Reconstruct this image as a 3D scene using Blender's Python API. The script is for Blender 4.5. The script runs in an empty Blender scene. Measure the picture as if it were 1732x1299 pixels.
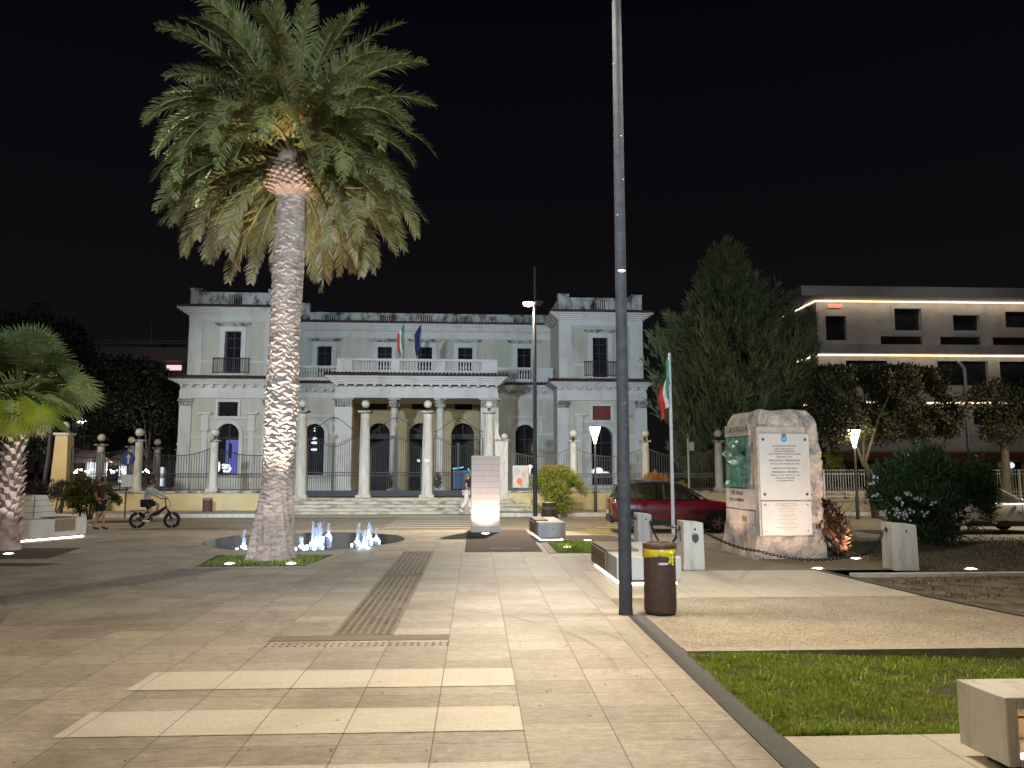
import bpy, bmesh, math, random
import numpy as np
from mathutils import Vector, Matrix, noise
from mathutils.geometry import tessellate_polygon
R = math.radians
SC = bpy.context.scene
COL = SC.collection
random.seed(7)
RNG = np.random.default_rng(7)

# ------------------------------------------------------------------ camera
EYE = 1.7
YAW, PITCH, FPX = R(2.67), R(6.16), 1301.0          # focal length in pixels of the 1732 px wide photograph
cam_d = bpy.data.cameras.new('camera')
cam = bpy.data.objects.new('camera', cam_d); COL.objects.link(cam)
cam.location = (0, 0, EYE)
cam.rotation_euler = (R(90) + PITCH, 0, -YAW)
cam_d.sensor_width = 36; cam_d.lens = 36 * FPX / 1732
cam_d.clip_start = 0.05; cam_d.clip_end = 600
SC.camera = cam

# ------------------------------------------------------------------ night sky
W = bpy.data.worlds.new('World'); SC.world = W; W.use_nodes = True
wn, wl = W.node_tree.nodes, W.node_tree.links
bg = wn['Background']
wtc = wn.new('ShaderNodeTexCoord'); wsep = wn.new('ShaderNodeSeparateXYZ'); wl.new(wtc.outputs['Generated'], wsep.inputs[0])
wrp = wn.new('ShaderNodeValToRGB'); wl.new(wsep.outputs['Z'], wrp.inputs[0])
e = wrp.color_ramp.elements
e[0].position = 0.0; e[0].color = (0.0064, 0.0056, 0.0058, 1)
e[1].position = 0.55; e[1].color = (0.0012, 0.0015, 0.0033, 1)
wl.new(wrp.outputs[0], bg.inputs[0]); bg.inputs[1].default_value = 1.0

SC.view_settings.view_transform = 'Standard'
SC.view_settings.look = 'None'
SC.view_settings.exposure = 0.0
SC.view_settings.gamma = 1.0
SC.cycles.use_denoising = True
SC.cycles.max_bounces = 5
SC.cycles.sample_clamp_indirect = 4.0
SC.cycles.caustics_reflective = False
SC.cycles.caustics_refractive = False

# ------------------------------------------------------------------ the ground's height, pixel rays
def gz(y):
    return 0.0 if y < 19.5 else (-0.4 if y > 24.5 else -0.4 * (y - 19.5) / 5.0)
_fw = Vector((math.sin(YAW) * math.cos(PITCH), math.cos(YAW) * math.cos(PITCH), math.sin(PITCH)))
_rt = Vector((math.cos(YAW), -math.sin(YAW), 0))
_up = Vector((-math.sin(YAW) * math.sin(PITCH), -math.cos(YAW) * math.sin(PITCH), math.cos(PITCH)))
def ray(px, py): return _fw + _rt * ((px - 866) / FPX) - _up * ((py - 649.5) / FPX)
def at(px, py, Y):                                   # the world point seen at a pixel at distance Y
    r = ray(px, py); return Vector((0, 0, EYE)) + r * (Y / r.y)
def onz(px, py, z=0.0):                              # the point of a level floor seen at a pixel
    r = ray(px, py); return Vector((0, 0, EYE)) + r * ((z - EYE) / r.z)

# ------------------------------------------------------------------ materials
def mat(name, c1, c2=None, scale=6.0, rough=0.75, bump=0.0, bscale=60.0, metal=0.0, spec=0.4, stretch=(1, 1, 1), detail=6.0, lo=0.35, hi=0.65, trans=0.0, coat=0.0):
    m = bpy.data.materials.new(name); m.use_nodes = True
    n, l = m.node_tree.nodes, m.node_tree.links
    b = n['Principled BSDF']
    b.inputs['Roughness'].default_value = rough; b.inputs['Metallic'].default_value = metal
    b.inputs['Specular IOR Level'].default_value = spec
    b.inputs['Base Color'].default_value = (*c1, 1)
    if trans: b.inputs['Transmission Weight'].default_value = trans
    if coat: b.inputs['Coat Weight'].default_value = coat; b.inputs['Coat Roughness'].default_value = 0.08
    tc = n.new('ShaderNodeTexCoord'); mp = n.new('ShaderNodeMapping'); mp.inputs['Scale'].default_value = stretch
    l.new(tc.outputs['Object'], mp.inputs[0])
    if c2:
        nz = n.new('ShaderNodeTexNoise'); nz.inputs['Scale'].default_value = scale; nz.inputs['Detail'].default_value = detail
        nz.inputs['Roughness'].default_value = 0.65
        l.new(mp.outputs[0], nz.inputs['Vector'])
        rp = n.new('ShaderNodeValToRGB'); l.new(nz.outputs[0], rp.inputs[0])
        rp.color_ramp.elements[0].position = lo; rp.color_ramp.elements[0].color = (*c2, 1)
        rp.color_ramp.elements[1].position = hi; rp.color_ramp.elements[1].color = (*c1, 1)
        l.new(rp.outputs[0], b.inputs['Base Color'])
    if bump:
        nb = n.new('ShaderNodeTexNoise'); nb.inputs['Scale'].default_value = bscale; nb.inputs['Detail'].default_value = 8
        l.new(mp.outputs[0], nb.inputs['Vector'])
        bp = n.new('ShaderNodeBump'); bp.inputs['Strength'].default_value = bump; bp.inputs['Distance'].default_value = 0.02
        l.new(nb.outputs[0], bp.inputs['Height']); l.new(bp.outputs[0], b.inputs['Normal'])
    return m
def emit(name, col, s):
    m = bpy.data.materials.new(name); m.use_nodes = True
    b = m.node_tree.nodes['Principled BSDF']
    b.inputs['Base Color'].default_value = (*[min(1, c) for c in col], 1)
    b.inputs['Emission Color'].default_value = (*col, 1); b.inputs['Emission Strength'].default_value = s
    b.inputs['Roughness'].default_value = 0.5
    return m
def leafmat(name, c1, c2, c3=None, scale=2.5, rough=0.5, transl=0.25):
    m = mat(name, c1, c2, scale=scale, rough=rough, spec=0.35, detail=3)
    n, l = m.node_tree.nodes, m.node_tree.links
    b = n['Principled BSDF']
    tr = n.new('ShaderNodeBsdfTranslucent'); mx = n.new('ShaderNodeMixShader'); mx.inputs[0].default_value = transl
    src = b.inputs['Base Color'].links[0].from_socket
    if c3:                                           # single leaves of another tint
        nz = n.new('ShaderNodeTexNoise'); nz.inputs['Scale'].default_value = 14; nz.inputs['Detail'].default_value = 2
        tc = next(x for x in n if x.type == 'TEX_COORD'); l.new(tc.outputs['Object'], nz.inputs['Vector'])
        rp = n.new('ShaderNodeValToRGB'); l.new(nz.outputs[0], rp.inputs[0])
        rp.color_ramp.elements[0].position = 0.52; rp.color_ramp.elements[1].position = 0.62
        mc = n.new('ShaderNodeMix'); mc.data_type = 'RGBA'
        l.new(rp.outputs[0], mc.inputs['Factor']); l.new(src, mc.inputs[6]); mc.inputs[7].default_value = (*c3, 1)
        src = mc.outputs[2]; l.new(src, b.inputs['Base Color'])
    l.new(src, tr.inputs[0]); l.new(b.outputs[0], mx.inputs[1]); l.new(tr.outputs[0], mx.inputs[2])
    l.new(mx.outputs[0], n['Material Output'].inputs[0])
    return m

def slab_mat(name, su, sv, offu, offv, c_a, c_b, stain, joint=0.0045, jcol=(0.05, 0.045, 0.04), rough=0.55, cross=0.6):
    """stone slabs in a grid: su wide along x, sv long along y, each slab its own tone, travertine grain, worn stains"""
    m = bpy.data.materials.new(name); m.use_nodes = True
    n, l = m.node_tree.nodes, m.node_tree.links
    b = n['Principled BSDF']; b.inputs['Specular IOR Level'].default_value = 0.35
    tc = n.new('ShaderNodeTexCoord'); sep = n.new('ShaderNodeSeparateXYZ'); l.new(tc.outputs['Object'], sep.inputs[0])
    def ma(op, a, bb=None, c=None):
        x = n.new('ShaderNodeMath'); x.operation = op
        for i, v in enumerate((a, bb, c)):
            if v is None: continue
            if isinstance(v, (int, float)): x.inputs[i].default_value = v
            else: l.new(v, x.inputs[i])
        return x.outputs[0]
    u = ma('DIVIDE', ma('SUBTRACT', sep.outputs['X'], offu), su)
    v = ma('DIVIDE', ma('SUBTRACT', sep.outputs['Y'], offv), sv)
    fu, fv = ma('FRACT', u), ma('FRACT', v)
    du = ma('MULTIPLY', ma('MINIMUM', fu, ma('SUBTRACT', 1.0, fu)), su)
    dv = ma('MULTIPLY', ma('MINIMUM', fv, ma('SUBTRACT', 1.0, fv)), sv)
    ju = ma('LESS_THAN', du, joint); jv = ma('MULTIPLY', ma('LESS_THAN', dv, joint * 0.7), cross)
    cmb = n.new('ShaderNodeCombineXYZ'); l.new(ma('FLOOR', u), cmb.inputs[0]); l.new(ma('FLOOR', v), cmb.inputs[1])
    wn_ = n.new('ShaderNodeTexWhiteNoise'); wn_.noise_dimensions = '3D'; l.new(cmb.outputs[0], wn_.inputs[0])
    # some joints are filled and hardly seen
    jn = n.new('ShaderNodeTexNoise'); jn.inputs['Scale'].default_value = 0.8; l.new(tc.outputs['Object'], jn.inputs['Vector'])
    jr = n.new('ShaderNodeMapRange'); jr.inputs['From Min'].default_value = 0.33; jr.inputs['From Max'].default_value = 0.52; l.new(jn.outputs[0], jr.inputs['Value'])
    jm = ma('MAXIMUM', ma('MULTIPLY', ju, 0.7), ma('MULTIPLY', jv, jr.outputs[0]))
    # grain
    mp = n.new('ShaderNodeMapping'); mp.inputs['Scale'].default_value = (1.0, 2.4, 1.0); l.new(tc.outputs['Object'], mp.inputs[0])
    g = n.new('ShaderNodeTexNoise'); g.inputs['Scale'].default_value = 8.0; g.inputs['Detail'].default_value = 9; g.inputs['Roughness'].default_value = 0.72; l.new(mp.outputs[0], g.inputs['Vector'])
    mix1 = n.new('ShaderNodeMix'); mix1.data_type = 'RGBA'
    fac = ma('ADD', ma('ADD', 0.05, ma('MULTIPLY', wn_.outputs[0], 0.5)), ma('MULTIPLY', ma('SUBTRACT', g.outputs[0], 0.45), 2.9))
    fc = n.new('ShaderNodeClamp'); l.new(fac, fc.inputs[0]); l.new(fc.outputs[0], mix1.inputs['Factor'])
    mix1.inputs[6].default_value = (*c_a, 1); mix1.inputs[7].default_value = (*c_b, 1)
    # wear and dirt
    s = n.new('ShaderNodeTexNoise'); s.inputs['Scale'].default_value = 0.7; s.inputs['Detail'].default_value = 10; s.inputs['Roughness'].default_value = 0.72; s.inputs['Distortion'].default_value = 0.6
    l.new(tc.outputs['Object'], s.inputs['Vector'])
    sr = n.new('ShaderNodeMapRange'); sr.inputs['From Min'].default_value = 0.5; sr.inputs['From Max'].default_value = 0.72; sr.inputs['To Max'].default_value = 0.85; l.new(s.outputs[0], sr.inputs['Value'])
    mix2 = n.new('ShaderNodeMix'); mix2.data_type = 'RGBA'; l.new(sr.outputs[0], mix2.inputs['Factor']); l.new(mix1.outputs[2], mix2.inputs[6]); mix2.inputs[7].default_value = (*stain, 1)
    # small pits and specks
    p = n.new('ShaderNodeTexNoise'); p.inputs['Scale'].default_value = 30; p.inputs['Detail'].default_value = 7; p.inputs['Roughness'].default_value = 0.75; l.new(mp.outputs[0], p.inputs['Vector'])
    pr = n.new('ShaderNodeMapRange'); pr.inputs['From Min'].default_value = 0.545; pr.inputs['From Max'].default_value = 0.66; pr.inputs['To Max'].default_value = 0.8; l.new(p.outputs[0], pr.inputs['Value'])
    mix3 = n.new('ShaderNodeMix'); mix3.data_type = 'RGBA'; l.new(pr.outputs[0], mix3.inputs['Factor']); l.new(mix2.outputs[2], mix3.inputs[6]); mix3.inputs[7].default_value = (*[c * 0.5 for c in stain], 1)
    gv = n.new('ShaderNodeTexVoronoi'); gv.inputs['Scale'].default_value = 1.7; gv.inputs['Randomness'].default_value = 1.0
    gd = n.new('ShaderNodeTexNoise'); gd.inputs['Scale'].default_value = 9; l.new(tc.outputs['Object'], gd.inputs['Vector'])
    l.new(tc.outputs['Object'], gv.inputs['Vector'])
    gum = ma('MULTIPLY', ma('LESS_THAN', ma('ADD', gv.outputs['Distance'], ma('MULTIPLY', gd.outputs[0], 0.06)), 0.062), 0.6)
    mixg = n.new('ShaderNodeMix'); mixg.data_type = 'RGBA'; l.new(gum, mixg.inputs['Factor']); l.new(mix3.outputs[2], mixg.inputs[6]); mixg.inputs[7].default_value = (*[c * 0.45 for c in stain], 1)
    mix3 = mixg
    mix4 = n.new('ShaderNodeMix'); mix4.data_type = 'RGBA'; l.new(jm, mix4.inputs['Factor']); l.new(mix3.outputs[2], mix4.inputs[6]); mix4.inputs[7].default_value = (*jcol, 1)
    l.new(mix4.outputs[2], b.inputs['Base Color'])
    rr = n.new('ShaderNodeMapRange'); rr.inputs['To Min'].default_value = rough - 0.12; rr.inputs['To Max'].default_value = rough + 0.2; l.new(g.outputs[0], rr.inputs['Value']); l.new(rr.outputs[0], b.inputs['Roughness'])
    h = ma('SUBTRACT', ma('MULTIPLY', g.outputs[0], 0.25), ma('ADD', jm, ma('MULTIPLY', pr.outputs[0], 0.4)))
    bp = n.new('ShaderNodeBump'); bp.inputs['Strength'].default_value = 0.35; bp.inputs['Distance'].default_value = 0.006
    l.new(h, bp.inputs['Height']); l.new(bp.outputs[0], b.inputs['Normal'])
    return m

M = {}
M['paving'] = slab_mat('travertine_paving', 0.58, 0.345, -0.26, 0.15, (0.255, 0.215, 0.165), (0.45, 0.395, 0.315), (0.15, 0.12, 0.085), cross=0.8)
M['pale_paving'] = slab_mat('pale_stone_paving', 0.9, 0.55, 1.95, 0.2, (0.42, 0.38, 0.30), (0.50, 0.46, 0.37), (0.33, 0.28, 0.2), cross=0.35)
M['stripe'] = slab_mat('pale_stripe_stone', 0.58, 0.345, -0.26, 0.15, (0.52, 0.47, 0.385), (0.60, 0.55, 0.455), (0.40, 0.35, 0.27), cross=0.25)
M['asphalt'] = mat('worn_road', (0.27, 0.235, 0.18), (0.19, 0.165, 0.125), scale=1.2, rough=0.8, bump=0.3, bscale=150)
M['soil'] = mat('soil', (0.10, 0.075, 0.05), (0.05, 0.04, 0.028), scale=8, rough=0.95, bump=0.8, bscale=30)
M['rubber'] = mat('brown_rubber', (0.085, 0.052, 0.036), (0.055, 0.034, 0.024), scale=60, rough=0.85, bump=0.4, bscale=220)
M['granite'] = mat('dark_granite', (0.085, 0.08, 0.075), (0.05, 0.047, 0.045), scale=30, rough=0.6, bump=0.15, bscale=120)
M['kerb'] = mat('kerb_stone', (0.36, 0.32, 0.25), (0.25, 0.22, 0.17), scale=9, rough=0.75, bump=0.2)
M['concrete'] = mat('pale_concrete', (0.50, 0.49, 0.46), (0.38, 0.36, 0.32), scale=3.5, rough=0.7, bump=0.12, bscale=90, stretch=(1, 1, 0.35), lo=0.3, hi=0.55)
M['concrete_old'] = mat('stained_concrete', (0.56, 0.53, 0.47), (0.35, 0.32, 0.27), scale=4.5, rough=0.75, bump=0.25, bscale=70, stretch=(1.6, 1.6, 0.3), lo=0.3, hi=0.52)
M['wood'] = mat('weathered_slat', (0.26, 0.18, 0.11), (0.17, 0.115, 0.07), scale=12, rough=0.65, bump=0.2, stretch=(1, 8, 8))
M['led'] = emit('led_warm', (1.0, 0.86, 0.80), 9.0)
M['led_strip'] = emit('led_facade', (1.0, 0.76, 0.46), 3.6)
M['spot_glass'] = emit('uplight_glass', (1.0, 0.88, 0.82), 22.0)
M['steel_dark'] = mat('dark_paint', (0.035, 0.037, 0.042), (0.022, 0.023, 0.026), scale=12, rough=0.45, bump=0.05, spec=0.5)
M['pole_grey'] = mat('grey_paint', (0.075, 0.075, 0.078), (0.045, 0.045, 0.048), scale=10, rough=0.62, bump=0.08, spec=0.25)
M['iron'] = mat('wrought_iron', (0.035, 0.035, 0.038), (0.02, 0.02, 0.022), scale=14, rough=0.5)
M['iron_lit'] = mat('lit_toned_iron', (0.16, 0.15, 0.13), (0.10, 0.095, 0.085), scale=14, rough=0.5)  # the same iron, with lamplight on the eastern railings painted in
M['corten'] = mat('brown_metal', (0.105, 0.055, 0.038), (0.06, 0.034, 0.025), scale=16, rough=0.6, bump=0.1, bscale=180)
M['rubber_black'] = mat('black_rubber', (0.012, 0.012, 0.012), (0.02, 0.02, 0.02), scale=20, rough=0.8)
M['bag'] = mat('yellow_plastic', (0.72, 0.56, 0.02), (0.5, 0.36, 0.01), scale=18, rough=0.32, bump=0.5, bscale=25, spec=0.5)
M['white_label'] = mat('white_sticker', (0.75, 0.75, 0.72), (0.6, 0.6, 0.58), scale=30, rough=0.5)
M['wall'] = mat('cream_render', (0.58, 0.565, 0.47), (0.43, 0.42, 0.345), scale=1.3, rough=0.85, bump=0.12, bscale=25, stretch=(1, 1, 0.22), detail=12, lo=0.3, hi=0.58)
M['wall_in'] = mat('ochre_render', (0.52, 0.43, 0.24), (0.43, 0.35, 0.19), scale=1.2, rough=0.85, bump=0.1, bscale=25)
M['trim'] = mat('white_stucco', (0.66, 0.65, 0.61), (0.50, 0.49, 0.45), scale=1.4, rough=0.8, bump=0.12, bscale=30, stretch=(1, 1, 0.4), detail=10, lo=0.28, hi=0.5)
M['mould'] = mat('mouldy_stucco', (0.52, 0.51, 0.46), (0.06, 0.058, 0.05), scale=2.2, rough=0.9, bump=0.15, stretch=(1, 1, 0.5), detail=12, lo=0.38, hi=0.56)
M['steps'] = mat('stained_step', (0.50, 0.46, 0.36), (0.16, 0.135, 0.09), scale=3.0, rough=0.8, bump=0.2, detail=12, lo=0.36, hi=0.52, stretch=(0.5, 1, 2))
M['yellow_wall'] = mat('yellow_render', (0.60, 0.49, 0.27), (0.52, 0.41, 0.215), scale=1.4, rough=0.85, bump=0.1, bscale=30, detail=10)
M['tile'] = mat('terracotta', (0.10, 0.055, 0.038), (0.055, 0.033, 0.025), scale=4, rough=0.85, bump=0.2)
M['glass_dark'] = mat('dark_glass', (0.012, 0.013, 0.016), (0.02, 0.021, 0.025), scale=1.0, rough=0.08, spec=0.6)
M['void'] = mat('dark_interior', (0.03, 0.026, 0.022), (0.018, 0.016, 0.014), scale=2, rough=0.9)
M['frame_dark'] = mat('dark_joinery', (0.05, 0.043, 0.036), (0.03, 0.026, 0.022), scale=12, rough=0.6)
M['globe'] = mat('opal_globe', (0.62, 0.58, 0.48), (0.55, 0.51, 0.42), scale=5, rough=0.35, spec=0.5)
M['black'] = mat('matt_black', (0.012, 0.012, 0.013), (0.018, 0.018, 0.02), scale=10, rough=0.6)
M['lamp_on'] = emit('lamp_diffuser', (1.0, 0.88, 0.66), 9.0)
M['lamp_head'] = emit('led_lantern', (1.0, 0.86, 0.62), 60.0)
M['lamp_cool'] = emit('led_lantern_cool', (0.85, 0.93, 1.0), 25.0)
M['grass'] = leafmat('grass_blade', (0.30, 0.42, 0.05), (0.18, 0.28, 0.03), (0.40, 0.38, 0.10), scale=3.5, rough=0.6)
M['grass_dry'] = leafmat('dry_grass', (0.13, 0.115, 0.05), (0.07, 0.07, 0.03), scale=4)
M['palm_leaf'] = leafmat('palm_leaflet', (0.28, 0.295, 0.11), (0.17, 0.19, 0.07), (0.40, 0.37, 0.13), scale=1.2, rough=0.4, transl=0.2)
M['palm_dry'] = leafmat('dry_leaflet', (0.50, 0.42, 0.32), (0.36, 0.30, 0.23), scale=2, rough=0.7)
M['palm_rib'] = mat('frond_rib', (0.24, 0.24, 0.07), (0.18, 0.18, 0.05), scale=3, rough=0.5)
M['palm_trunk'] = mat('palm_bark', (0.46, 0.40, 0.345), (0.21, 0.175, 0.15), scale=7, rough=0.9, bump=0.6, bscale=45, stretch=(1, 1, 2.5), lo=0.34, hi=0.6)
M['boot'] = mat('leaf_base', (0.40, 0.31, 0.24), (0.23, 0.16, 0.11), scale=6, rough=0.85, bump=0.4)
M['fruit'] = mat('orange_dates', (0.62, 0.19, 0.025), (0.42, 0.11, 0.015), scale=20, rough=0.5)
M['fan_leaf'] = leafmat('fan_leaf', (0.23, 0.29, 0.12), (0.13, 0.18, 0.07), (0.34, 0.36, 0.08), scale=2, rough=0.42, transl=0.45)
M['fan_yellow'] = leafmat('fan_leaf_yellow', (0.42, 0.42, 0.03), (0.27, 0.33, 0.02), scale=2, rough=0.45, transl=0.4)
M['pine'] = leafmat('pine_needles', (0.19, 0.215, 0.09), (0.085, 0.10, 0.042), (0.22, 0.24, 0.10), scale=0.8, transl=0.1)
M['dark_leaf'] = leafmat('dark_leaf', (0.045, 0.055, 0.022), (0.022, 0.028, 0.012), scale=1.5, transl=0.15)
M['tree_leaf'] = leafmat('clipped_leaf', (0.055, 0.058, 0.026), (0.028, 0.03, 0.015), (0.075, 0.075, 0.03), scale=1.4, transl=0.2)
M['oleander'] = leafmat('oleander_leaf', (0.065, 0.12, 0.04), (0.035, 0.07, 0.022), (0.09, 0.16, 0.05), scale=2, rough=0.42)
M['photinia'] = leafmat('photinia_leaf', (0.27, 0.29, 0.045), (0.14, 0.19, 0.028), (0.42, 0.38, 0.06), scale=2, rough=0.4)
M['photinia_red'] = leafmat('photinia_shoot', (0.55, 0.13, 0.045), (0.42, 0.20, 0.05), scale=4, rough=0.4)
M['bush_leaf'] = leafmat('bush_leaf', (0.085, 0.10, 0.025), (0.035, 0.045, 0.014), (0.15, 0.16, 0.04), scale=2.5)
M['lavender'] = leafmat('grey_leaf', (0.06, 0.055, 0.06), (0.03, 0.03, 0.03), scale=4)
M['petal'] = mat('white_petal', (0.82, 0.78, 0.76), (0.7, 0.66, 0.66), scale=20, rough=0.6)
M['bark'] = mat('bark', (0.13, 0.10, 0.075), (0.06, 0.048, 0.036), scale=6, rough=0.9, bump=0.6, bscale=25, stretch=(2, 2, 0.4))
M['wreath'] = mat('bronzed_wreath', (0.17, 0.075, 0.022), (0.04, 0.022, 0.012), scale=25, rough=0.38, spec=0.6, lo=0.4, hi=0.7)
M['rock'] = mat('rough_limestone', (0.58, 0.46, 0.35), (0.24, 0.21, 0.185), scale=3.6, rough=0.95, bump=1.0, bscale=11, detail=15, lo=0.36, hi=0.56)
M['rock_cut'] = mat('sawn_limestone', (0.54, 0.46, 0.38), (0.36, 0.33, 0.29), scale=5, rough=0.8, bump=0.1)
M['marble'] = mat('white_marble', (0.64, 0.59, 0.52), (0.57, 0.52, 0.46), scale=2.5, rough=0.4)
M['verdigris'] = mat('green_bronze', (0.13, 0.30, 0.21), (0.05, 0.12, 0.09), scale=4.5, rough=0.4, metal=0.25, bump=0.5, bscale=9, lo=0.35, hi=0.62)
M['letter'] = mat('grey_letter', (0.09, 0.078, 0.07), rough=0.7)
M['letter_dark'] = mat('dark_letter', (0.06, 0.055, 0.06), rough=0.5)
M['stud'] = mat('bronze_stud', (0.12, 0.095, 0.07), rough=0.45, metal=0.4)
M['brass'] = mat('brass_stud', (0.55, 0.38, 0.16), rough=0.3, metal=0.8)
M['crest'] = mat('blue_crest', (0.10, 0.33, 0.62), (0.07, 0.24, 0.5), scale=30, rough=0.5)
M['water_foam'] = leafmat('white_water', (0.86, 0.91, 0.97), (0.75, 0.84, 0.97), transl=.5) or mat('white_water', (0.80, 0.87, 0.95), (0.6, 0.75, 0.95), scale=18, rough=0.25, bump=0.6, bscale=30)
M['led_blue'] = emit('pool_led', (0.62, 0.76, 1.0), 30.0)
M['wet'] = mat('wet_stone', (0.04, 0.039, 0.038), (0.024, 0.023, 0.023), scale=5, rough=0.14, bump=0.2, bscale=14, spec=0.04)
M['pink_tile'] = mat('pale_pink_tile', (0.70, 0.59, 0.54), (0.63, 0.53, 0.48), scale=1.5, rough=0.5)
M['car_red'] = mat('red_car_paint', (0.13, 0.004, 0.009), (0.115, 0.003, 0.008), scale=2, rough=0.28, spec=0.5, coat=1.0)
M['car_white'] = mat('white_car_paint', (0.62, 0.61, 0.57), (0.58, 0.57, 0.53), scale=2, rough=0.28, spec=0.5, coat=1.0)
M['car_black'] = mat('black_car_trim', (0.018, 0.017, 0.017), (0.024, 0.023, 0.023), scale=30, rough=0.5)
M['car_glass'] = mat('tinted_glass', (0.012, 0.013, 0.014), rough=0.04, spec=0.8, coat=0.5)
def see_through(m, f):
    n, l = m.node_tree.nodes, m.node_tree.links
    tr = n.new('ShaderNodeBsdfTransparent'); tr.inputs[0].default_value = (.75, .8, .75, 1); mx = n.new('ShaderNodeMixShader'); mx.inputs[0].default_value = f
    l.new(n['Principled BSDF'].outputs[0], mx.inputs[1]); l.new(tr.outputs[0], mx.inputs[2]); l.new(mx.outputs[0], n['Material Output'].inputs[0])
see_through(M['car_glass'], 0.5)
M['alloy'] = mat('alloy_rim', (0.35, 0.35, 0.36), rough=0.3, metal=0.9)
M['tail'] = mat('red_lens', (0.22, 0.008, 0.01), rough=0.12, spec=0.8, coat=1.0)
M['headlamp'] = mat('clear_lens', (0.55, 0.56, 0.58), (0.3, 0.3, 0.32), scale=40, rough=0.1, spec=0.8)
M['skin'] = mat('skin', (0.42, 0.25, 0.17), (0.38, 0.22, 0.15), scale=10, rough=0.55)
M['hair_red'] = mat('reddish_hair', (0.10, 0.022, 0.02), (0.05, 0.014, 0.013), scale=30, rough=0.5)
M['hair_fair'] = mat('fair_hair', (0.22, 0.12, 0.05), (0.14, 0.075, 0.035), scale=30, rough=0.5)
M['hair_dark'] = mat('dark_hair', (0.035, 0.022, 0.016), (0.02, 0.014, 0.01), scale=30, rough=0.5)
M['cloth_white'] = mat('white_cloth', (0.68, 0.65, 0.58), (0.58, 0.55, 0.49), scale=8, rough=0.85, bump=0.3, bscale=12)
M['cloth_grey'] = mat('grey_shirt', (0.40, 0.40, 0.39), (0.33, 0.33, 0.33), scale=8, rough=0.85, bump=0.3, bscale=12)
M['cloth_black'] = mat('black_cloth', (0.014, 0.013, 0.014), (0.022, 0.02, 0.02), scale=8, rough=0.9, bump=0.3, bscale=12)
M['cloth_brown'] = mat('dark_brown_shirt', (0.06, 0.04, 0.03), (0.04, 0.026, 0.02), scale=8, rough=0.9, bump=0.3, bscale=12)
M['flag_green'] = mat('flag_green', (0.03, 0.36, 0.15), (0.02, 0.3, 0.12), scale=6, rough=0.75)
M['flag_white'] = mat('flag_white', (0.82, 0.82, 0.78), (0.62, 0.62, 0.58), scale=6, rough=0.75)
M['flag_red'] = mat('flag_red', (0.62, 0.05, 0.03), (0.5, 0.04, 0.025), scale=6, rough=0.75)
M['flag_blue'] = mat('flag_blue', (0.02, 0.03, 0.14), (0.015, 0.022, 0.10), scale=6, rough=0.75)
M['white_paint'] = mat('white_enamel', (0.70, 0.70, 0.68), (0.6, 0.6, 0.58), scale=8, rough=0.4)
M['sign_blue'] = mat('blue_sign', (0.015, 0.035, 0.22), rough=0.4)
M['yellow_line'] = mat('yellow_paint', (0.55, 0.40, 0.05), (0.34, 0.26, 0.06), scale=10, rough=0.7)
M['white_line'] = mat('white_line', (0.52, 0.48, 0.40), (0.36, 0.33, 0.27), scale=7, rough=0.7)
M['hotel'] = mat('hotel_stone', (0.46, 0.43, 0.395), (0.34, 0.32, 0.29), scale=1.1, rough=0.6, detail=12, lo=0.36, hi=0.56)
M['hotel_band'] = mat('hotel_fascia', (0.40, 0.41, 0.41), (0.35, 0.36, 0.36), scale=2, rough=0.6)
M['hotel_red'] = mat('red_brown_band', (0.22, 0.065, 0.035), (0.17, 0.05, 0.028), scale=3, rough=0.6)
M['neon_red'] = emit('red_sign', (1.0, 0.25, 0.18), 0.55)
M['apart'] = mat('grey_block', (0.22, 0.205, 0.19), (0.17, 0.16, 0.15), scale=1, rough=0.85)
M['apart_pink'] = mat('pink_block', (0.42, 0.26, 0.21), (0.35, 0.215, 0.17), scale=1, rough=0.85)
M['lit_window'] = emit('lit_window', (1.0, 0.62, 0.66), 1.1)
M['stall_light'] = emit('lit_canvas', (0.86, 0.93, 1.0), 1.5)
M['stall_blue'] = emit('lit_screen_blue', (0.35, 0.68, 1.0), 1.0)
M['fairy'] = emit('fairy_bulb', (1.0, 0.84, 0.70), 14.0)
M['blue_room'] = emit('blue_room_glow', (0.08, 0.09, 0.42), 0.28)
M['white_glow'] = emit('lamp_and_reflection_glow', (0.95, 0.96, 1.0), 0.9)  # serves lamps and the painted reflections in the villa panes
M['cyan_glow'] = emit('cyan_neon', (0.2, 0.72, 1.0), 1.3)
M['green_glow'] = emit('green_neon', (0.15, 0.9, 0.62), 0.9)
M['blue_door_glow'] = emit('blue_doorway_glow', (0.10, 0.2, 0.55), 0.10)  # blue light of the doorways, painted as glowing sheets
M['banner'] = mat('banner_cloth', (0.62, 0.57, 0.49), (0.56, 0.52, 0.45), scale=4, rough=0.8)
M['banner_grey'] = mat('banner_grey', (0.47, 0.45, 0.42), rough=0.8)
M['coral'] = mat('coral_print', (0.72, 0.17, 0.10), rough=0.8)
M['red_panel'] = mat('dark_red_panel', (0.20, 0.02, 0.015), (0.16, 0.016, 0.012), scale=2, rough=0.5)

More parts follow.
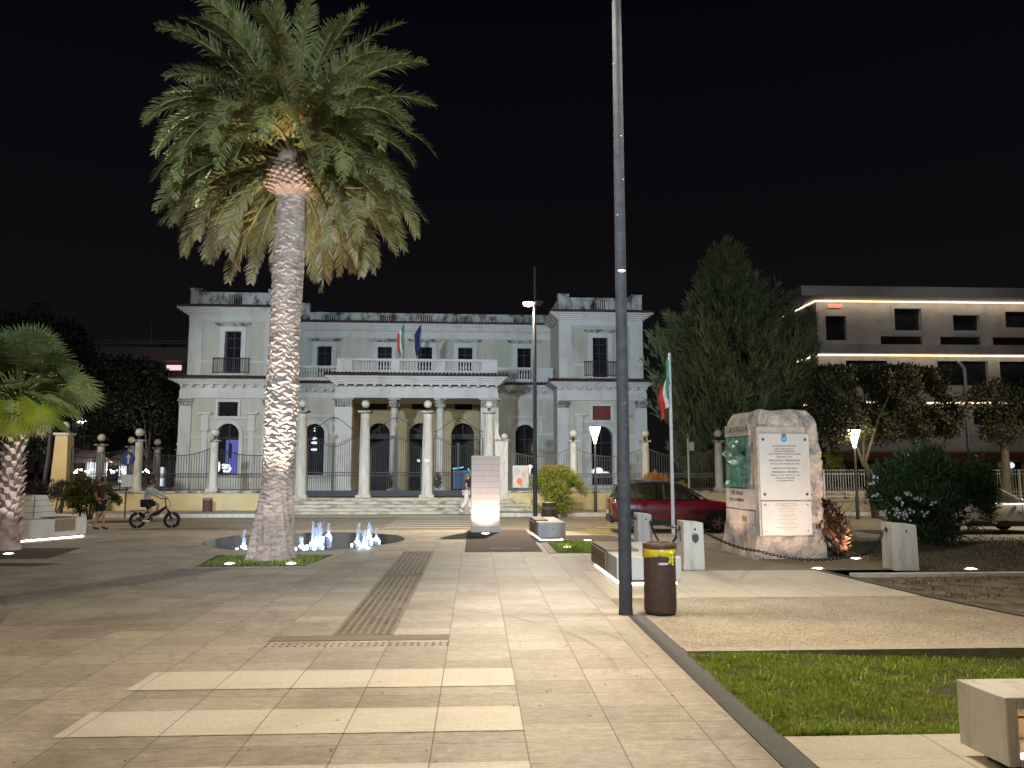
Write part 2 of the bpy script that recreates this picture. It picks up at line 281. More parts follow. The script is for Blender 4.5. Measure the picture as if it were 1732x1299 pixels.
# ------------------------------------------------------------------ mesh builder
class MB:
    def __init__(s): s.v, s.f, s.sm, s.mi, s.cur = [], [], [], [], 0
    def add(s, vs, fs, smooth=False):
        o = len(s.v); s.v += [tuple(p) for p in vs]
        for f in fs: s.f.append([i + o for i in f]); s.sm.append(smooth); s.mi.append(s.cur)
        return s
    def box(s, x0, x1, y0, y1, z0, z1):
        return s.add([(x0, y0, z0), (x1, y0, z0), (x1, y1, z0), (x0, y1, z0), (x0, y0, z1), (x1, y0, z1), (x1, y1, z1), (x0, y1, z1)],
                     [(0, 3, 2, 1), (4, 5, 6, 7), (0, 1, 5, 4), (1, 2, 6, 5), (2, 3, 7, 6), (3, 0, 4, 7)])
    def hexa(s, b, t):                               # eight corners: bottom four, top four, both counter-clockwise
        return s.add(list(b) + list(t), [(0, 3, 2, 1), (4, 5, 6, 7), (0, 1, 5, 4), (1, 2, 6, 5), (2, 3, 7, 6), (3, 0, 4, 7)])
    def obox(s, c, size, m):
        h = [x / 2 for x in size]
        vs = [Vector(c) + m @ Vector((sx * h[0], sy * h[1], sz * h[2])) for sz in (-1, 1) for sx, sy in ((-1, -1), (1, -1), (1, 1), (-1, 1))]
        return s.hexa(vs[:4], vs[4:])
    def lathe(s, prof, c=(0, 0, 0), n=16, smooth=True, squash=1.0, cap=True):
        vs, fs = [], []
        for r, z in prof:
            for k in range(n):
                a = 2 * math.pi * k / n
                vs.append((c[0] + r * math.cos(a), c[1] + r * math.sin(a) * squash, c[2] + z))
        for j in range(len(prof) - 1):
            for k in range(n):
                k2 = (k + 1) % n
                fs.append((j * n + k, j * n + k2, (j + 1) * n + k2, (j + 1) * n + k))
        s.add(vs, fs, smooth)
        if not cap: return s
        s.add([vs[k] for k in range(n)], [tuple(range(n - 1, -1, -1))])
        L = (len(prof) - 1) * n
        s.add([vs[L + k] for k in range(n)], [tuple(range(n))])
        return s
    def tube(s, pts, r, n=8, smooth=True, cap=True):
        pts = [Vector(p) for p in pts]
        rs = r if isinstance(r, (list, tuple)) else [r] * len(pts)
        vs, fs = [], []
        ref = None
        for i, p in enumerate(pts):
            t = (pts[min(i + 1, len(pts) - 1)] - pts[max(i - 1, 0)]).normalized()
            if ref is None:
                ref = Vector((0, 0, 1)) if abs(t.z) < 0.9 else Vector((1, 0, 0))
            a = t.cross(ref).normalized(); b = t.cross(a).normalized(); ref = -b if False else ref
            for k in range(n):
                q = 2 * math.pi * k / n
                vs.append(p + (a * math.cos(q) + b * math.sin(q)) * rs[i])
        for j in range(len(pts) - 1):
            for k in range(n):
                k2 = (k + 1) % n
                fs.append((j * n + k, (j + 1) * n + k, (j + 1) * n + k2, j * n + k2))
        s.add(vs, fs, smooth)
        if cap:
            s.add(vs[:n], [tuple(range(n))]); s.add(vs[-n:], [tuple(range(n - 1, -1, -1))])
        return s
    def plate(s, outer, y0, y1, holes=()):           # an x,z outline with holes, from y0 (front) to y1 (back)
        loops = [[Vector((x, z, 0)) for x, z in l] for l in [outer, *holes]]
        tris = tessellate_polygon(loops)
        flat = [p for l in loops for p in l]; n = len(flat)
        vs = [(p.x, y0, p.y) for p in flat] + [(p.x, y1, p.y) for p in flat]
        fs = []
        for a, b, c in tris:
            nrm = (flat[b] - flat[a]).cross(flat[c] - flat[a]).z
            if nrm < 0: b, c = c, b
            fs.append((a, b, c)); fs.append((n + a, n + c, n + b))
        o = 0
        for l in loops:
            k = len(l)
            area = sum(l[i].x * l[(i + 1) % k].y - l[(i + 1) % k].x * l[i].y for i in range(k))
            hole = o > 0
            for i in range(k):
                a, b = o + i, o + (i + 1) % k
                q = (a, n + a, n + b, b)
                fs.append(q if (area > 0) == (not hole) else q[::-1])
            o += k
        return s.add(vs, fs)
    def plate_z(s, outer, z0, z1, holes=()):         # an x,y outline from z0 up to z1
        t = MB().plate(outer, z0, z1, holes)
        return s.add([(x, z, y) for x, y, z in t.v], [f[::-1] for f in t.f])
    def ball(s, c, r, n=14, m=9, sq=(1, 1, 1)):
        vs, fs = [], []
        for j in range(m + 1):
            th = math.pi * j / m
            for k in range(n):
                a = 2 * math.pi * k / n
                vs.append((c[0] + r * sq[0] * math.sin(th) * math.cos(a), c[1] + r * sq[1] * math.sin(th) * math.sin(a), c[2] - r * sq[2] * math.cos(th)))
        for j in range(m):
            for k in range(n):
                k2 = (k + 1) % n
                fs.append((j * n + k, j * n + k2, (j + 1) * n + k2, (j + 1) * n + k))
        return s.add(vs, fs, True)
    def build(s, name, material, parent=None, loc=(0, 0, 0), rotz=0.0, bevel=0.0):
        me = bpy.data.meshes.new(name)
        me.from_pydata(s.v, [], s.f)
        ms = material if isinstance(material, (list, tuple)) else [material]
        for m in ms: me.materials.append(m)
        me.polygons.foreach_set('use_smooth', s.sm)
        if any(s.mi): me.polygons.foreach_set('material_index', s.mi)
        me.update()
        o = bpy.data.objects.new(name, me); COL.objects.link(o)
        o.location = loc; o.rotation_euler = (0, 0, rotz)
        if parent: o.parent = parent
        if bevel:
            b = o.modifiers.new('bevel', 'BEVEL'); b.width = bevel; b.segments = 2; b.limit_method = 'ANGLE'; b.angle_limit = R(40)
        return o
def tag(o, label=None, cat=None, group=None, kind=None):
    if label: o['label'] = label
    if cat: o['category'] = cat
    if group: o['group'] = group
    if kind: o['kind'] = kind
    return o
def thing(name, label, cat, loc=(0, 0, 0), rotz=0.0, group=None):
    o = bpy.data.objects.new(name, None); COL.objects.link(o)
    o.location = loc; o.rotation_euler = (0, 0, rotz); o.empty_display_size = 0.3
    return tag(o, label, cat, group)
def copy_tree(o, loc=None, rotz=None, label=None, parent=None):
    c = o.copy(); COL.objects.link(c)
    if parent: c.parent = parent
    for ch in list(o.children): copy_tree(ch, parent=c)
    if loc is not None: c.location = loc
    if rotz is not None: c.rotation_euler = (0, 0, rotz)
    if label: c['label'] = label
    return c
def np_mesh(name, verts, faces, mats, parent=None, loc=(0, 0, 0), mi=None, smooth=False, rotz=0.0):
    """a mesh from numpy arrays; faces all of one size"""
    me = bpy.data.meshes.new(name)
    nv, nf, k = len(verts), len(faces), faces.shape[1]
    me.vertices.add(nv); me.vertices.foreach_set('co', np.asarray(verts, dtype=np.float32).ravel())
    me.loops.add(nf * k); me.loops.foreach_set('vertex_index', np.asarray(faces, dtype=np.int32).ravel())
    me.polygons.add(nf)
    me.polygons.foreach_set('loop_start', np.arange(nf, dtype=np.int32) * k)
    for m in (mats if isinstance(mats, (list, tuple)) else [mats]): me.materials.append(m)
    if mi is not None: me.polygons.foreach_set('material_index', np.asarray(mi, dtype=np.int32))
    me.polygons.foreach_set('use_smooth', np.full(nf, smooth))
    me.update(calc_edges=True); me.validate()
    o = bpy.data.objects.new(name, me); COL.objects.link(o)
    o.location = loc; o.rotation_euler = (0, 0, rotz)
    if parent: o.parent = parent
    return o
def unit(a): return a / np.maximum(np.linalg.norm(a, axis=-1, keepdims=True), 1e-9)
def leaf_cards(c, d, nrm, ln, wd):
    """folded leaf quads: base c, direction d, side from normal; arrays of n"""
    side = unit(np.cross(d, nrm)); nr = unit(np.cross(side, d))
    ln = ln[:, None]; wd = wd[:, None]
    v0 = c; v1 = c + d * ln * 0.5 + side * wd * 0.5 + nr * wd * 0.12
    v2 = c + d * ln; v3 = c + d * ln * 0.5 - side * wd * 0.5 + nr * wd * 0.12
    n = len(c)
    v = np.stack([v0, v1, v2, v3], 1).reshape(-1, 3)
    f = np.arange(n * 4).reshape(n, 4)
    return v, f
def text(name, body, size, mt, parent, loc, rot, align='CENTER', ext=0.002, sx=1.0):
    cu = bpy.data.curves.new(name, 'FONT'); cu.body = body; cu.size = size; cu.align_x = align; cu.align_y = 'CENTER'
    cu.extrude = ext
    tmp = bpy.data.objects.new(name, cu); COL.objects.link(tmp); dg = bpy.context.evaluated_depsgraph_get()
    me = bpy.data.meshes.new_from_object(tmp.evaluated_get(dg)); bpy.data.objects.remove(tmp); me.materials.clear(); me.materials.append(mt)
    o = bpy.data.objects.new(name, me); COL.objects.link(o)
    o.location = loc; o.rotation_euler = rot; o.parent = parent; o.scale = (sx, 1, 1)
    return o
def lamp(name, typ, loc, power, col, parent=None, aim=None, angle=60, blend=0.5, radius=0.1, size=None):
    d = bpy.data.lights.new(name, typ); d.energy = power; d.color = col
    if typ == 'SPOT': d.spot_size = R(angle); d.spot_blend = blend
    if typ in ('SPOT', 'POINT'): d.shadow_soft_size = radius
    o = bpy.data.objects.new(name, d); COL.objects.link(o); o.location = loc
    if aim is not None:
        o.rotation_euler = (Vector(aim) - Vector(loc)).to_track_quat('-Z', 'Y').to_euler()
    if parent: o.parent = parent; 
    return o

# ------------------------------------------------------------------ terrain
def gxy(x, y):                                       # the plaza is level; a ramp leads down to the street, sooner on the east side
    s = min(1.0, max(0.0, (x - 2.2) / 2.0)); y0 = 21.3 - 3.5 * s; y1 = y0 + 5.0 - 0.8 * s
    return 0.0 if y < y0 else (-0.4 if y > y1 else -0.4 * (y - y0) / (y1 - y0))
def sheet(name, x0, x1, y0, y1, dz, material, cell=0.5, kind='structure', zf=gxy):
    nx, ny = max(1, int((x1 - x0) / cell)), max(1, int((y1 - y0) / cell))
    xs, ys = np.linspace(x0, x1, nx + 1), np.linspace(y0, y1, ny + 1)
    v = np.array([(x, y, zf(x, y) + dz) for y in ys for x in xs])
    i = np.arange(ny)[:, None] * (nx + 1) + np.arange(nx)[None]
    f = np.stack([i, i + 1, i + nx + 2, i + nx + 1], -1).reshape(-1, 4)
    return tag(np_mesh(name, v, f, material), kind=kind)
def flat(name, poly, z, material, kind='structure'):
    m = MB(); t = tessellate_polygon([[Vector((x, y, 0)) for x, y in poly]])
    P = [Vector((x, y, 0)) for x, y in poly]
    m.add([(x, y, z) for x, y in poly], [(a, b, c) if (P[b] - P[a]).cross(P[c] - P[a]).z > 0 else (a, c, b) for a, b, c in t])
    return tag(m.build(name, material), kind=kind)

tag(MB().add([(-260, -120, -0.65), (260, -120, -0.65), (260, 320, -0.65), (-260, 320, -0.65)], [(0, 1, 2, 3)]).build('ground', M['soil']), kind='structure')
sheet('plaza_paving', -46, 1.755, -16, 10.1, 0, M['paving'], 1.0)
sheet('plaza_paving', -46, 2.9, 10.1, 21.3, 0, M['paving'], 0.6)
sheet('road', -70, 70, 17.5, 33.4, -0.012, M['asphalt'], 0.7)
sheet('plaza_ramp', -46, 2.9, 21.3, 22.2, 0, M['paving'], 0.5)
m = MB(); m.box(-70, -8.6, 33.4, 36.0, -0.6, -0.27); m.box(0.9, 70, 33.4, 36.0, -0.6, -0.27); m.box(-8.6, 0.9, 33.4, 35.0, -0.6, -0.385)
tag(m.build('pavement', M['kerb']), kind='structure')
m = MB(); m.box(-70, -8.6, 33.25, 33.4, -0.6, -0.262); m.box(0.9, 70, 33.25, 33.4, -0.6, -0.262)
tag(m.build('pavement_kerb', M['concrete_old']), kind='structure')
# pale stone stripes let into the paving
m = MB()
for y0, y1, xa in ((6.22, 6.75, 0), (5.19, 5.70, 0), (4.16, 4.66, 0)):
    x0, x1 = -2.66, 0.32
    m.add([(x0, y0, 0.004), (x1, y0, 0.004), (x1, y1, 0.004), (x0, y1, 0.004)], [(0, 1, 2, 3)])
tag(m.build('crossing_stripes', M['stripe']), kind='structure')
# tactile guide: raised bars, then a dark slab and a row of studs
m = MB()
for k in range(8):
    x = -1.43 + k * 0.083
    y = 8.12
    while y < 15.6:
        L = 0.34
        if not (12.2 < y < 12.5 or 14.0 < y < 14.3): m.box(x - 0.018, x + 0.018, y, y + L, 0.0, 0.007)
        y += 0.345
tag(m.build('tactile_bars', mat('tactile_stone', (0.24, 0.20, 0.145), (0.15, 0.12, 0.08), scale=8, rough=0.7)), kind='structure')
m = MB()
m.add([(-1.45, 8.1, 0.003), (-0.83, 8.1, 0.003), (-0.83, 15.9, 0.003), (-1.45, 15.9, 0.003)], [(0, 1, 2, 3)])
tag(m.build('tactile_bed', mat('worn_guide_stone', (0.15, 0.12, 0.085), (0.075, 0.06, 0.042), scale=2.5, rough=0.75, lo=0.38, hi=0.6)), kind='structure')
m = MB()
m.add([(-2.03, 7.86, 0.004), (-0.26, 7.86, 0.004), (-0.26, 8.1, 0.004), (-2.03, 8.1, 0.004)], [(0, 1, 2, 3)])
for i in range(26):
    for j in range(2):
        m.lathe([(0.018, 0), (0.014, 0.006), (0.005, 0.008)], (-1.99 + i * 0.069, 7.62 + j * 0.09 + 0.02, 0.0), 8)
tag(m.build('tactile_studs', mat('stud_stone', (0.20, 0.165, 0.12), (0.13, 0.105, 0.075), scale=30, rough=0.75)), kind='structure')
# brown rubber court beside the stele
sheet('rubber_court', -0.22, 1.36, 15.72, 21.2, 0.005, M['rubber'], 0.5)
sheet('rubber_court', 1.36, 4.6, 17.75, 19.4, 0.006, M['rubber'], 0.3)
m = MB(); m.box(0.3, 0.95, 16.35, 16.42, 0.004, 0.009)
tag(m.build('court_drain', M['steel_dark']), kind='structure')
# east side: kerb line, gravel, slabs, beds
flat('kerb_line', [(1.76, -3), (1.95, -3), (1.95, 9.05), (1.76, 9.05)], 0.003, M['granite'])
def lawn_z(x, y): return -0.015 - 0.085 * min(1, max(0, (x - 2.2) / 2.5)) if y < 7.4 else -0.03
def gravel_mat():
    m = mat('washed_gravel', (0.40, 0.35, 0.27), (0.31, 0.265, 0.20), scale=1.3, rough=0.85, detail=8, lo=0.36, hi=0.6)
    n, l = m.node_tree.nodes, m.node_tree.links
    vo = n.new('ShaderNodeTexVoronoi'); vo.inputs['Scale'].default_value = 75
    tc = next(x for x in n if x.type == 'TEX_COORD'); l.new(tc.outputs['Object'], vo.inputs['Vector'])
    src = n['Principled BSDF'].inputs['Base Color'].links[0].from_socket
    v2 = n.new('ShaderNodeTexVoronoi'); v2.inputs['Scale'].default_value = 95; l.new(tc.outputs['Object'], v2.inputs['Vector'])
    sp = n.new('ShaderNodeSeparateColor'); l.new(v2.outputs['Color'], sp.inputs[0])
    r2 = n.new('ShaderNodeValToRGB'); l.new(sp.outputs[0], r2.inputs[0]); r2.color_ramp.elements[0].color = (.42, .40, .37, 1); r2.color_ramp.elements[1].color = (1.35, 1.33, 1.28, 1)
    mm = n.new('ShaderNodeMix'); mm.data_type = 'RGBA'; mm.blend_type = 'MULTIPLY'; mm.inputs['Factor'].default_value = 1; l.new(src, mm.inputs[6]); l.new(r2.outputs[0], mm.inputs[7]); l.new(mm.outputs[2], n['Principled BSDF'].inputs['Base Color'])
    bp = n.new('ShaderNodeBump'); bp.inputs['Strength'].default_value = 0.9; bp.inputs['Distance'].default_value = 0.012; bp.invert = True
    l.new(vo.outputs['Distance'], bp.inputs['Height']); l.new(bp.outputs[0], n['Principled BSDF'].inputs['Normal'])
    return m
M['gravel'] = gravel_mat()
M['gravel_brown'] = mat('brown_gravel', (0.26, 0.20, 0.125), (0.15, 0.115, 0.07), scale=40, rough=0.9, bump=0.9, bscale=70)
M['dirt'] = mat('dry_dirt', (0.22, 0.175, 0.115), (0.075, 0.062, 0.035), scale=3.2, rough=0.95, bump=0.9, bscale=30, detail=12, lo=0.4, hi=0.6)
sheet('lawn_soil', 1.95, 14, 4.9, 7.35, 0, mat('lawn_soil', (0.055, 0.06, 0.02), (0.035, 0.03, 0.018), scale=10, rough=1), 0.4, zf=lawn_z)
flat('gravel_path', [(1.76, 9.05), (1.95, 9.05), (1.95, 7.42), (9, 7.42), (6.35, 8.2), (5.9, 10.16), (1.76, 10.16)], 0.002, M['gravel'])
flat('gravel_path', [(9, 7.42), (14, 7.42), (14, 7.6), (8.6, 7.95), (6.75, 8.2), (6.35, 8.2)], 0.002, M['gravel'])
m = MB(); m.box(1.96, 14, 7.26, 7.42, -0.2, 0.004)
tag(m.build('gravel_kerb', M['kerb']), kind='structure')
flat('stone_path', [(1.756, 10.16), (5.9, 10.16), (5.62, 12.75), (1.756, 12.75)], 0.004, M['pale_paving'])
flat('monument_ground', [(2.9, 12.75), (5.62, 12.75), (7.5, 12.75), (7.7, 17.3), (2.9, 17.6)], 0.0, M['gravel_brown'])
flat('dry_ground', [(6.0, 8.2), (14, 7.7), (22, 7.7), (22, 12.0), (5.75, 12.0)], -0.012, M['dirt'])
m = MB()
pts = [(5.62, 12.75), (5.93, 10.16), (6.36, 8.3), (8.6, 8.02), (14, 7.66)]
for a, b in zip(pts, pts[1:]):
    d = Vector((b[0] - a[0], b[1] - a[1], 0)).normalized(); nn = Vector((-d.y, d.x, 0)) * 0.1
    A, B = Vector((*a, 0)), Vector((*b, 0))
    m.hexa([A - nn * .1 + Vector((0, 0, -.1)), B - nn * .1 + Vector((0, 0, -.1)), B + nn + Vector((0, 0, -.1)), A + nn + Vector((0, 0, -.1))],
           [A - nn * .1 + Vector((0, 0, .015)), B - nn * .1 + Vector((0, 0, .015)), B + nn + Vector((0, 0, .015)), A + nn + Vector((0, 0, .015))])
tag(m.build('path_edging', M['granite']), kind='structure')
m = MB(); m.box(5.9, 22, 12.0, 12.14, -0.1, 0.04)
tag(m.build('bed_edging', M['concrete_old']), kind='structure')
sheet('bed_soil', 7.0, 22, 12.14, 18.4, -0.01, mat('bed_soil', (0.075, 0.072, 0.03), (0.035, 0.03, 0.018), scale=5, rough=1, bump=0.8, bscale=30), 0.5)
sheet('bench_terrace', 1.957, 14, -3, 5.0, 0.002, M['pale_paving'], 1.0)
# flower bed north of the long bench
flat('small_bed', [(1.62, 15.45), (2.85, 15.45), (2.85, 17.6), (1.62, 17.6)], 0.006, M['soil'])
m = MB(); m.box(1.45, 1.6, 15.45, 17.7, -0.05, 0.012)
tag(m.build('small_bed_kerb', M['kerb']), kind='structure')
# palm bed
flat('palm_bed', [(-4.78, 13.6), (-2.92, 13.6), (-2.72, 15.4), (-5.0, 15.4)], 0.006, M['soil'])
m = MB()
for a, b in (((-4.95, 13.48), (-2.83, 13.6)), ((-2.94, 13.6), (-2.68, 15.4))):
    m.box(min(a[0], b[0]), max(a[0], b[0]), a[1], b[1], -0.05, 0.012) if a[1] == 13.48 else m.hexa(
        [(-2.92, 13.6, -.05), (-2.78, 13.6, -.05), (-2.56, 15.4, -.05), (-2.72, 15.4, -.05)], [(-2.92, 13.6, .012), (-2.78, 13.6, .012), (-2.56, 15.4, .012), (-2.72, 15.4, .012)])
m.hexa([(-4.95, 13.6, -.05), (-4.78, 13.6, -.05), (-5.0, 15.4, -.05), (-5.17, 15.4, -.05)], [(-4.95, 13.6, .012), (-4.78, 13.6, .012), (-5.0, 15.4, .012), (-5.17, 15.4, .012)])
tag(m.build('palm_bed_kerb', M['kerb']), kind='structure')
flat('fan_palm_bed', [(-10.9, 15.0), (-7.95, 15.0), (-8.3, 16.9), (-10.9, 16.9)], 0.006, M['soil'])
flat('fan_palm_bed', [(-9.6, 14.0), (-7.6, 13.9), (-7.3, 14.25), (-9.6, 14.4)], 0.006, M['soil'])
# wet stone of the fountain, an uneven outline
pl = []
for k in range(72):
    a = 2 * math.pi * k / 72
    r = 1 + 0.10 * noise.noise(Vector((math.cos(a) * 1.6, math.sin(a) * 1.6, 3)))  + 0.04 * noise.noise(Vector((math.cos(a) * 6, math.sin(a) * 6, 1)))
    pl.append((-3.95 + 2.3 * r * math.cos(a), 18.45 + 2.15 * r * math.sin(a)))
flat('wet_fountain_floor', pl, 0.006, M['wet'])
# road markings
def rect(m, x0, x1, y0, y1, dz):
    m.add([(x0, y0, gxy(x0, y0) + dz), (x1, y0, gxy(x1, y0) + dz), (x1, y1, gxy(x1, y1) + dz), (x0, y1, gxy(x0, y1) + dz)], [(0, 1, 2, 3)])
m = MB()
for k in range(7): rect(m, -3.2, 0.9, 27.0 + k * 0.95, 27.0 + k * 0.95 + 0.5, 0.0)
tag(m.build('zebra_crossing', M['white_line']), kind='structure')
m = MB()
rect(m, -19, -9.0, 29.1, 29.35, 0.0); rect(m, -30, -17, 31.6, 31.9, 0.0)
for k in range(4): rect(m, 3.2 + k * 0.5, 3.2 + k * 0.5 + 1.2, 25.0 + k * 0.9, 25.5 + k * 0.9, 0.0)
tag(m.build('yellow_road_marking', M['yellow_line']), kind='structure')

# faint tyre marks on the paving
M['tyre'] = mat('tyre_mark', (0.07, 0.06, 0.045), rough=0.8)
_n, _l = M['tyre'].node_tree.nodes, M['tyre'].node_tree.links
_t = _n.new('ShaderNodeBsdfTransparent'); _x = _n.new('ShaderNodeMixShader'); _z = _n.new('ShaderNodeTexNoise'); _z.inputs['Scale'].default_value = 6
_r = _n.new('ShaderNodeMapRange'); _r.inputs['From Min'].default_value = .3; _r.inputs['From Max'].default_value = .75; _r.inputs['To Min'].default_value = 1.0; _r.inputs['To Max'].default_value = .76
_l.new(_z.outputs[0], _r.inputs['Value']); _l.new(_r.outputs[0], _x.inputs[0]); _l.new(_n['Principled BSDF'].outputs[0], _x.inputs[1]); _l.new(_t.outputs[0], _x.inputs[2]); _l.new(_x.outputs[0], _n['Material Output'].inputs[0])
for cx_, cy_, rr_, a0_, a1_, w_ in ((-1.9, 6.9, 3.1, -6, 62, .028), (-1.75, 6.9, 3.3, 4, 55, .022), (-12, 6.0, 7.4, -20, 40, .03)):
    v_, f_ = [], []
    for k, a in enumerate(np.linspace(R(a0_), R(a1_), 40)):
        v_ += [(cx_ + (rr_ - w_) * math.cos(a), cy_ + (rr_ - w_) * math.sin(a), .0056), (cx_ + (rr_ + w_) * math.cos(a), cy_ + (rr_ + w_) * math.sin(a), .0056)]
        if k: f_.append((2 * k - 2, 2 * k - 1, 2 * k + 1, 2 * k))
    tag(MB().add(v_, f_).build('tyre_marks', M['tyre']), kind='structure')

# ------------------------------------------------------------------ street lighting of the square: four tall posts, three of them out of the picture
WARM, COOL, ROSE = (1.0, 0.86, 0.67), (0.64, 0.81, 1.0), (1.0, 0.80, 0.72)
def tall_post(loc, h, label, heads, worn=False, r0=0.075):
    t = thing('street_lamp', label, 'street lamp', loc, group='tall lamp posts of the square')
    m = MB(); m.lathe([(r0 + .005, 0), (r0, 0.1), (r0 * 0.97, 1.2), (r0 * 0.78, h * 0.7), (r0 * 0.66, h)], (0, 0, 0), 20)
    m.build('pole', M['pole_grey'] if worn else M['steel_dark'], t)
    for az, hz, rch, mt in heads:
        d = Vector((math.cos(az), math.sin(az), 0)); c = d * rch + Vector((0, 0, hz))
        MB().tube([(0, 0, hz + 0.05), c + Vector((0, 0, 0.07))], 0.022, 8).build('arm', M['steel_dark'], t)
        m = MB(); m.lathe([(0.06, 0.13), (0.15, 0.10), (0.20, 0.05), (0.20, 0.035), (0.18, 0.03)], c, 18)
        hd = m.build('lantern', M['steel_dark'], t)
        m = MB(); m.lathe([(0.05, -0.085), (0.11, -0.065), (0.155, -.02), (0.165, 0.033)], c, 18)
        m.build('diffuser', mt, hd)
    return t
P1 = (1.745, 9.08, 0)
t = tall_post(P1, 9.2, 'tall grey lamp post in the open beside the brown bin with a yellow bag', [(math.pi, 8.75, 0.9, M['lamp_head']), (0, 8.75, 0.9, M['lamp_head'])], True, 0.078)
MB().ball((0, -0.075, 4.05), 0.035, 8, 6, (1.5, .15, .6)).build('sticker', M['white_label'], t)
m = MB()
for z, a in ((5.75, .3), (5.2, .6), (4.75, -.6), (6.7, -.9), (2.45, .2), (2.2, .4)):
    m.ball((0.068 * math.sin(a), -0.068 * math.cos(a), z), 0.012, 6, 5, (1, .4, random.uniform(.5, 1.6)))
m.build('paint_chip', M['hotel_band'], t)['kind'] = 'stuff'
lamp('post_light', 'SPOT', (P1[0] - .9, P1[1], 8.65), 3000, WARM, aim=(P1[0] - 1.6, P1[1] - 5.2, 0), angle=112, blend=0.8, radius=0.2)
lamp('post_light', 'SPOT', (P1[0] + .9, P1[1], 8.65), 2700, WARM, aim=(P1[0] + 3.6, P1[1] - 2.2, 0), angle=112, blend=0.8, radius=0.2)
P2 = (1.93, 25.2, -0.4)
tall_post(P2, 8.75, 'slim black lamp post with a lit round lantern, behind the small concrete bench', [(math.pi * 1.02, 7.52, 0.22, M['lamp_head']), (0.05, 7.55, 0.1, M['steel_dark'])])
lamp('post_light', 'SPOT', (P2[0] - .24, P2[1] - .1, 7.0), 4200, WARM, aim=(P2[0] - 3.5, P2[1] - 6.5, -0.2), angle=125, blend=0.8, radius=0.2)
lamp('post_light', 'SPOT', (P2[0] - .22, P2[1], 7.05), 6000, WARM, aim=(P2[0] - 1.0, P2[1] + 2.2, -0.4), angle=150, blend=0.6, radius=0.2)
P3 = (-9.6, 9.5, 0)
tall_post(P3, 9.3, 'tall dark lamp post out in the plaza, west of the palms', [(0.9, 8.8, 0.3, M['lamp_cool'])])
lamp('post_flood', 'SPOT', (P3[0] + .2, P3[1] + .3, 8.75), 24000, COOL, aim=(-2.5, 44, 5.6), angle=50, blend=0.35, radius=0.35)
P4 = (1.2, -7.0, 0)
tall_post(P4, 9.3, 'tall dark lamp post behind the viewpoint, on the open paving', [(1.2, 8.8, 0.3, M['lamp_cool'])])
lamp('post_flood', 'SPOT', (P4[0], P4[1] + .4, 8.75), 17000, COOL, aim=(-1.5, 44, 5.5), angle=62, blend=0.6, radius=0.3)
P7 = (-6.6, 1.2, 0)
tall_post(P7, 9.2, 'tall dark lamp post beside the pale stripes, west of the viewpoint', [(0.3, 8.7, 0.5, M['lamp_head'])])
lamp('post_light', 'SPOT', (P7[0] + .5, P7[1] + .1, 8.6), 2200, WARM, aim=(P7[0] + 2.6, P7[1] + 5.6, 0), angle=122, blend=0.8, radius=0.2)
P5 = (-22, 27.5, -0.4)
tall_post(P5, 8.75, 'street lamp beside the road at its western end', [(0, 7.7, 0.3, M['lamp_head'])])
lamp('post_light', 'SPOT', (P5[0] + .3, P5[1], 7.2), 5600, WARM, aim=(P5[0] + 4.5, P5[1] + 4, -0.4), angle=150, blend=0.6, radius=0.2)
P6 = (22.6, 23.6, -0.4)
tall_post(P6, 8.75, 'street lamp beside the road at its eastern end', [(math.pi, 7.7, 0.3, M['lamp_head'])])
lamp('post_light', 'SPOT', (P6[0] - .3, P6[1], 7.2), 5600, WARM, aim=(P6[0] - 6, P6[1] + 1.5, -0.4), angle=150, blend=0.6, radius=0.2)

# ------------------------------------------------------------------ the villa
VO, VA = Vector((0, 44, 0)), R(1.3)
_vi = Matrix.Rotation(-VA, 3, 'Z')
def bl(px, py, d):                                   # villa coordinates (x, z) of a pixel on the plane y = d
    o = _vi @ (Vector((0, 0, EYE)) - VO); r = _vi @ ray(px, py)
    p = o + r * ((d - o.y) / r.y); return p.x, p.z
def bx(px, d, py=680): return bl(px, py, d)[0]
def bz(py, d, px=1017): return bl(px, py, d)[1]
villa = thing('villa', 'two-storey cream villa with columned portico and white balustrades behind the railings', 'villa', VO, VA)
GZ = 0.3
zT, zE, zEb = bz(503, 0), bz(529, 0), bz(541, 0)     # parapet top, eave, under the eave
zC, zCb, zF, zA = bz(645, 0), bz(655, 0), bz(668, 0), bz(677, 0)   # lower tile line, cornice, frieze, architrave
def rc(x0, x1, z0, z1): return [(x0, z0), (x1, z0), (x1, z1), (x0, z1)]
def arch(xc, hw, z0, zs, n=14):
    return [(xc - hw, z0), (xc + hw, z0)] + [(xc + hw * math.cos(math.pi * k / n), zs + hw * math.sin(math.pi * k / n)) for k in range(n + 1)]
def tiles(x0, x1, d, z, r=0.075, L=0.5, side=None):
    m = MB(); n = int((x1 - x0) / 0.2)
    for k in range(n):
        x = x0 + (k + .5) * (x1 - x0) / n
        m.tube([(x, d, z), (x, d + L, z + 0.13)], r, 7)
    m.box(x0, x1, d + 0.04, d + L, z - 0.06, z - 0.0)
    return m
def cornice(m, x0, x1, d, z0, z1, out, back):        # stepped profile, front at d - out
    for k in range(4):
        a, b = z0 + (z1 - z0) * k / 4, z0 + (z1 - z0) * (k + 1) / 4
        o = out * (0.25 + 0.25 * k)
        m.box(x0 - o, x1 + o, d - o, d + back + k * 0.003, a, b)
    return m
def grille(m, x0, x1, d, z0, z1, step=0.13):
    x = x0
    while x < x1: m.box(x, x + step * 0.5, d + .05, d + 0.18, z0, z1); x += step
RW0, RW1 = bx(943, 0, 700), bx(1093, 0, 700); WW = RW1 - RW0
LW0 = bx(304, 0, 700); LW1 = LW0 + WW
UR0, UR1 = bx(946, 0, 600), bx(1088, 0, 600); UW = UR1 - UR0
UL0 = bx(317, 0, 600); UL1 = UL0 + UW
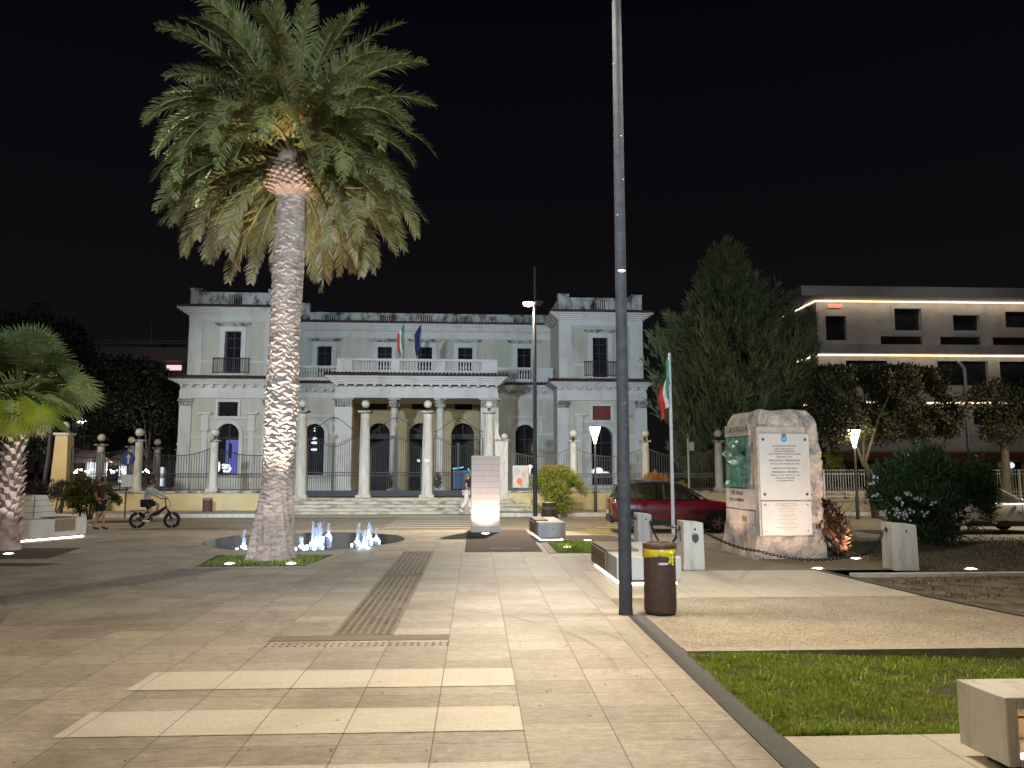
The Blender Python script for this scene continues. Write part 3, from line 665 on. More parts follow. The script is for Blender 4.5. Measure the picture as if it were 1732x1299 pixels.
DC, DU, DP = 2.0, 4.4, -2.0                          # depth of the middle ground floor, the set-back upper floor, the portico front
def glazed(parent, hole, d, mt_frame, mullions=True, name='window', surround=None, sd=0.0, pane_mat=None, lines=()):
    """surround (white stucco) > pane and joinery"""
    xs = [p[0] for p in hole]; zs = [p[1] for p in hole]
    s = MB().plate(surround, sd - 0.09, sd + 0.02, [hole]).build(name, M['trim'], parent) if surround else None
    host = s or parent
    MB().plate(hole, d, d + 0.03).build('pane', pane_mat or M['glass_dark'], host)
    if mullions:
        m = MB(); x0, x1, z0, z1 = min(xs), max(xs), min(zs), max(zs); w = 0.05
        m.box(x0, x0 + w, d - .04, d - .003, z0, z1 - (x1 - x0) * 0.2 * (len(hole) > 5)); m.box(x1 - w, x1, d - .04, d - .003, z0, z1 - (x1 - x0) * 0.2 * (len(hole) > 5))
        m.box((x0 + x1) / 2 - w / 2, (x0 + x1) / 2 + w / 2, d - .04, d - .003, z0, z1 - 0.02)
        for q in lines or (0.66,): m.box(x0 + w, x1 - w, d - .036, d - .005, z0 + (z1 - z0) * q - w / 2, z0 + (z1 - z0) * q + w / 2)
        m.build('joinery', mt_frame, host)
    return s
def hood(parent, x0, x1, d, z, h=0.16):
    m = MB(); cornice(m, x0, x1, d, z, z + h, 0.22, 0.03); m.build('hood_mould', M['mould'], parent)
def wing(px_arch, arch_hw, py_sill, py_spring, px_small, py_small, px_up, py_up, X0, X1, U0, U1, room, small_mat):
    xa = bx(px_arch, 0, 740); zs = bz(py_spring, 0, px_arch); z0 = bz(py_sill, 0, px_arch)
    a_hole = arch(xa, arch_hw, z0, zs)
    sx0, sx1 = bx(px_small[0], 0, 690), bx(px_small[1], 0, 690); s0, s1 = bz(py_small[1], 0, px_arch), bz(py_small[0], 0, px_arch)
    s_hole = rc(sx0, sx1, s0, s1)
    MB().plate(rc(X0, X1, GZ - 0.5, zC), 0, 0.45, [a_hole, s_hole]).build('wall', M['wall'], villa)
    ux0, ux1 = bx(px_up[0], 0, 600), bx(px_up[1], 0, 600); u0, u1 = bz(py_up[1], 0, px_arch), bz(py_up[0], 0, px_arch)
    u_hole = rc(ux0, ux1, max(u0, zC + 0.25), u1)
    m = MB().plate(rc(U0, U1, zC, zE), 0.12, 0.5, [u_hole])
    m.box(U0, U0 + .4, .5, 9, zC, zE); m.box(U1 - .4, U1, .5, 9, zC, zE); m.box(U0 + .4, U1 - .4, 8.6, 9, zC, zE)
    m.box(X0, X0 + .4, .45, 9, GZ - .5, zC); m.box(X1 - .4, X1, .45, 9, GZ - .5, zC); m.box(X0 + .4, X1 - .4, 8.6, 9, GZ - .5, zC)
    m.box(U0, U1, .12, 9, zE, zE + 0.05); m.box(X0 + .4, X1 - .4, .45, 8.6, zC - .3, zC - .1)
    m.build('wall', M['wall'], villa)
    # trims of the ground floor
    m = MB()
    for x in (X0, X1 - 0.62): m.box(x - .02, x + .64, -0.1, 0, GZ - .5, zA - .45); m.box(x - .06, x + .68, -0.16, 0, GZ - .5, GZ + .5)
    m.box(X0 - .03, X1 + .03, -0.13, 0, zA - 0.02, zF + 0.1); m.box(X0 - .01, X1 + .01, -0.07, 0, zF + .1, zCb - 0.05)
    zst = bz(739, 0, px_arch)
    m.box(X0 + .62, xa - arch_hw * 1.45, -0.05, 0, zst - .05, zst + .05); m.box(xa + arch_hw * 1.45, X1 - .62, -0.05, 0, zst - .05, zst + .05)
    for sgn in (-1, 1):
        xm = xa + sgn * arch_hw * 2.05; zt, zb = bz(704, 0), bz(728, 0)
        m.box(xm - .2, xm + .2, -0.12, 0, zb, zt); m.box(xm - .36, xm + .36, -0.24, 0, zt, zt + .13); m.box(xm - .26, xm + .26, -0.17, 0, zb - .1, zb)
        m.box(xm - .15, xm + .15, -0.06, 0, GZ + .5, zb - .1)
    m.box(xa - arch_hw * 1.7, xa + arch_hw * 1.7, -0.1, 0, s0 - 0.16, s0 - 0.06)
    m.build('pilaster', M['trim'], villa)
    for x in (X0 + .31, X1 - .31):                   # leafy capitals
        c = MB(); z0c = zA - .45
        c.box(x - .36, x + .36, -0.22, 0, zA - .1, zA - .02)
        for k in range(5):
            xx = x - .28 + k * .14
            c.ball((xx, -0.13, z0c + .1), .075, 6, 5, (1, .8, 1.3)); c.ball((xx + .05, -0.15, z0c + .26), .06, 6, 5, (1, .8, 1.2))
        for sg in (-1, 1): c.ball((x + sg * .33, -0.2, zA - .17), .085, 7, 5)
        c.build('capital', M['mould'], villa)
    ring = arch(xa, arch_hw * 1.34, z0 - 0.001, zs)
    glazed(villa, a_hole, 0.32, M['frame_dark'], True, 'window', ring, 0.0, None, (0.42, 0.72))
    w = glazed(villa, s_hole, 0.2, M['frame_dark'], False, 'window', rc(sx0 - .14, sx1 + .14, s0 - .05, s1 + .14), 0.0, small_mat)
    ws = glazed(villa, u_hole, 0.42, M['frame_dark'], True, 'window', rc(ux0 - .26, ux1 + .26, zC + .2, u1 + .26), 0.13, None, (0.62, 0.85))
    hood(ws, ux0 - .32, ux1 + .32, 0.12, u1 + .3)
    m = MB(); zr = zC + .3                           # balconette
    for k in range(19):
        x = ux0 - .5 + k * (ux1 - ux0 + 1.0) / 18; m.box(x - .012, x + .012, -0.18, -0.155, zr, zr + .82)
    m.box(ux0 - .52, ux1 + .52, -.19, -.145, zr + .82, zr + .86); m.box(ux0 - .52, ux1 + .52, -.185, -.15, zr + .03, zr + .06)
    for x in (ux0 - .52, ux1 + .52): m.box(x - .02, x + .02, -.19, .1, zr + .82, zr + .86); m.box(x - .02, x + .02, -.19, -.15, zr - .03, zr + .82)
    m.build('balcony_rail', M['iron'], villa)
    # cornices and tiles
    m = MB(); cornice(m, X0, X1, 0, zCb, zC - .08, 0.5, 3.0)
    n = int((X1 - X0) / 0.52)
    for k in range(n + 1): m.box(X0 + .06 + k * (X1 - X0 - .2) / n, X0 + .2 + k * (X1 - X0 - .2) / n, -0.36, -0.0, zCb - .17, zCb - .002)
    m.build('cornice', M['trim'], villa)
    tiles(X0 - .55, X1 + .55, -0.6, zC, L=0.72).build('tile_edge', M['tile'], villa)
    m = MB(); cornice(m, U0, U1, 0.12, zEb, zE - .05, 0.55, 3.0); m.box(U0 - .02, U1 + .02, 0.08, 0.12, zEb - .32, zEb)
    m.box(U0, U0 + .75, 0.07, 0.12, zC + .2, zEb - .32); m.box(U1 - .75, U1, 0.07, 0.12, zC + .2, zEb - .32)
    m.box(U0 + .75, ux0 - .27, 0.075, 0.12, zC + .92, zC + 1.02); m.box(ux1 + .27, U1 - .75, 0.075, 0.12, zC + .92, zC + 1.02)
    m.build('cornice', M['trim'], villa)
    tiles(U0 - .6, U1 + .6, -0.5, zE + .02, L=0.6).build('tile_edge', M['tile'], villa)
    m = MB(); g0, g1 = (ux0 + ux1) / 2 - .42, (ux0 + ux1) / 2 + .42; zp = zE + .16
    m.box(U0 + .6, g0, .2, .45, zp, zT - .1); m.box(g1, U1 - .6, .2, .45, zp, zT - .1)
    m.box(U0 + .6, U1 - .6, .14, .5, zT - .1, zT); grille(m, g0, g1, .2, zp, zT - .1)
    for x in (U0, U1 - .6): m.box(x, x + .6, .1, .7, zp, zT + .12); m.box(x - .04, x + .64, .06, .74, zT + .12, zT + .2)
    m.box(U0, U0 + .3, .7, 8.6, zp, zT); m.box(U1 - .3, U1, .7, 8.6, zp, zT); m.box(U0, U1, .2, 8.8, zp - .1, zp)
    m.build('parapet', M['mould'], villa)
    return xa, zs, z0
xaL, zsL, z0L = wing(385.5, 0.62, 803, 735, (369.5, 403), (680, 704), (378.6, 406.4), (560, 631), LW0, LW1, UL0, UL1, 'blue', M['glass_dark'])
xaR, zsR, z0R = wing(1018, 0.63, 820, 739.6, (1002, 1033), (687, 710.5), (1003, 1028.7), (571, 640), RW0, RW1, UR0, UR1, 'white', M['red_panel'])
# glowing shapes before the panes, painting the room light and bright spots in them
MB().box(xaL - .18, xaL + .58, 0.285, 0.3, z0L + .06, z0L + 1.95).build('painted_room_glow', M['blue_room'], villa)
MB().box(xaL + .0, xaL + .16, 0.27, 0.284, z0L + .9, z0L + 1.75).build('dark_doorway', M['void'], villa)
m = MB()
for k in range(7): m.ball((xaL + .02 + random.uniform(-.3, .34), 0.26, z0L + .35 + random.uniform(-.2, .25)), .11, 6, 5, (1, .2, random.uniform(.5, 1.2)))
m.ball((xaL - .52, 0.26, z0L + .45), .13, 6, 5, (.7, .2, 2.2)); m.build('white_chair_glow', M['white_glow'], villa)  # bright chairs of the lit room, painted as glow
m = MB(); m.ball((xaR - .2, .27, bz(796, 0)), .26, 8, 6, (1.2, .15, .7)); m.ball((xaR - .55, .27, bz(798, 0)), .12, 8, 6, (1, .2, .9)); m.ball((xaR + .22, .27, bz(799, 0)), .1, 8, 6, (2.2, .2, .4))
m.build('painted_pane_glow', M['white_glow'], villa)

# middle block, ground floor with three portico arches and one arched window each side
zCm = zC
holes, arches = [], []
for pc, hw in ((640, .66), (711, .68), (782.5, .68)):
    arches.append((arch(bx(pc, DC, 760), hw, GZ + .02, bz(735, DC, 782)), 'door'))
for pc in (531.5, 888):
    arches.append((arch(bx(pc, DC, 760), 0.58, bz(803, DC, 704) , bz(734, DC, 704)), 'window'))
panels = [rc(bx(a, DC, 684), bx(b, DC, 684), bz(692.5, DC, 704), bz(671, DC, 704)) for a, b in ((623, 654), (696, 728), (769, 799))]
PX0, PX1 = bx(566, DP, 670), bx(843, DP, 670)
MB().plate(rc(LW1 - .3, PX0 + .02, GZ - .5, zC), DC, DC + .45, [arches[3][0]]).build('wall', M['wall'], villa)
MB().plate(rc(PX1 - .02, RW0 + .3, GZ - .5, zC), DC, DC + .45, [arches[4][0]]).build('wall', M['wall'], villa)
MB().plate(rc(PX0 + .02, PX1 - .02, GZ - .5, zC), DC, DC + .45, [a[0] for a in arches[:3]] + panels).build('portico_wall', M['wall_in'], villa)
for h in panels: MB().plate(h, DC + .1, DC + .14).build('transom_window', M['void'], villa)
for i, (h, kd) in enumerate(arches[:3]):             # dark door recesses with a transom bar and leaves standing open
    xs = [p[0] for p in h]; x0, x1 = min(xs), max(xs); zt = bz(742, DC, 704)
    d = MB().plate(h, DC + .9, DC + .95).build('door', M['void'], villa)
    m = MB(); m.box(x0, x1, DC + .3, DC + .36, zt - .02, zt + .3); m.box(x0, x0 + .07, DC + .3, DC + .36, GZ, zt); m.box(x1 - .07, x1, DC + .3, DC + .36, GZ, zt)
    m.box((x0 + x1) / 2 - .03, (x0 + x1) / 2 + .03, DC + .3, DC + .36, zt + .3, zt + .95)
    m.build('joinery', M['frame_dark'], d)
    if i == 1:
        MB().ball((x0 + .55, DC + .6, bz(779, DC, 704)), .09, 8, 6).build('lamp_glow', M['white_glow'], d)
        MB().box(x1 - .38, x1 - .12, DC + .5, DC + .53, GZ + .1, bz(774, DC, 704)).build('blue_glow_sheet', M['blue_door_glow'], d)
    if i == 2:
        zc = bz(793, DC, 704)
        MB().tube([(x0 + .1, DC + .55, zc), (x0 + .75, DC + .5, zc + .1)], .035, 6).build('neon_tube', M['cyan_glow'], d)
        MB().tube([(x1 - .42 + .2 * math.sin(q), DC + .5, zc - .3 + .32 * math.cos(q)) for q in np.linspace(.2, 2.9, 9)], .03, 6).build('neon_curve', M['green_glow'], d)
        MB().box(x0 + .1, x1 - .3, DC + .6, DC + .63, GZ + .1, zc - .1).build('blue_glow_sheet', M['blue_door_glow'], d)
for i, (h, kd) in enumerate(arches[3:]):
    xs = [p[0] for p in h]; xc = (min(xs) + max(xs)) / 2; z0 = h[0][1]; zs = h[2][1]
    glazed(villa, h, DC + .3, M['frame_dark'], True, 'window', arch(xc, 0.8, z0 - .001, zs), DC, None, (0.42, 0.7))
    m = MB(); zt = bz(706, DC, 704)
    m.box(xc - 1.25, xc + 1.25, DC - .12, DC, zt, zt + .1); m.box(xc - 1.05, xc - .85, DC - .06, DC, zs, zt); m.box(xc + .85, xc + 1.05, DC - .06, DC, zs, zt)
    m.box(xc - 2.2, xc - .85, DC - .055, DC, zs - .05, zs + .05); m.box(xc + .85, xc + 2.2, DC - .055, DC, zs - .05, zs + .05)
    m.box(xc - .95, xc + .95, DC - .14, DC, z0 - .14, z0)
    m.build('window_trim', M['trim'], villa)
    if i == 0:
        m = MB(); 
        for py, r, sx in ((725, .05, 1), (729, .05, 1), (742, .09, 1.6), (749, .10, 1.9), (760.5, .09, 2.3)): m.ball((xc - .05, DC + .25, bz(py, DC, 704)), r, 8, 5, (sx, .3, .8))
        m.build('chandelier_reflection_glow', M['white_glow'], villa)  # chandelier reflection painted as glowing blobs before the pane
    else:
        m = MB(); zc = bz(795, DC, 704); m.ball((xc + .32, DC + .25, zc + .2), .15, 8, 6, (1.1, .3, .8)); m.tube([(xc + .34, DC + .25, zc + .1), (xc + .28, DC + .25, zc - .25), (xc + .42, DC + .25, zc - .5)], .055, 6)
        m.build('painted_pane_glow', M['white_glow'], villa)  # bright spot in the pane, painted as a glowing shape
for a, b in ((LW1, PX0), (PX1, RW0)):
    MB().box(a, b, DC - .05, DC, zF - .1, zF + .2).build('string_course', M['trim'], villa); MB().box(a, b, DC - .05, DC, GZ - .5, GZ + .5).build('plinth', M['trim'], villa)
for a, b in ((LW1, PX0 - .02), (PX1 + .02, RW0)):
    m = MB(); cornice(m, a, b, DC, zCb, zC - .08, 0.45, .3)
    n = int((b - a) / .52)
    for k in range(n): m.box(a + .2 + k * .52, a + .34 + k * .52, DC - .34, DC, zCb - .17, zCb - .002)
    m.build('cornice', M['trim'], villa)
    tiles(a, b, DC - .55, zC, L=.7).build('tile_edge', M['tile'], villa)
MB().box(LW1 - .2, RW0 + .2, DC + .02, DU + .3, zC - .25, zC + .1).build('terrace', M['trim'], villa)
# terrace balustrades
def balustrade(x0, x1, d, z0, z1, cells, name='balustrade'):
    m = MB(); m.box(x0, x1, d, d + .28, z0, z0 + .2); m.box(x0, x1, d - .03, d + .31, z1 - .13, z1)
    edges = [x0] + [c for ab in cells for c in ab] + [x1]
    for a, b in zip(edges[0::2], edges[1::2]):
        if b - a > .01: m.box(a, b, d + .02, d + .26, z0 + .2, z1 - .13)
    o = m.build(name, M['trim'], villa)
    m = MB()
    for a, b in cells:
        n = max(2, int((b - a) / .155)); h = z1 - .13 - z0 - .2
        for k in range(n):
            m.lathe([(.05, 0), (.05, .04), (.03, .08), (.056, h * .35), (.028, h * .8), (.05, h - .03), (.05, h)], (a + (k + .5) * (b - a) / n, d + .14, z0 + .2), 7)
    m.build('balusters', M['trim'], o)
dB = DC - .1; zb0, zb1 = zC + .12, bz(620, dB, 704)
balustrade(LW1, PX0 + .3, dB, zb0, zb1, [(LW1 + .3, PX0 - .2)])
balustrade(PX1 - .3, RW0, dB, zb0, zb1, [(PX1 + .9, PX1 + 2.5)])
# set-back upper floor
wins = []
for a, b, y0, y1 in ((537, 561, 585, 617), (639, 663, 587, 632), (707, 731, 587, 632), (775, 799, 587, 632), (875, 898, 590, 632)):
    wins.append(rc(bx(a, DU, 600), bx(b, DU, 600), zC + .5, bz(587.5, DU, 704)))
MB().plate(rc(UL1 - .2, UR0 + .2, zC, zE), DU, DU + .4, wins).build('wall', M['wall'], villa)
for h in wins:
    x0, x1, z1 = h[0][0], h[1][0], h[2][1]
    s = glazed(villa, h, DU + .3, M['frame_dark'], True, 'window', rc(x0 - .3, x1 + .3, zC + .4, z1 + .3), DU, None, (.8,))
    hood(s, x0 - .42, x1 + .42, DU, z1 + .32, .17)
m = MB(); cornice(m, UL1, UR0, DU, zEb, zE - .05, 0.5, 3.0); m.box(UL1, UR0, DU - .05, DU, zEb - .5, zEb - .1); m.build('cornice', M['trim'], villa)
tiles(UL1, UR0, DU - .58, zE + .02, L=.6).build('tile_edge', M['tile'], villa)
zTc = bz(530, DU, 704)
m = MB(); zp = zE + .16; cuts = [(bx(a, DU, 536), bx(b, DU, 536)) for a, b in ((548, 568), (642, 664), (710, 732), (777, 800), (874, 898))]
ed = [UL1] + [c for ab in cuts for c in ab] + [UR0]
for a, b in zip(ed[0::2], ed[1::2]): m.box(a, b, DU + .1, DU + .4, zp, zTc - .1)
m.box(UL1, UR0, DU + .04, DU + .46, zTc - .1, zTc)
for a, b in cuts: grille(m, a, b, DU + .12, zp, zTc - .1)
m.box(bx(508, DU, 520), bx(524, DU, 520), DU, DU + .6, zp, bz(515, DU, 704)); m.box(UL1, UR0, DU + .1, DU + 8, zp - .1, zp)
m.build('parapet', M['mould'], villa)
# portico
cols_px = (666, 744); zK0, zK1 = bz(689, DP, 704), bz(673.5, DP, 704)
zPa, zPf, zPc, zPt = bz(673, DP, 704), bz(664, DP, 704), bz(650, DP, 704), bz(635, DP, 704)
def column(x, d, r=.215):
    h = zK0 - GZ - .1
    m = MB(); m.box(x - r * 1.5, x + r * 1.5, d - r * 1.5, d + r * 1.5, GZ, GZ + .2)
    m.lathe([(r * 1.4, .2), (r * 1.45, .26), (r * 1.3, .32), (r * 1.1, .36), (r * 1.05, .42), (r * 1.0, h * .4), (r * .86, h), (r * .95, h + .03), (r * .86, h + .06)], (x, d, GZ), 20)
    c = m.build('column', M['trim'], villa)
    m = MB(); H = zK1 - zK0
    m.lathe([(r * .88, 0), (r * .95, H * .4), (r * 1.25, H * .85), (r * 1.3, H)], (x, d, zK0), 14)
    for k in range(8):
        a = k * math.pi / 4
        m.ball((x + r * 1.05 * math.cos(a), d + r * 1.05 * math.sin(a), zK0 + H * .3), .075, 6, 5, (1, 1, 1.5))
        m.ball((x + r * 1.2 * math.cos(a + .39), d + r * 1.2 * math.sin(a + .39), zK0 + H * .62), .07, 6, 5, (1, 1, 1.3))
    m.box(x - r * 1.6, x + r * 1.6, d - r * 1.6, d + r * 1.6, zK1 - .09, zK1)
    m.build('capital', M['mould'], c)
for px in cols_px: column(bx(px, DP + .3, 760), DP + .3)
for x0, x1 in ((PX0, bx(594, DP, 760)), (bx(813, DP, 760), PX1)):      # end piers with a half column
    m = MB(); m.box(x0, x1, DP, DP + .7, GZ - .5, zK0); m.box(x0 - .06, x1 + .06, DP - .06, DP + .76, GZ - .5, GZ + .35)
    m.build('pier', M['trim'], villa)
    xc = (x0 + x1) / 2; m = MB(); H = zK1 - zK0
    m.box(x0 + .02, x1 - .02, DP + .02, DP + .68, zK0, zK1 - .09); m.box(x0 - .09, x1 + .09, DP - .1, DP + .75, zK1 - .09, zK1)
    for k in range(7):
        xx = x0 + .06 + k * (x1 - x0 - .12) / 6
        m.ball((xx, DP - .02, zK0 + H * .25), .07, 6, 5, (1, 1, 1.5)); m.ball((xx, DP - .05, zK0 + H * .6), .065, 6, 5, (1, 1, 1.3))
    m.build('capital', M['mould'], villa)
m = MB(); m.box(PX0, PX0 + .35, DP + .7, DC, GZ - .5, zK1); m.box(PX1 - .35, PX1, DP + .7, DC, GZ - .5, zK1)
m.build('portico_wall', M['wall_in'], villa)
m = MB(); m.box(PX0, PX1, DP, DC, zPa, zPf); m.box(PX0 + .03, PX1 - .03, DP + .03, DC, zPf, zPc - .1); m.build('entablature', M['trim'], villa)
m = MB(); cornice(m, PX0 + .03, PX1 - .03, DP + .03, zPc - .02, zPt - .08, .5, 3.5)
n = int((PX1 - PX0) / .5)
for k in range(n + 1): m.box(PX0 + .05 + k * (PX1 - PX0 - .24) / n, PX0 + .19 + k * (PX1 - PX0 - .24) / n, DP - .33, DP + .03, zPc - .15, zPc - .022)
m.build('cornice', M['trim'], villa)
tiles(PX0 - .55, PX1 + .55, DP - .6, zPt, L=.7).build('tile_edge', M['tile'], villa)
MB().box(PX0 + .1, PX1 - .1, DP + .1, DC, zPt - .05, zPt + .1).build('terrace', M['trim'], villa)
dpb = DP + .15
balustrade(PX0 + .05, PX1 - .05, dpb, zPt + .1, bz(607, dpb, 704), [(bx(a, dpb, 620), bx(b, dpb, 620)) for a, b in ((596, 661), (676, 738), (753, 815))])
m = MB(); m.box(PX0 - .6, PX1 + .6, DP - .7, DC, GZ - .4, GZ); m.box(PX0 - 1.0, PX1 + 1.0, DP - 1.1, DP - .7, GZ - .4, GZ - .14); m.build('portico_floor', M['steps'], villa)
for px in (658, 741):                                # plaques with wreaths on the column bases
    pass
# things on the facade
def wreath(px):
    x, z = bl(px, 812, DP - .1); p = VO + Matrix.Rotation(VA, 3, 'Z') @ Vector((x, DP - .12, z))
    m = MB()
    for k in range(60):
        a = random.uniform(0, 6.28); rr = random.uniform(0, 1) ** .5
        m.ball((.19 * rr * math.cos(a), random.uniform(-.06, .02), .42 * rr * math.sin(a) - .06 * abs(math.cos(a))), .045, 5, 4, (1, .6, 1.4))
    return m.build('laurel_wreath', M['dark_leaf'], None, p)
tag(wreath(658), 'dark laurel wreath on the portico column nearer the villa centre, by the middle gate', 'wreath', 'wreaths on the portico columns')
tag(wreath(740.5), 'dark laurel wreath on the portico column facing the gate with the cyan light', 'wreath', 'wreaths on the portico columns')
def flag_on_balcony(px, cols, label, x_off):
    x, z = bl(px, 632, DP + .3); zt = bz(549, DP + .3, 704)
    p = VO + Matrix.Rotation(VA, 3, 'Z') @ Vector((x, DP + .6, zPt + .1))
    t = thing('flag', label, 'flag', p, VA, 'flags on the portico balcony')
    MB().tube([(0, 0, 0), (0, -.25, zt - zPt)], .022, 6).build('flagpole', M['steel_dark'], t)
    for i, mt in enumerate(cols):
        n = len(cols); m = MB(); vs = []; fs = []
        for j in range(9):
            zz = zt - zPt - .1 - j * .16
            for k in range(3):
                u = (i + k / 2) / n
                vs.append((x_off * (.04 + u * .34 * (1 - .05 * j)) + .02 * math.sin(j), -.27 + .25 * j * .03 + .06 * math.sin(u * 9 + j * .5), zz - u * .6))
        for j in range(8):
            for k in range(2): fs.append((j * 3 + k, j * 3 + k + 1, j * 3 + k + 4, j * 3 + k + 3))
        m.add(vs, fs, True); m.build('cloth', M[mt], t)
flag_on_balcony(682, ('flag_green', 'flag_white', 'flag_red'), 'tricolour flag hanging limp from the portico balcony', -1)
flag_on_balcony(711, ('flag_blue',), 'dark blue flag hanging limp from the portico balcony', -1)

# ------------------------------------------------------------------ courtyard, wall, steps, pillars, railings
FY = 36.0
m = MB(); m.box(-8.6, 1.15, 36.02, 58, -0.5, GZ - .003); m.box(-30, -8.6, 36.42, 58, -.5, 0.25); m.box(1.15, 30, 36.42, 58, -.5, .25)
tag(m.build('courtyard', M['gravel_brown']), kind='structure')
m = MB(); lv = [(-0.4, -0.265), (-.265, -.125), (-.125, .015), (.015, .155), (.155, .297)]
for k, (a, b) in enumerate(lv): m.box(-8.9 + k * .0, 3.1 - k * .35, 34.75 + k * .28, 36.02 if k == 4 else 36.01, a, b)
o = m.build('entrance_steps', M['steps'], bevel=.015); tag(o, 'worn pale stone steps with dark stains leading up to the gates', 'steps')
def lowwall(x0, x1, label, y=FY):
    t = thing('boundary_wall', label, 'wall', ((x0 + x1) / 2, y, -0.4)); h = (x1 - x0) / 2
    MB().box(-h, h, 0, .4, -.2, .93).build('wall', M['yellow_wall'], t)
    MB().box(-h - .02, h + .02, -.06, .46, .93, 1.0).build('coping', M['mould'], t, bevel=.01)
lowwall(-19.9, -8.5, 'low yellow wall with railings on top, behind the cyclist')
lowwall(1.3, 18.4, 'low yellow wall with railings on top, behind the red car')
def pillar(px, py, Y, z0, h, r, label, square=None, group='railing pillars with globe lamps', dark=False):
    p = at(px, py, Y); t = thing('fence_pillar', label, 'pillar', (p.x, Y, z0), group=group)
    if square:
        m = MB(); b, c = square
        m.hexa([(-b, -b, .1), (b, -b, .1), (b, b, .1), (-b, b, .1)], [(-c, -c, h), (c, -c, h), (c, c, h), (-c, c, h)]); m.box(-b - .05, b + .05, -b - .05, b + .05, 0, .1)
        m.build('shaft', M['yellow_wall'], t)
        MB().box(-c - .07, c + .07, -c - .07, c + .07, h, h + .1).build('cap', M['trim'], t)
    else:
        m = MB(); m.lathe([(r * 1.12, .12), (r * 1.1, .22), (r, .26), (r * .97, h * .45), (r * .84, h - .3), (r * .9, h - .28), (r * .84, h - .25), (r * .84, h - .14)], (0, 0, 0), 20)
        m.build('shaft', M['concrete_old'], t)
        m = MB(); m.box(-r * 1.35, r * 1.35, -r * 1.35, r * 1.35, 0, .12); m.build('base', M['concrete_old'], t, bevel=.01)
        m = MB(); m.lathe([(r * .84, h - .14), (r * 1.1, h - .07)], (0, 0, 0), 20); m.box(-r * 1.22, r * 1.22, -r * 1.22, r * 1.22, h - .07, h)
        m.build('cap', M['mould'], t)
    hh = h + (.1 if square else 0)
    g = MB().ball((0, 0, hh + .33), .19, 18, 12).build('globe_lamp', M['globe'], t)
    MB().lathe([(.09, 0), (.09, .04), (.04, .06), (.04, .12), (.09, .15), (.1, .2)], (0, 0, hh), 10).build('lamp_neck', M['black'], g)
    return t, p.x
GP = []
for px, py, lab in ((508, 843, 'tall round gate pillar with a globe, just behind the palm trunk'), (615.5, 843, 'tall round gate pillar with a globe, second from the palm trunk'),
                    (722, 843, 'tall round gate pillar with a globe and a small white notice on it'), (827, 843, 'tall round gate pillar with a globe, rising behind the pale stele')):
    t, x = pillar(px, 830, 35.75 + .45, GZ, 4.0, .255, lab); GP.append(x)
o = MB().box(-.1, .1, -.265, -.25, 1.62, 1.76).build('notice', M['white_label'], bpy.data.objects['fence_pillar.002'])
WP = []
for px, lab in ((233, 'round pillar with a globe on the low wall, above the cyclist'), (361, 'round pillar with a globe on the low wall, above the brown wall bin'),
                (970, 'round pillar with a globe on the low wall, above the lit funnel lamp and the red-tipped bush'), (1092, 'round pillar with a globe on the low wall, behind the red car near the flagpole'), (1216, 'round pillar with a globe on the low wall, just left of the monument')):
    t, x = pillar(px, 800, FY + .2, .6, 2.35, .19, lab); WP.append(x)
t, xs_ = pillar(107, 780, FY + .2, .55, 2.6, .2, 'square tapering pillar with a globe at the wall corner, above the pale tiled bench', (.36, .27)); WP.insert(0, xs_)
SP = []
for px, Y, lab in ((169, 40, 'first globe pillar of the side railing, nearest the square corner pillar'), (220.5, 43.6, 'second globe pillar of the side railing, behind the blue arrow sign'), (265, 47, 'third globe pillar of the side railing, before the orange lit tree'), (302, 50.4, 'last globe pillar of the side railing, beside the villa wall')):
    t, x = pillar(px, 790, Y, .35, 2.5, .2, lab); SP.append((x, Y))
# low pier with a scroll beside the gate
t = thing('gate_pier', 'rectangular pale pier with a stone ball, joined by a scroll to the gate pillar', 'pier', (at(848, 800, FY + .1).x, FY + .15, .25))
MB().box(-.3, .3, -.25, .25, 0, 2.65).build('shaft', M['concrete_old'], t, bevel=.01)
MB().box(-.34, .34, -.29, .29, 2.65, 2.74).build('cap', M['mould'], t)
MB().ball((.14, 0, 2.88), .15, 14, 10).build('stone_ball', M['concrete_old'], t)
MB().plate([(-.3, 2.74), (.0, 2.74), (-.08, 2.86), (-.14, 3.05), (-.16, 3.3), (-.1, 3.42), (-.18, 3.5), (-.3, 3.5)], -.1, .1).build('scroll', M['concrete_old'], t)
def panel(x0, x1, y, z0, zlow, zhigh, label, mt, y1=None, step=.115, cat='railing', group='iron railing panels'):
    L = math.hypot(x1 - x0, (y1 or y) - y); ang = math.atan2((y1 or y) - y, x1 - x0)
    t = thing('fence_panel', label, cat, (x0, y, z0), ang, group)
    n = int(L / step); bars = MB(); rails = MB()
    def top(u): return zlow + (zhigh - zlow) * abs(2 * u - 1) ** 2.2
    for k in range(n + 1):
        u = k / n; bars.box(u * L - .009, u * L + .009, -.009, .009, .02, top(u))
    for zz in (.06, .62, .78): rails.box(0, L, -.015, .015, zz, zz + .03)
    for k in range(n):
        rails.tube([((k + .5) * step + .045 * math.cos(a), 0, .715 + .045 * math.sin(a)) for a in np.linspace(0, 6.28, 7)], .009, 4, cap=False)
    P = [(u * L, 0, top(u)) for u in np.linspace(0, 1, 17)]
    rails.tube(P, .018, 5)
    bars.build('bars', mt, t); rails.build('rail', mt, t)
    return t
wz = .6
panel(WP[0] + .35, WP[1] - .2, FY + .2, wz, 1.75, 2.0, 'iron railing panel on the wall between the square pillar and the cyclist', M['iron'])
panel(WP[1] + .2, WP[2] - .2, FY + .2, wz, 1.62, 1.95, 'iron railing panel on the wall in front of the blue lit window', M['iron'])
panel(WP[2] + .2, GP[0] - .25, FY + .2, wz, 1.62, 1.95, 'iron railing panel on the wall running behind the palm trunk', M['iron'])
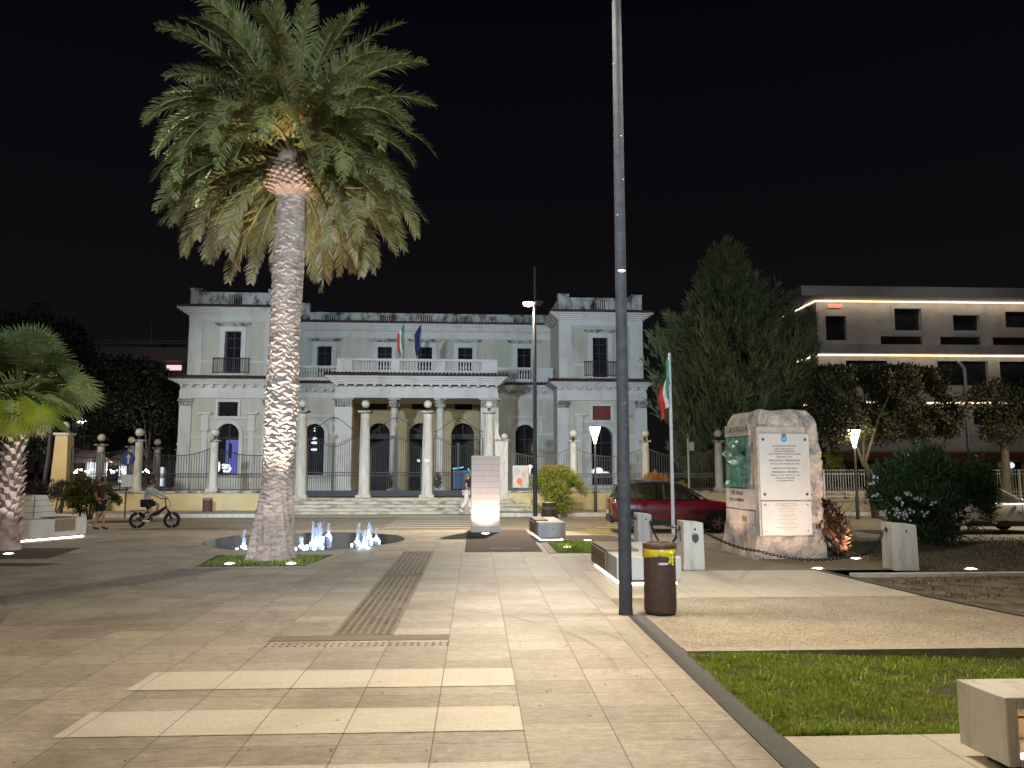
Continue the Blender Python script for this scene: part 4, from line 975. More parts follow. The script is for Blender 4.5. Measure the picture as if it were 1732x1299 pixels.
panel(at(856, 800, 36).x, WP[3] - .2, FY + .2, wz, 1.6, 1.95, 'lit-toned iron railing panel carrying the banner with a coral shape', M['iron_lit'])
panel(WP[3] + .2, WP[4] - .2, FY + .2, wz, 1.6, 1.95, 'lit-toned iron railing panel behind the lit funnel lamp', M['iron_lit'])
panel(WP[4] + .2, WP[5] - .2, FY + .2, wz, 1.6, 1.95, 'lit-toned iron railing panel behind the flagpole, before the pine', M['iron_lit'])
panel(WP[5] + .2, 18.2, FY + .2, wz, 1.6, 1.95, 'lit-toned iron railing panel hidden partly by the monument', M['iron_lit'])
SP2 = [(WP[0], FY + .4)] + SP
for i, ((xa, ya), (xb, yb), lab) in enumerate(zip(SP2, SP2[1:], ('side railing panel nearest the square corner pillar', 'side railing panel before the lit market stalls', 'side railing panel behind the tall pillar over the cyclist', 'side railing panel closest to the villa wall'))):
    panel(xa, xb, ya, .4, 1.75, 2.0, lab, M['iron'], yb)
def gate(x0, x1, label, variant):
    L = x1 - x0; t = thing('entrance_gate', label, 'gate', ((x0 + x1) / 2, FY + .2, GZ), group='iron entrance gates')
    for s in (-1, 1):
        bars = MB(); n = 11
        def top(u): return 2.35 + .42 * (0.5 - .5 * math.cos(math.pi * u)) if variant != 1 else 2.75 - .42 * (0.5 - .5 * math.cos(math.pi * u))
        for k in range(n + 1):
            u = k / n; x = s * (.03 + u * (L / 2 - .06)); w = .022 if k in (0, n) else .009
            bars.box(x - w, x + w, -w, w, .03, top(u) + (.18 if k == 0 else 0))
        for zz in (.06, .98, 1.14): bars.box(min(0, s * L / 2), max(0, s * L / 2), -.014, .014, zz, zz + .03)
        bars.tube([(s * (.03 + u * (L / 2 - .06)), 0, top(u)) for u in np.linspace(0, 1, 12)], .018, 5)
        bars.tube([(s * (.03 + u * (L / 2 - .06)), 0, top(u) + .1) for u in np.linspace(0, 1, 12)], .011, 5)
        for k in range(n): bars.tube([(s * (.03 + (k + .5) / n * (L / 2 - .06)) + .05 * math.cos(a), 0, 1.075 + .05 * math.sin(a)) for a in np.linspace(0, 6.28, 7)], .008, 4, cap=False)
        bars.box(min(0, s * L / 2), max(0, s * L / 2), -.005, .005, .06, .32)
        bars.build('gate_leaf', M['iron'], t)
    m = MB()                                         # scrollwork arch overhead
    for s in (-1, 1):
        m.tube([(s * L / 2 * u, 0, 3.05 + .62 * (0.5 + .5 * math.cos(math.pi * u))) for u in np.linspace(0, .98, 14)], .016, 5)
        m.tube([(s * (.1 + .09 * math.cos(a)), 0, 3.62 + .09 * math.sin(a)) for a in np.linspace(0, 5, 9)], .012, 5)
        m.tube([(s * (L / 2 - .12 + .08 * math.cos(a)), 0, 3.02 + .08 * math.sin(a)) for a in np.linspace(0, 5, 9)], .012, 5)
    m.tube([(0, 0, 3.55), (0, 0, 3.9)], .016, 5); m.build('scroll_arch', M['iron'], t)
gate(GP[0] + .27, GP[1] - .27, 'iron gate with scrolled arch nearest the palm trunk', 0)
gate(GP[1] + .27, GP[2] - .27, 'iron gate with scrolled arch in the middle of the three', 1)
gate(GP[2] + .27, GP[3] - .27, 'iron gate with scrolled arch before the doorway with cyan light', 0)
# banner hung on the railing
p = at(880.5, 800, FY); t = thing('banner', 'pale banner with a coral speech-drop shape, hung on the railing', 'banner', (p.x, FY - .03, .75))
MB().box(-.37, .37, -.02, .01, 0, 1.02).build('cloth', M['banner'], t)
def drop(cx, cz, r, mt, flip=1):
    ol = [(cx + r * math.cos(a), cz + r * 1.15 * math.sin(a)) for a in np.linspace(R(-50), R(250), 18)] + [(cx + r * 1.2 * flip * .8, cz - r * 2.0)]
    MB().plate(ol, -.026, -.021).build('print', mt, t)
drop(-.05, .30, .13, M['coral']); drop(-.17, .78, .15, M['banner_grey'], -1); drop(.15, .62, .12, M['banner_grey']); 
MB().plate([(.37, .6), (.30, .62), (.24, .72), (.28, .84), (.37, .88)], -.026, -.021).build('print', mat('peach_print', (.6, .4, .33), rough=.8), t)

# ------------------------------------------------------------------ hotel behind the clipped trees
HY = 55.0
ho = at(1388, 700, HY)
hotel = thing('hotel', 'modern stone hotel with rows of dark windows outlined by glowing light strips', 'hotel', (ho.x, HY, 0))
def hx(px, d=0.0, py=600): return at(px, py, HY + d).x - ho.x
def hz(py, d=0.0, px=1500): return at(px, py, HY + d).z
HW = 48
holes = [rc(hx(a), hx(b), hz(y1), hz(y0)) for a, b, y0, y1 in ((1399, 1434, 535, 576), (1515, 1561, 522, 559), (1615, 1660, 532, 558), (1705, 1748, 525, 552), (1795, 1840, 525, 555),
         (1491, 1562, 568.5, 588), (1592, 1661, 568.5, 588), (1681, 1750, 568.5, 588), (1770, 1840, 568.5, 588))]
zr1, zr2, zr3 = hz(509), hz(601), hz(681)
MB().plate(rc(0, HW, zr2 + .3, zr1), 0, .4, holes).build('wall', M['hotel'], hotel)
for i, h in enumerate(holes):
    x0, x1, z0, z1 = h[0][0], h[1][0], h[0][1], h[2][1]
    w = None
    if i in (1, 2, 4): w = MB().plate(rc(x0 - .22, x1 + .3, z0 - .25, z1 + .2), -.12 if i == 1 else -.05, .02, [h]).build('window', M['hotel_band'], hotel)
    g = MB().plate(h, .3, .34).build('pane' if w else 'window', M['glass_dark'], w or hotel)
side = [rc(2.0, 3.1, hz(576), hz(535)), rc(6, 8, hz(576), hz(535))]
m = MB(); m.box(-.001, .4, .4, 22, 0, zr1); m.box(HW - .4, HW, .4, 22, 0, zr1); m.box(0, HW, 21.6, 22, 0, zr1); m.build('wall', M['hotel'], hotel)
for s in side: MB().box(-.04, .02, s[0][0], s[1][0], s[0][1], s[2][1]).build('window', M['glass_dark'], hotel)
ov = 1.5; zt = hz(484.5, -ov)
m = MB(); zb = zr1 + .02
m.plate_z([(hx(1360, -ov), -ov), (HW + 2, -ov), (HW + 2, 24), (hx(1360, -ov), 24)], zb, zt)
o = m.build('roof', M['hotel_band'], hotel)
def ledline(z, d0, x0, side_len=16):
    m = MB(); m.box(x0, HW, d0 - .05, d0 - .005, z - .032, z + .032); m.box(x0 - .05, x0 - .005, d0 - .05, side_len, z - .032, z + .032)
    m.build('light_strip', M['led_strip'], hotel)
ledline(zr1 - .06, 0, 0)
m = MB(); m.box(-.5, HW, -.5, .4, zr2 + .08, zr2 + .75); m.box(-.5, 0, .4, 22, zr2 + .08, zr2 + .75); m.build('floor_band', M['hotel'], hotel)
ledline(zr2, 0, 0)
h2 = [rc(hx(a), hx(b), hz(651), hz(610)) for a, b in ((1430, 1500), (1585, 1670), (1690, 1780), (1800, 1890))]
MB().plate(rc(0, HW, zr3 + .3, zr2 + .08), .02, .4, h2).build('wall', M['hotel'], hotel)
for h in h2: MB().plate(h, .3, .34).build('window', M['glass_dark'], hotel)
m = MB(); m.box(-.5, HW, -.5, .4, zr3 + .08, zr3 + .5); m.build('floor_band', M['hotel'], hotel); ledline(zr3, 0, 0)
h3 = [rc(hx(a), hx(b), hz(718), hz(690)) for a, b in ((1420, 1490), (1510, 1585), (1640, 1760))]
zr4 = hz(765)
MB().plate(rc(0, HW, zr4, zr3 + .08), .02, .4, h3).build('wall', M['hotel'], hotel)
for h in h3: MB().plate(h, .3, .34).build('window', M['glass_dark'], hotel)
MB().box(-.4, HW, -1.2, .4, hz(779, -1.2), hz(765, -1.2)).build('canopy', M['hotel_red'], hotel)
MB().box(-.42, HW, -1.22, .4, hz(765, -1.2), hz(762.5, -1.2)).build('canopy_edge', M['kerb'], hotel)
h4 = [rc(hx(a), hx(b), .2, hz(781)) for a, b in ((1400, 1412), (1422, 1458), (1480, 1540), (1600, 1690), (1700, 1718), (1760, 1830))]
MB().plate(rc(0, HW, -.4, hz(779)), .05, .4, h4).build('wall', mat('hotel_entrance_render', (.40, .31, .21), (.33, .25, .17), scale=1), hotel)
for h in h4: MB().plate(h, .25, .3).build('shop_window', M['glass_dark'], hotel)
MB().ball((hx(1706, 0, 790), -.3, hz(787)), .22, 8, 6).build('wall_lamp', M['white_glow'], hotel)
MB().box(hx(1403), hx(1427), -.12, -.02, hz(521.5), hz(516)).build('lit_sign', M['neon_red'], hotel)
MB().tube([(hx(1612), -.6, hz(613)), (hx(1621), -.6, hz(624)), (hx(1622), -.6, hz(760))], .11, 8).build('drain_pipe', M['hotel_band'], hotel)
def strip_light(z, y, power, x0=25.0, along=48.0):
    d = bpy.data.lights.new('strip_light', 'AREA'); d.shape = 'RECTANGLE'; d.size = along; d.size_y = .12; d.energy = power; d.color = (1, .80, .58)
    o = bpy.data.objects.new('strip_light', d); COL.objects.link(o); o.location = (ho.x + along / 2 - .4, y, z); o.rotation_euler = (R(28), 0, 0)
strip_light(zr1 - .12, HY - .55, 190); strip_light(zr2 - .06, HY - .62, 120); strip_light(zr3 - .06, HY - .62, 60)
for dx_ in (3, 17): lamp('added_hotel_flood', 'SPOT', (P6[0] - .2, P6[1], 8.2), 3400, (1, .96, .92), aim=(ho.x + dx_, HY, 11.0), angle=44, blend=.6, radius=.3)  # unseen floods added by the east lamp to brighten the hotel wall

# hotel's low wall and pale railing
t = thing('boundary_wall', 'low wall of rough pale stone before the hotel, carrying a pale railing', 'wall', (24, 33.6, -.4))
MB().box(-8.6, 16, 0, .35, 0, .6).build('wall', mat('rubble_stone', (.42, .35, .24), (.2, .155, .10), scale=4.5, rough=.9, bump=.7, bscale=12, detail=10), t, bevel=.03)
MB().box(-8.65, 16, -.04, .39, .6, .68).build('coping', M['kerb'], t)
t = thing('fence_panel', 'long pale metal railing on the rough stone wall before the hotel', 'railing', (24, 33.78, .28))
m = MB(); n = 200
for k in range(n): m.box(-8.5 + k * .12 - .008, -8.5 + k * .12 + .008, -.008, .008, .1, 1.3)
m.build('bars', M['white_paint'], t)
m = MB()
for zz in (.12, .3, 1.1, 1.27): m.box(-8.6, 15.5, -.016, .016, zz, zz + .03)
for k in range(9): m.box(-8.55 + k * 3 - .03, -8.55 + k * 3 + .03, -.03, .03, 0, 1.32)
m.build('rail', M['white_paint'], t)

# ------------------------------------------------------------------ far west: apartment blocks and market stalls
p0 = at(165, 600, 80); t = thing('apartment_block', 'grey apartment block with roof terrace and one pinkish lit window, far behind the dark trees', 'apartment block', (p0.x, 80, 0))
def ax(px): return at(px, 600, 80).x - p0.x
def az(py): return at(250, py, 80).z
MB().box(ax(172), ax(330), 0, 14, -.4, az(588)).build('wall', M['apart'], t)
m = MB(); m.box(ax(165), ax(330), -1.2, 0, az(612), az(590)); m.box(ax(245), ax(330), -1.0, 0, az(655), az(628)); m.build('balcony', M['apart_pink'], t)
m = MB(); m.box(ax(212), ax(256), 2, 9, az(588), az(569)); m.box(ax(267), ax(330), 2, 9, az(588), az(578)); m.box(ax(300), ax(312), 2, 5, az(578), az(563)); m.build('roof_room', M['apart'], t)
m = MB()
for zz in (az(583), az(579)): m.tube([(ax(170), -.9, zz), (ax(330), -.9, zz)], .05, 5)
m.build('roof_rail', M['hotel_band'], t)
for a, b in ((180, 205), (215, 236), (262, 272)): MB().box(ax(a), ax(b), -.05, .0, az(628), az(614)).build('window', M['glass_dark'], t)
MB().box(ax(283), ax(308), -.06, 0, az(626.5), az(617.5)).build('window', M['lit_window'], t)
MB().tube([(ax(226), 4, az(570)), (ax(226), 4, az(535))], .05, 5).build('aerial', M['hotel_band'], t)
def stall(px0, px1, Y, py_top, py_bot, label, body, roof):
    a, b = at(px0, 800, Y), at(px1, 800, Y); zt, zb = at(px0, py_top, Y).z, -.2; w = (b.x - a.x) / 2
    t = thing('market_stall', label, 'market stall', ((a.x + b.x) / 2, Y, zb), group='lit market stalls behind the railings')
    m = MB()
    for sx in (-w, w):
        for sy in (0, 2.2): m.box(sx - .04, sx + .04, sy - .04, sy + .04, 0, zt - zb)
    m.build('frame', M['white_paint'], t)
    m = MB(); m.hexa([(-w - .3, -.4, zt - zb), (w + .3, -.4, zt - zb), (w + .3, 2.6, zt - zb), (-w - .3, 2.6, zt - zb)], [(-w * .6, 1, zt - zb + .8), (w * .6, 1, zt - zb + .8), (w * .6, 1.4, zt - zb + .8), (-w * .6, 1.4, zt - zb + .8)])
    m.build('canopy', roof, t)
    MB().box(-w, w, 2.2, 2.24, .45, zt - zb).build('lit_canvas', M[body], t)
    m = MB(); m.box(-w, w, .0, .6, 0, .6); m.build('counter', M['apart'], t)
    m = MB()
    for k in range(6): x = -w + .2 + k * (2 * w - .4) / 5; m.box(x - .12, x + .12, .15, .45, .6, .6 + random.uniform(.1, .35))
    m.build('goods', M['dark_leaf'], t)
roofm = mat('stall_roof', (.2, .14, .11), (.15, .10, .08), scale=2, rough=.8)
stall(116, 152, 52, 782, 830, 'small lit market stall with a brown canopy beside the square corner pillar', 'stall_light', roofm)
stall(176, 216, 56, 788, 830, 'wide lit market stall under fairy lights, behind the blue arrow sign', 'stall_light', roofm)
stall(240, 258, 58, 790, 826, 'narrow lit market stall behind the head of the cyclist', 'stall_light', roofm)
stall(78, 98, 56, 790, 830, 'lit market stall with a bluish canvas beyond the dark leaning pole', 'stall_blue', roofm)
m = MB()
a, b = at(120, 780, 50), at(262, 800, 50)
for k in range(46):
    u = k / 45; m.ball((a.x + (b.x - a.x) * u, 50 + .3 * math.sin(k), at(120 + 142 * u, 797 + 3 * math.sin(k * .9), 50).z), .045 if k % 3 else .085, 6, 4)
o = m.build('fairy_lights', M['fairy']); tag(o, 'string of warm white bulbs strung along the market stalls', 'string lights')
lamp('stall_lamp', 'POINT', (at(150, 800, 51).x, 51, 2.0), 220, (.95, .96, 1.0), radius=.3)
lamp('stall_lamp', 'POINT', (at(205, 800, 55).x, 54.5, 2.0), 220, (1, .93, .9), radius=.3)

# ------------------------------------------------------------------ the date palm
def spine(keys, n):                                  # smooth interpolation of (z, x, r) keys
    ks = np.array(keys, float); z = np.linspace(ks[0, 0], ks[-1, 0], n)
    return z, np.interp(z, ks[:, 0], ks[:, 1]), np.interp(z, ks[:, 0], ks[:, 2])
PY = 14.8
date = thing('date_palm', 'tall date palm with a thick ridged trunk, lit from below in its square bed', 'palm tree', (-3.82, PY, 0), group=None)
def tz(py): return at(480, py, PY).z
def tx(px, py): return at(px, py, PY).x + 3.82
rows = []
for py, l, r in ((950, 411, 499), (935, 417, 497), (915, 424, 496), (890, 430, 495), (850, 437, 496), (800, 444, 497.5), (700, 448, 503), (600, 453, 507), (500, 458, 512), (400, 464, 517), (345, 468, 517), (326, 468, 520)):
    rows.append((tz(py), tx((l + r) / 2, py), abs(tx(r, py) - tx(l, py)) / 2 * .985))
rows[0] = (0.0, rows[0][1], rows[0][2])
NZ, NA = 620, 84
z, cx, rr = spine(rows, NZ)
aa = np.linspace(0, 2 * np.pi, NA, endpoint=False)
Zg, Ag = np.meshgrid(z, aa, indexing='ij')
rowh = 0.074; slant = Ag / (2 * np.pi) * rowh * 3     # scars climb in spirals
jit = 0.018 * np.sin(Ag * 5 + Zg * 3.1) + 0.012 * np.sin(Ag * 9 - Zg * 7)
u = (Zg + slant + jit) / rowh; ku = np.floor(u); fu = u - ku
ncol = 7; v = Ag / (2 * np.pi) * ncol + 0.5 * (ku % 2); kv = np.floor(v); fv = v - kv
hsh = np.modf(np.abs(np.sin(ku * 12.9898 + kv * 78.233) * 43758.5453))[0]
low = np.clip((Zg - 0.55) / 1.0, 0, 1)               # smooth swollen foot
hi = np.clip((5.4 - Zg) / 2.2, 0.5, 1)
lens = np.clip(1 - np.abs(fv * 2 - 1) ** 2.5, 0, 1)
ridge = (fu ** 1.3) * lens * (0.35 + 0.9 * hsh)
disp = 0.036 * ridge * low * hi
fine = 0.008 * np.sin(Ag * 23 + Zg * 41 + 3 * np.sin(Zg * 9)) * np.sin(Zg * 60 + Ag * 4) * (1 - low * .5)
foot = (1 - low) * (0.035 * np.sin(Ag * 7 + Zg * 2) + .02 * np.sin(Ag * 13 + Zg * 9))
rad = rr[:, None] * (1 + 0.015 * np.sin(Zg * 2.3 + Ag * 2)) + disp + fine + foot - 0.015
V = np.stack([cx[:, None] + rad * np.cos(Ag), rad * np.sin(Ag), Zg], -1).reshape(-1, 3)
i = (np.arange(NZ - 1)[:, None] * NA + np.arange(NA)[None]); j = (np.arange(NZ - 1)[:, None] * NA + (np.arange(NA)[None] + 1) % NA)
F = np.stack([i, j, j + NA, i + NA], -1).reshape(-1, 4)
np_mesh('trunk', V, F, M['palm_trunk'], date, smooth=False)
ztop = rows[-1][0]; xtop = rows[-1][1]
m = MB()                                             # pineapple of cut leaf bases under the crown
m.lathe([(.30, -.1), (.36, .03), (.47, .16), (.50, .30), (.40, .55), (.2, 1.0)], (xtop, 0, ztop), 20)
for k in range(190):
    a = k * 2.39996; zz = .0 + .0026 * k; r_ = .36 + .16 * min(1, zz / .22) - .35 * max(0, zz - .3)
    d = Vector((math.cos(a), math.sin(a), .35)).normalized(); c = Vector((xtop + r_ * math.cos(a), r_ * math.sin(a), ztop + zz))
    rot = d.to_track_quat('X', 'Z').to_matrix(); m.obox(c, (.16, random.uniform(.07, .11), .04), rot)
m.build('leaf_base_collar', M['boot'], date)
# fronds: an arching rib, leaflets in a shallow V on both sides
def frond(base, az, el, L, droop, twist, nl=84, leaf=.40, dry=0.0):
    n = 22; s = np.linspace(0, 1, n)
    ang = el - droop * s ** 1.25
    ds = L / (n - 1); hr = np.concatenate([[0], np.cumsum(np.cos(ang[:-1]) * ds)]); hz_ = np.concatenate([[0], np.cumsum(np.sin(ang[:-1]) * ds)])
    side = np.array([-math.sin(az), math.cos(az), 0.0]); out = np.array([math.cos(az), math.sin(az), 0.0])
    sway = twist * 0.35 * L * s ** 2
    P = base + out * hr[:, None] + np.array([0, 0, 1.0]) * hz_[:, None] + side * sway[:, None]
    t = unit(np.gradient(P, axis=0)); S = unit(np.cross(t, np.array([0, 0, 1.0]))); 
    N = np.cross(S, t)
    cr, sr = math.cos(twist), math.sin(twist)
    S2 = S * cr + N * sr; N2 = -S * sr + N * cr
    u = np.linspace(0.12, 0.995, nl) + RNG.normal(0, .002, nl)
    Pi = np.stack([np.interp(u, s, P[:, k]) for k in range(3)], -1); ti = unit(np.stack([np.interp(u, s, t[:, k]) for k in range(3)], -1))
    Si = unit(np.stack([np.interp(u, s, S2[:, k]) for k in range(3)], -1)); Ni = unit(np.stack([np.interp(u, s, N2[:, k]) for k in range(3)], -1))
    ln = leaf * (0.45 + 0.55 * np.sin(np.pi * np.clip(u * .82 + .18, 0, 1)) ** .7) * (1 - .35 * np.clip((u - .8) / .2, 0, 1))
    vs, fs, mi = [], [], []
    for sg in (-1, 1):
        d = unit(ti * (0.75 + .5 * u[:, None]) + Si * sg * 1.0 + Ni * (0.45 + RNG.normal(0, .34, (nl, 1))) - np.array([0, 0, 1.0]) * (.2 + RNG.normal(0, .09, (nl, 1))))
        d2 = unit(d - np.array([0, 0, 1.0]) * .22)
        w = 0.0135 + .008 * np.sin(np.pi * u)
        wv = unit(np.cross(d, Ni)) * w[:, None]
        q = np.stack([Pi - wv * .5, Pi + wv * .5, Pi + d * ln[:, None] * .6 + wv * .6, Pi + d * ln[:, None] * .6 - wv * .6, Pi + d * ln[:, None] * .6 + d2 * ln[:, None] * .4], 1)
        o = sum(len(x) for x in vs)
        vs.append(q.reshape(-1, 3)); b = np.arange(nl)[:, None] * 5 + o
        fs.append(np.concatenate([np.concatenate([b, b + 1, b + 2, b + 3], 1), np.concatenate([b + 3, b + 2, b + 4, b + 4], 1)]))
        isdry = ((RNG.random(nl) < dry * (.25 + 1.1 * u)) * 1).astype(int); mi.append(np.concatenate([isdry, isdry]))
    # rib
    o = sum(len(x) for x in vs); wr = (0.05 * (1 - s) + .008)[:, None]
    q = np.stack([P - S2 * wr, P - N2 * wr * .8, P + S2 * wr, P + N2 * wr * .5], 1).reshape(-1, 3)
    vs.append(q); bb = (np.arange(n - 1)[:, None] * 4 + np.arange(4)[None]).reshape(-1, 1) + o
    kk = (np.arange(n - 1)[:, None] * 4 + (np.arange(4)[None] + 1) % 4).reshape(-1, 1) + o
    fs.append(np.concatenate([bb, kk, kk + 4, bb + 4], 1)); mi.append(np.full(len(bb), 2))
    return np.concatenate(vs), np.concatenate(fs), np.concatenate(mi)
def tri_fix(F):                                      # quads with a doubled corner become proper ones
    return F
VV, FF, MI, off = [], [], [], 0
NF = 190
for k in range(NF):
    q = k / (NF - 1); az = k * 2.39996 + random.uniform(-.15, .15)
    el = R(84) - R(128) * q ** .85 + random.uniform(-.1, .1)
    if el < R(8) and abs(((az + math.pi / 2 + math.pi) % (2 * math.pi)) - math.pi) < R(34): continue
    L = random.uniform(2.6, 3.0) * (1.1 - .14 * min(1, q * 3)) * (1.0 - .16 * max(0, (q - .6) / .4))
    droop = random.uniform(1.15, 1.6) * (1.0 if q < .55 else .68) + (.55 if .2 < q < .6 else 0)
    base = np.array([xtop + .22 * math.cos(az), .22 * math.sin(az), ztop + 1.05 - .65 * q])
    dry = 0.0 if q < .45 else (q - .45) * .75
    v_, f_, m_ = frond(base, az, el, L, droop, random.uniform(-.5, .5), dry=dry, nl=random.randint(88, 104))
    VV.append(v_); FF.append(f_ + off); MI.append(m_); off += len(v_)
V, F, MIa = np.concatenate(VV), np.concatenate(FF), np.concatenate(MI)
tri = F[:, 2] == F[:, 3]
def mixed_mesh(name, V, F, mi, mats, parent, loc=(0, 0, 0)):
    tri = F[:, 2] == F[:, 3]
    sizes = np.where(tri, 3, 4); me = bpy.data.meshes.new(name)
    me.vertices.add(len(V)); me.vertices.foreach_set('co', V.astype(np.float32).ravel())
    flatl = F.ravel()[np.stack([np.ones(len(F), bool), np.ones(len(F), bool), np.ones(len(F), bool), ~tri], 1).ravel()]
    me.loops.add(len(flatl)); me.loops.foreach_set('vertex_index', flatl.astype(np.int32))
    me.polygons.add(len(F)); me.polygons.foreach_set('loop_start', np.concatenate([[0], np.cumsum(sizes)[:-1]]).astype(np.int32))
    for x in mats: me.materials.append(x)
    me.polygons.foreach_set('material_index', mi.astype(np.int32)); me.update(calc_edges=True); me.validate()
    o = bpy.data.objects.new(name, me); COL.objects.link(o); o.location = loc
    if parent: o.parent = parent
    return o
mixed_mesh('crown', V, F, MIa, [M['palm_leaf'], M['palm_dry'], M['palm_rib']], date)
for az, zz, rr_ in ((-1.9, 1.3, .75), (-1.2, 1.25, .8), (-1.5, 1.0, .7), (-2.3, 1.45, .9), (-.95, 1.5, .85), (-1.4, 1.62, .7)):
    m = MB(); c = Vector((xtop + rr_ * math.cos(az), rr_ * math.sin(az), ztop + zz))
    for k in range(46):
        d = Vector((random.gauss(0, 1) + math.cos(az), random.gauss(0, 1) + math.sin(az), random.gauss(-.1, .7))).normalized()
        b = c + d * random.uniform(.14, .3); m.tube([c, b], .006, 4, cap=False); m.ball(b, .02, 5, 4)
    m.build('date_cluster', M['fruit'], date)

# ------------------------------------------------------------------ fan palm at the western edge
FYp = 16.6; FX = at(14, 900, FYp).x
fan = thing('fan_palm', 'fan palm with a shaggy trunk of cut leaf stubs, lit from its foot', 'palm tree', (FX, FYp, 0))
def fz(py): return at(20, py, FYp).z
h_top = fz(690)
m = MB(); m.lathe([(.26, 0), (.21, .25), (.17, .6), (.155, h_top * .6), (.19, h_top)], (0, 0, 0), 18)
for k in range(150):
    a = k * 2.39996; zz = .1 + (h_top - .1) * k / 150; r_ = .205 - .03 * min(1, zz)
    d = Vector((math.cos(a) * .75, math.sin(a) * .75, .8 + random.uniform(-.3, .5))).normalized()
    rot = d.to_track_quat('X', 'Z').to_matrix() @ Matrix.Rotation(random.uniform(-.4, .4), 3, 'X')
    c = Vector((r_ * math.cos(a), r_ * math.sin(a), zz)); ww = random.uniform(.10, .17)
    b = [c + rot @ Vector(p) for p in ((-.07, -ww / 2, 0), (-.07, ww / 2, 0), (-.07, ww / 2, .02), (-.07, -ww / 2, .02))]
    t_ = [c + rot @ Vector(p) for p in ((.13, -ww / 3, .01), (.13, ww / 3, .01), (.13, ww / 3, .03), (.13, -ww / 3, .03))]
    m.hexa(b, t_)
m.build('trunk', M['boot'], fan)
def fan_leaf(c, d, nrm, rad, nseg=34, spread=R(250), fold=.0, droop=.25):
    d = d / np.linalg.norm(d); s = np.cross(d, nrm); s /= np.linalg.norm(s); n_ = np.cross(s, d)
    th = np.linspace(-spread / 2, spread / 2, nseg); vs, fs = [], []
    for k, a in enumerate(th):
        da = spread / nseg * .5
        def dirn(q): return d * math.cos(q) + s * math.sin(q)
        r1 = rad * .58 * (.85 + .15 * math.cos(a)); r2 = rad * (.8 + .2 * math.cos(a * .7)) * random.uniform(.93, 1.05)
        p0 = c; l = c + dirn(a - da) * r1 + n_ * .03 * rad; r = c + dirn(a + da) * r1 + n_ * .03 * rad; mid = c + dirn(a) * r1 - n_ * .03 * rad
        tip = c + dirn(a) * r2 - np.array([0, 0, 1.0]) * droop * rad * random.uniform(.1, .5)
        o = len(vs); vs += [p0, l, mid, r, tip]; fs += [(o, o + 1, o + 2, o + 2), (o, o + 2, o + 3, o + 3), (o + 1, o + 4, o + 2, o + 2), (o + 2, o + 4, o + 3, o + 3)]
    return np.array(vs), np.array(fs)
VV, FF, MI, off = [], [], [], 0; pet = MB()
c0 = np.array([0, 0, h_top + .25])
specs = []
for k in range(34):
    q = k / 33; az = k * 2.39996; el = R(86) - R(102) * q
    specs.append((az, el, random.uniform(.75, 1.45) * (.9 - .1 * q), random.uniform(.62, .86), 0))
specs += [(R(-92), R(-14), 1.0, .62, 1), (R(-62), R(-22), 1.0, .55, 1), (R(-40), R(-8), 1.1, .6, 1)]
for az, el, st, rad, yl in specs:
    d = np.array([math.cos(az) * math.cos(el), math.sin(az) * math.cos(el), math.sin(el)])
    e_ = c0 + d * st - np.array([0, 0, 1]) * .1 * st
    pet.tube([c0, c0 + d * st * .5 + np.array([0, 0, .03]), e_], [.02, .016, .012], 5)
    dd = d - np.array([0, 0, .35 + .3 * random.random()]); upv = np.array([-d[0] * d[2], -d[1] * d[2], 1.0]) + RNG.normal(0, .3, 3)
    if yl: upv = np.array([math.cos(az), math.sin(az), .35]); dd = np.array([.15 * random.uniform(-1, 1), -.15, -1.0])
    v_, f_ = fan_leaf(e_, dd, upv, rad)
    VV.append(v_); FF.append(f_ + off); off += len(v_)
    MI.append(np.full(len(f_), 1 if yl else (2 if el < R(-14) else 0)))
for k in range(60):                                  # hanging dry skirt
    az = random.uniform(0, 6.28); d = np.array([math.cos(az) * .5, math.sin(az) * .5, -.9])
    v_, f_ = fan_leaf(c0 + np.array([math.cos(az) * .32, math.sin(az) * .32, -.25 + random.uniform(-.2, .1)]), d, np.array([math.cos(az), math.sin(az), .5]), random.uniform(.4, .62), 16, R(120), droop=.5)
    VV.append(v_); FF.append(f_ + off); off += len(v_); MI.append(np.full(len(f_), 2))
mixed_mesh('crown', np.concatenate(VV), np.concatenate(FF), np.concatenate(MI), [M['fan_leaf'], M['fan_yellow'], M['palm_dry']], fan)
pet.build('leaf_stalks', M['palm_rib'], fan)

# ------------------------------------------------------------------ leafy crowns
def shell_points(blobs, n, inner=.55, clump=0.5, cs=1.2, seed=0):
    """points in the outer layers of a union of ellipsoids, thinned by a clump noise so that gaps open; returns points and outward directions"""
    rng = np.random.default_rng(seed); vol = np.array([b[1][0] * b[1][1] * b[1][2] for b in blobs]) ** .67; pr = vol / vol.sum()
    P, N = [], []
    need = n; 
    while need > 0:
        k = rng.choice(len(blobs), size=need * 2, p=pr)
        c = np.array([blobs[i][0] for i in range(len(blobs))])[k]; r = np.array([blobs[i][1] for i in range(len(blobs))])[k]
        d = unit(rng.normal(size=(len(k), 3))); rad = (inner + (1 - inner) * rng.random(len(k)) ** .6)
        rad = rad * (1 + .13 * np.sin(d[:, 0] * 7 + k) * np.sin(d[:, 2] * 8 + k * 2) + .08 * np.sin(d[:, 1] * 15 + k * 3))
        p = c + d * r * rad[:, None]
        g = np.sin(p[:, 0] * 2.6 / cs + 1.3 * seed) + np.sin(p[:, 1] * 2.9 / cs + 2.1 * seed) + np.sin(p[:, 2] * 3.1 / cs + .7 * seed) + .7 * np.sin(p[:, 0] * 6.1 / cs + p[:, 2] * 5.3 / cs)
        keep = (g > (clump - 1) * 2.2 + rng.normal(0, .5, len(p)))
        p, d = p[keep][:need], d[keep][:need]; P.append(p); N.append(d); need -= len(p)
    return np.concatenate(P), np.concatenate(N)
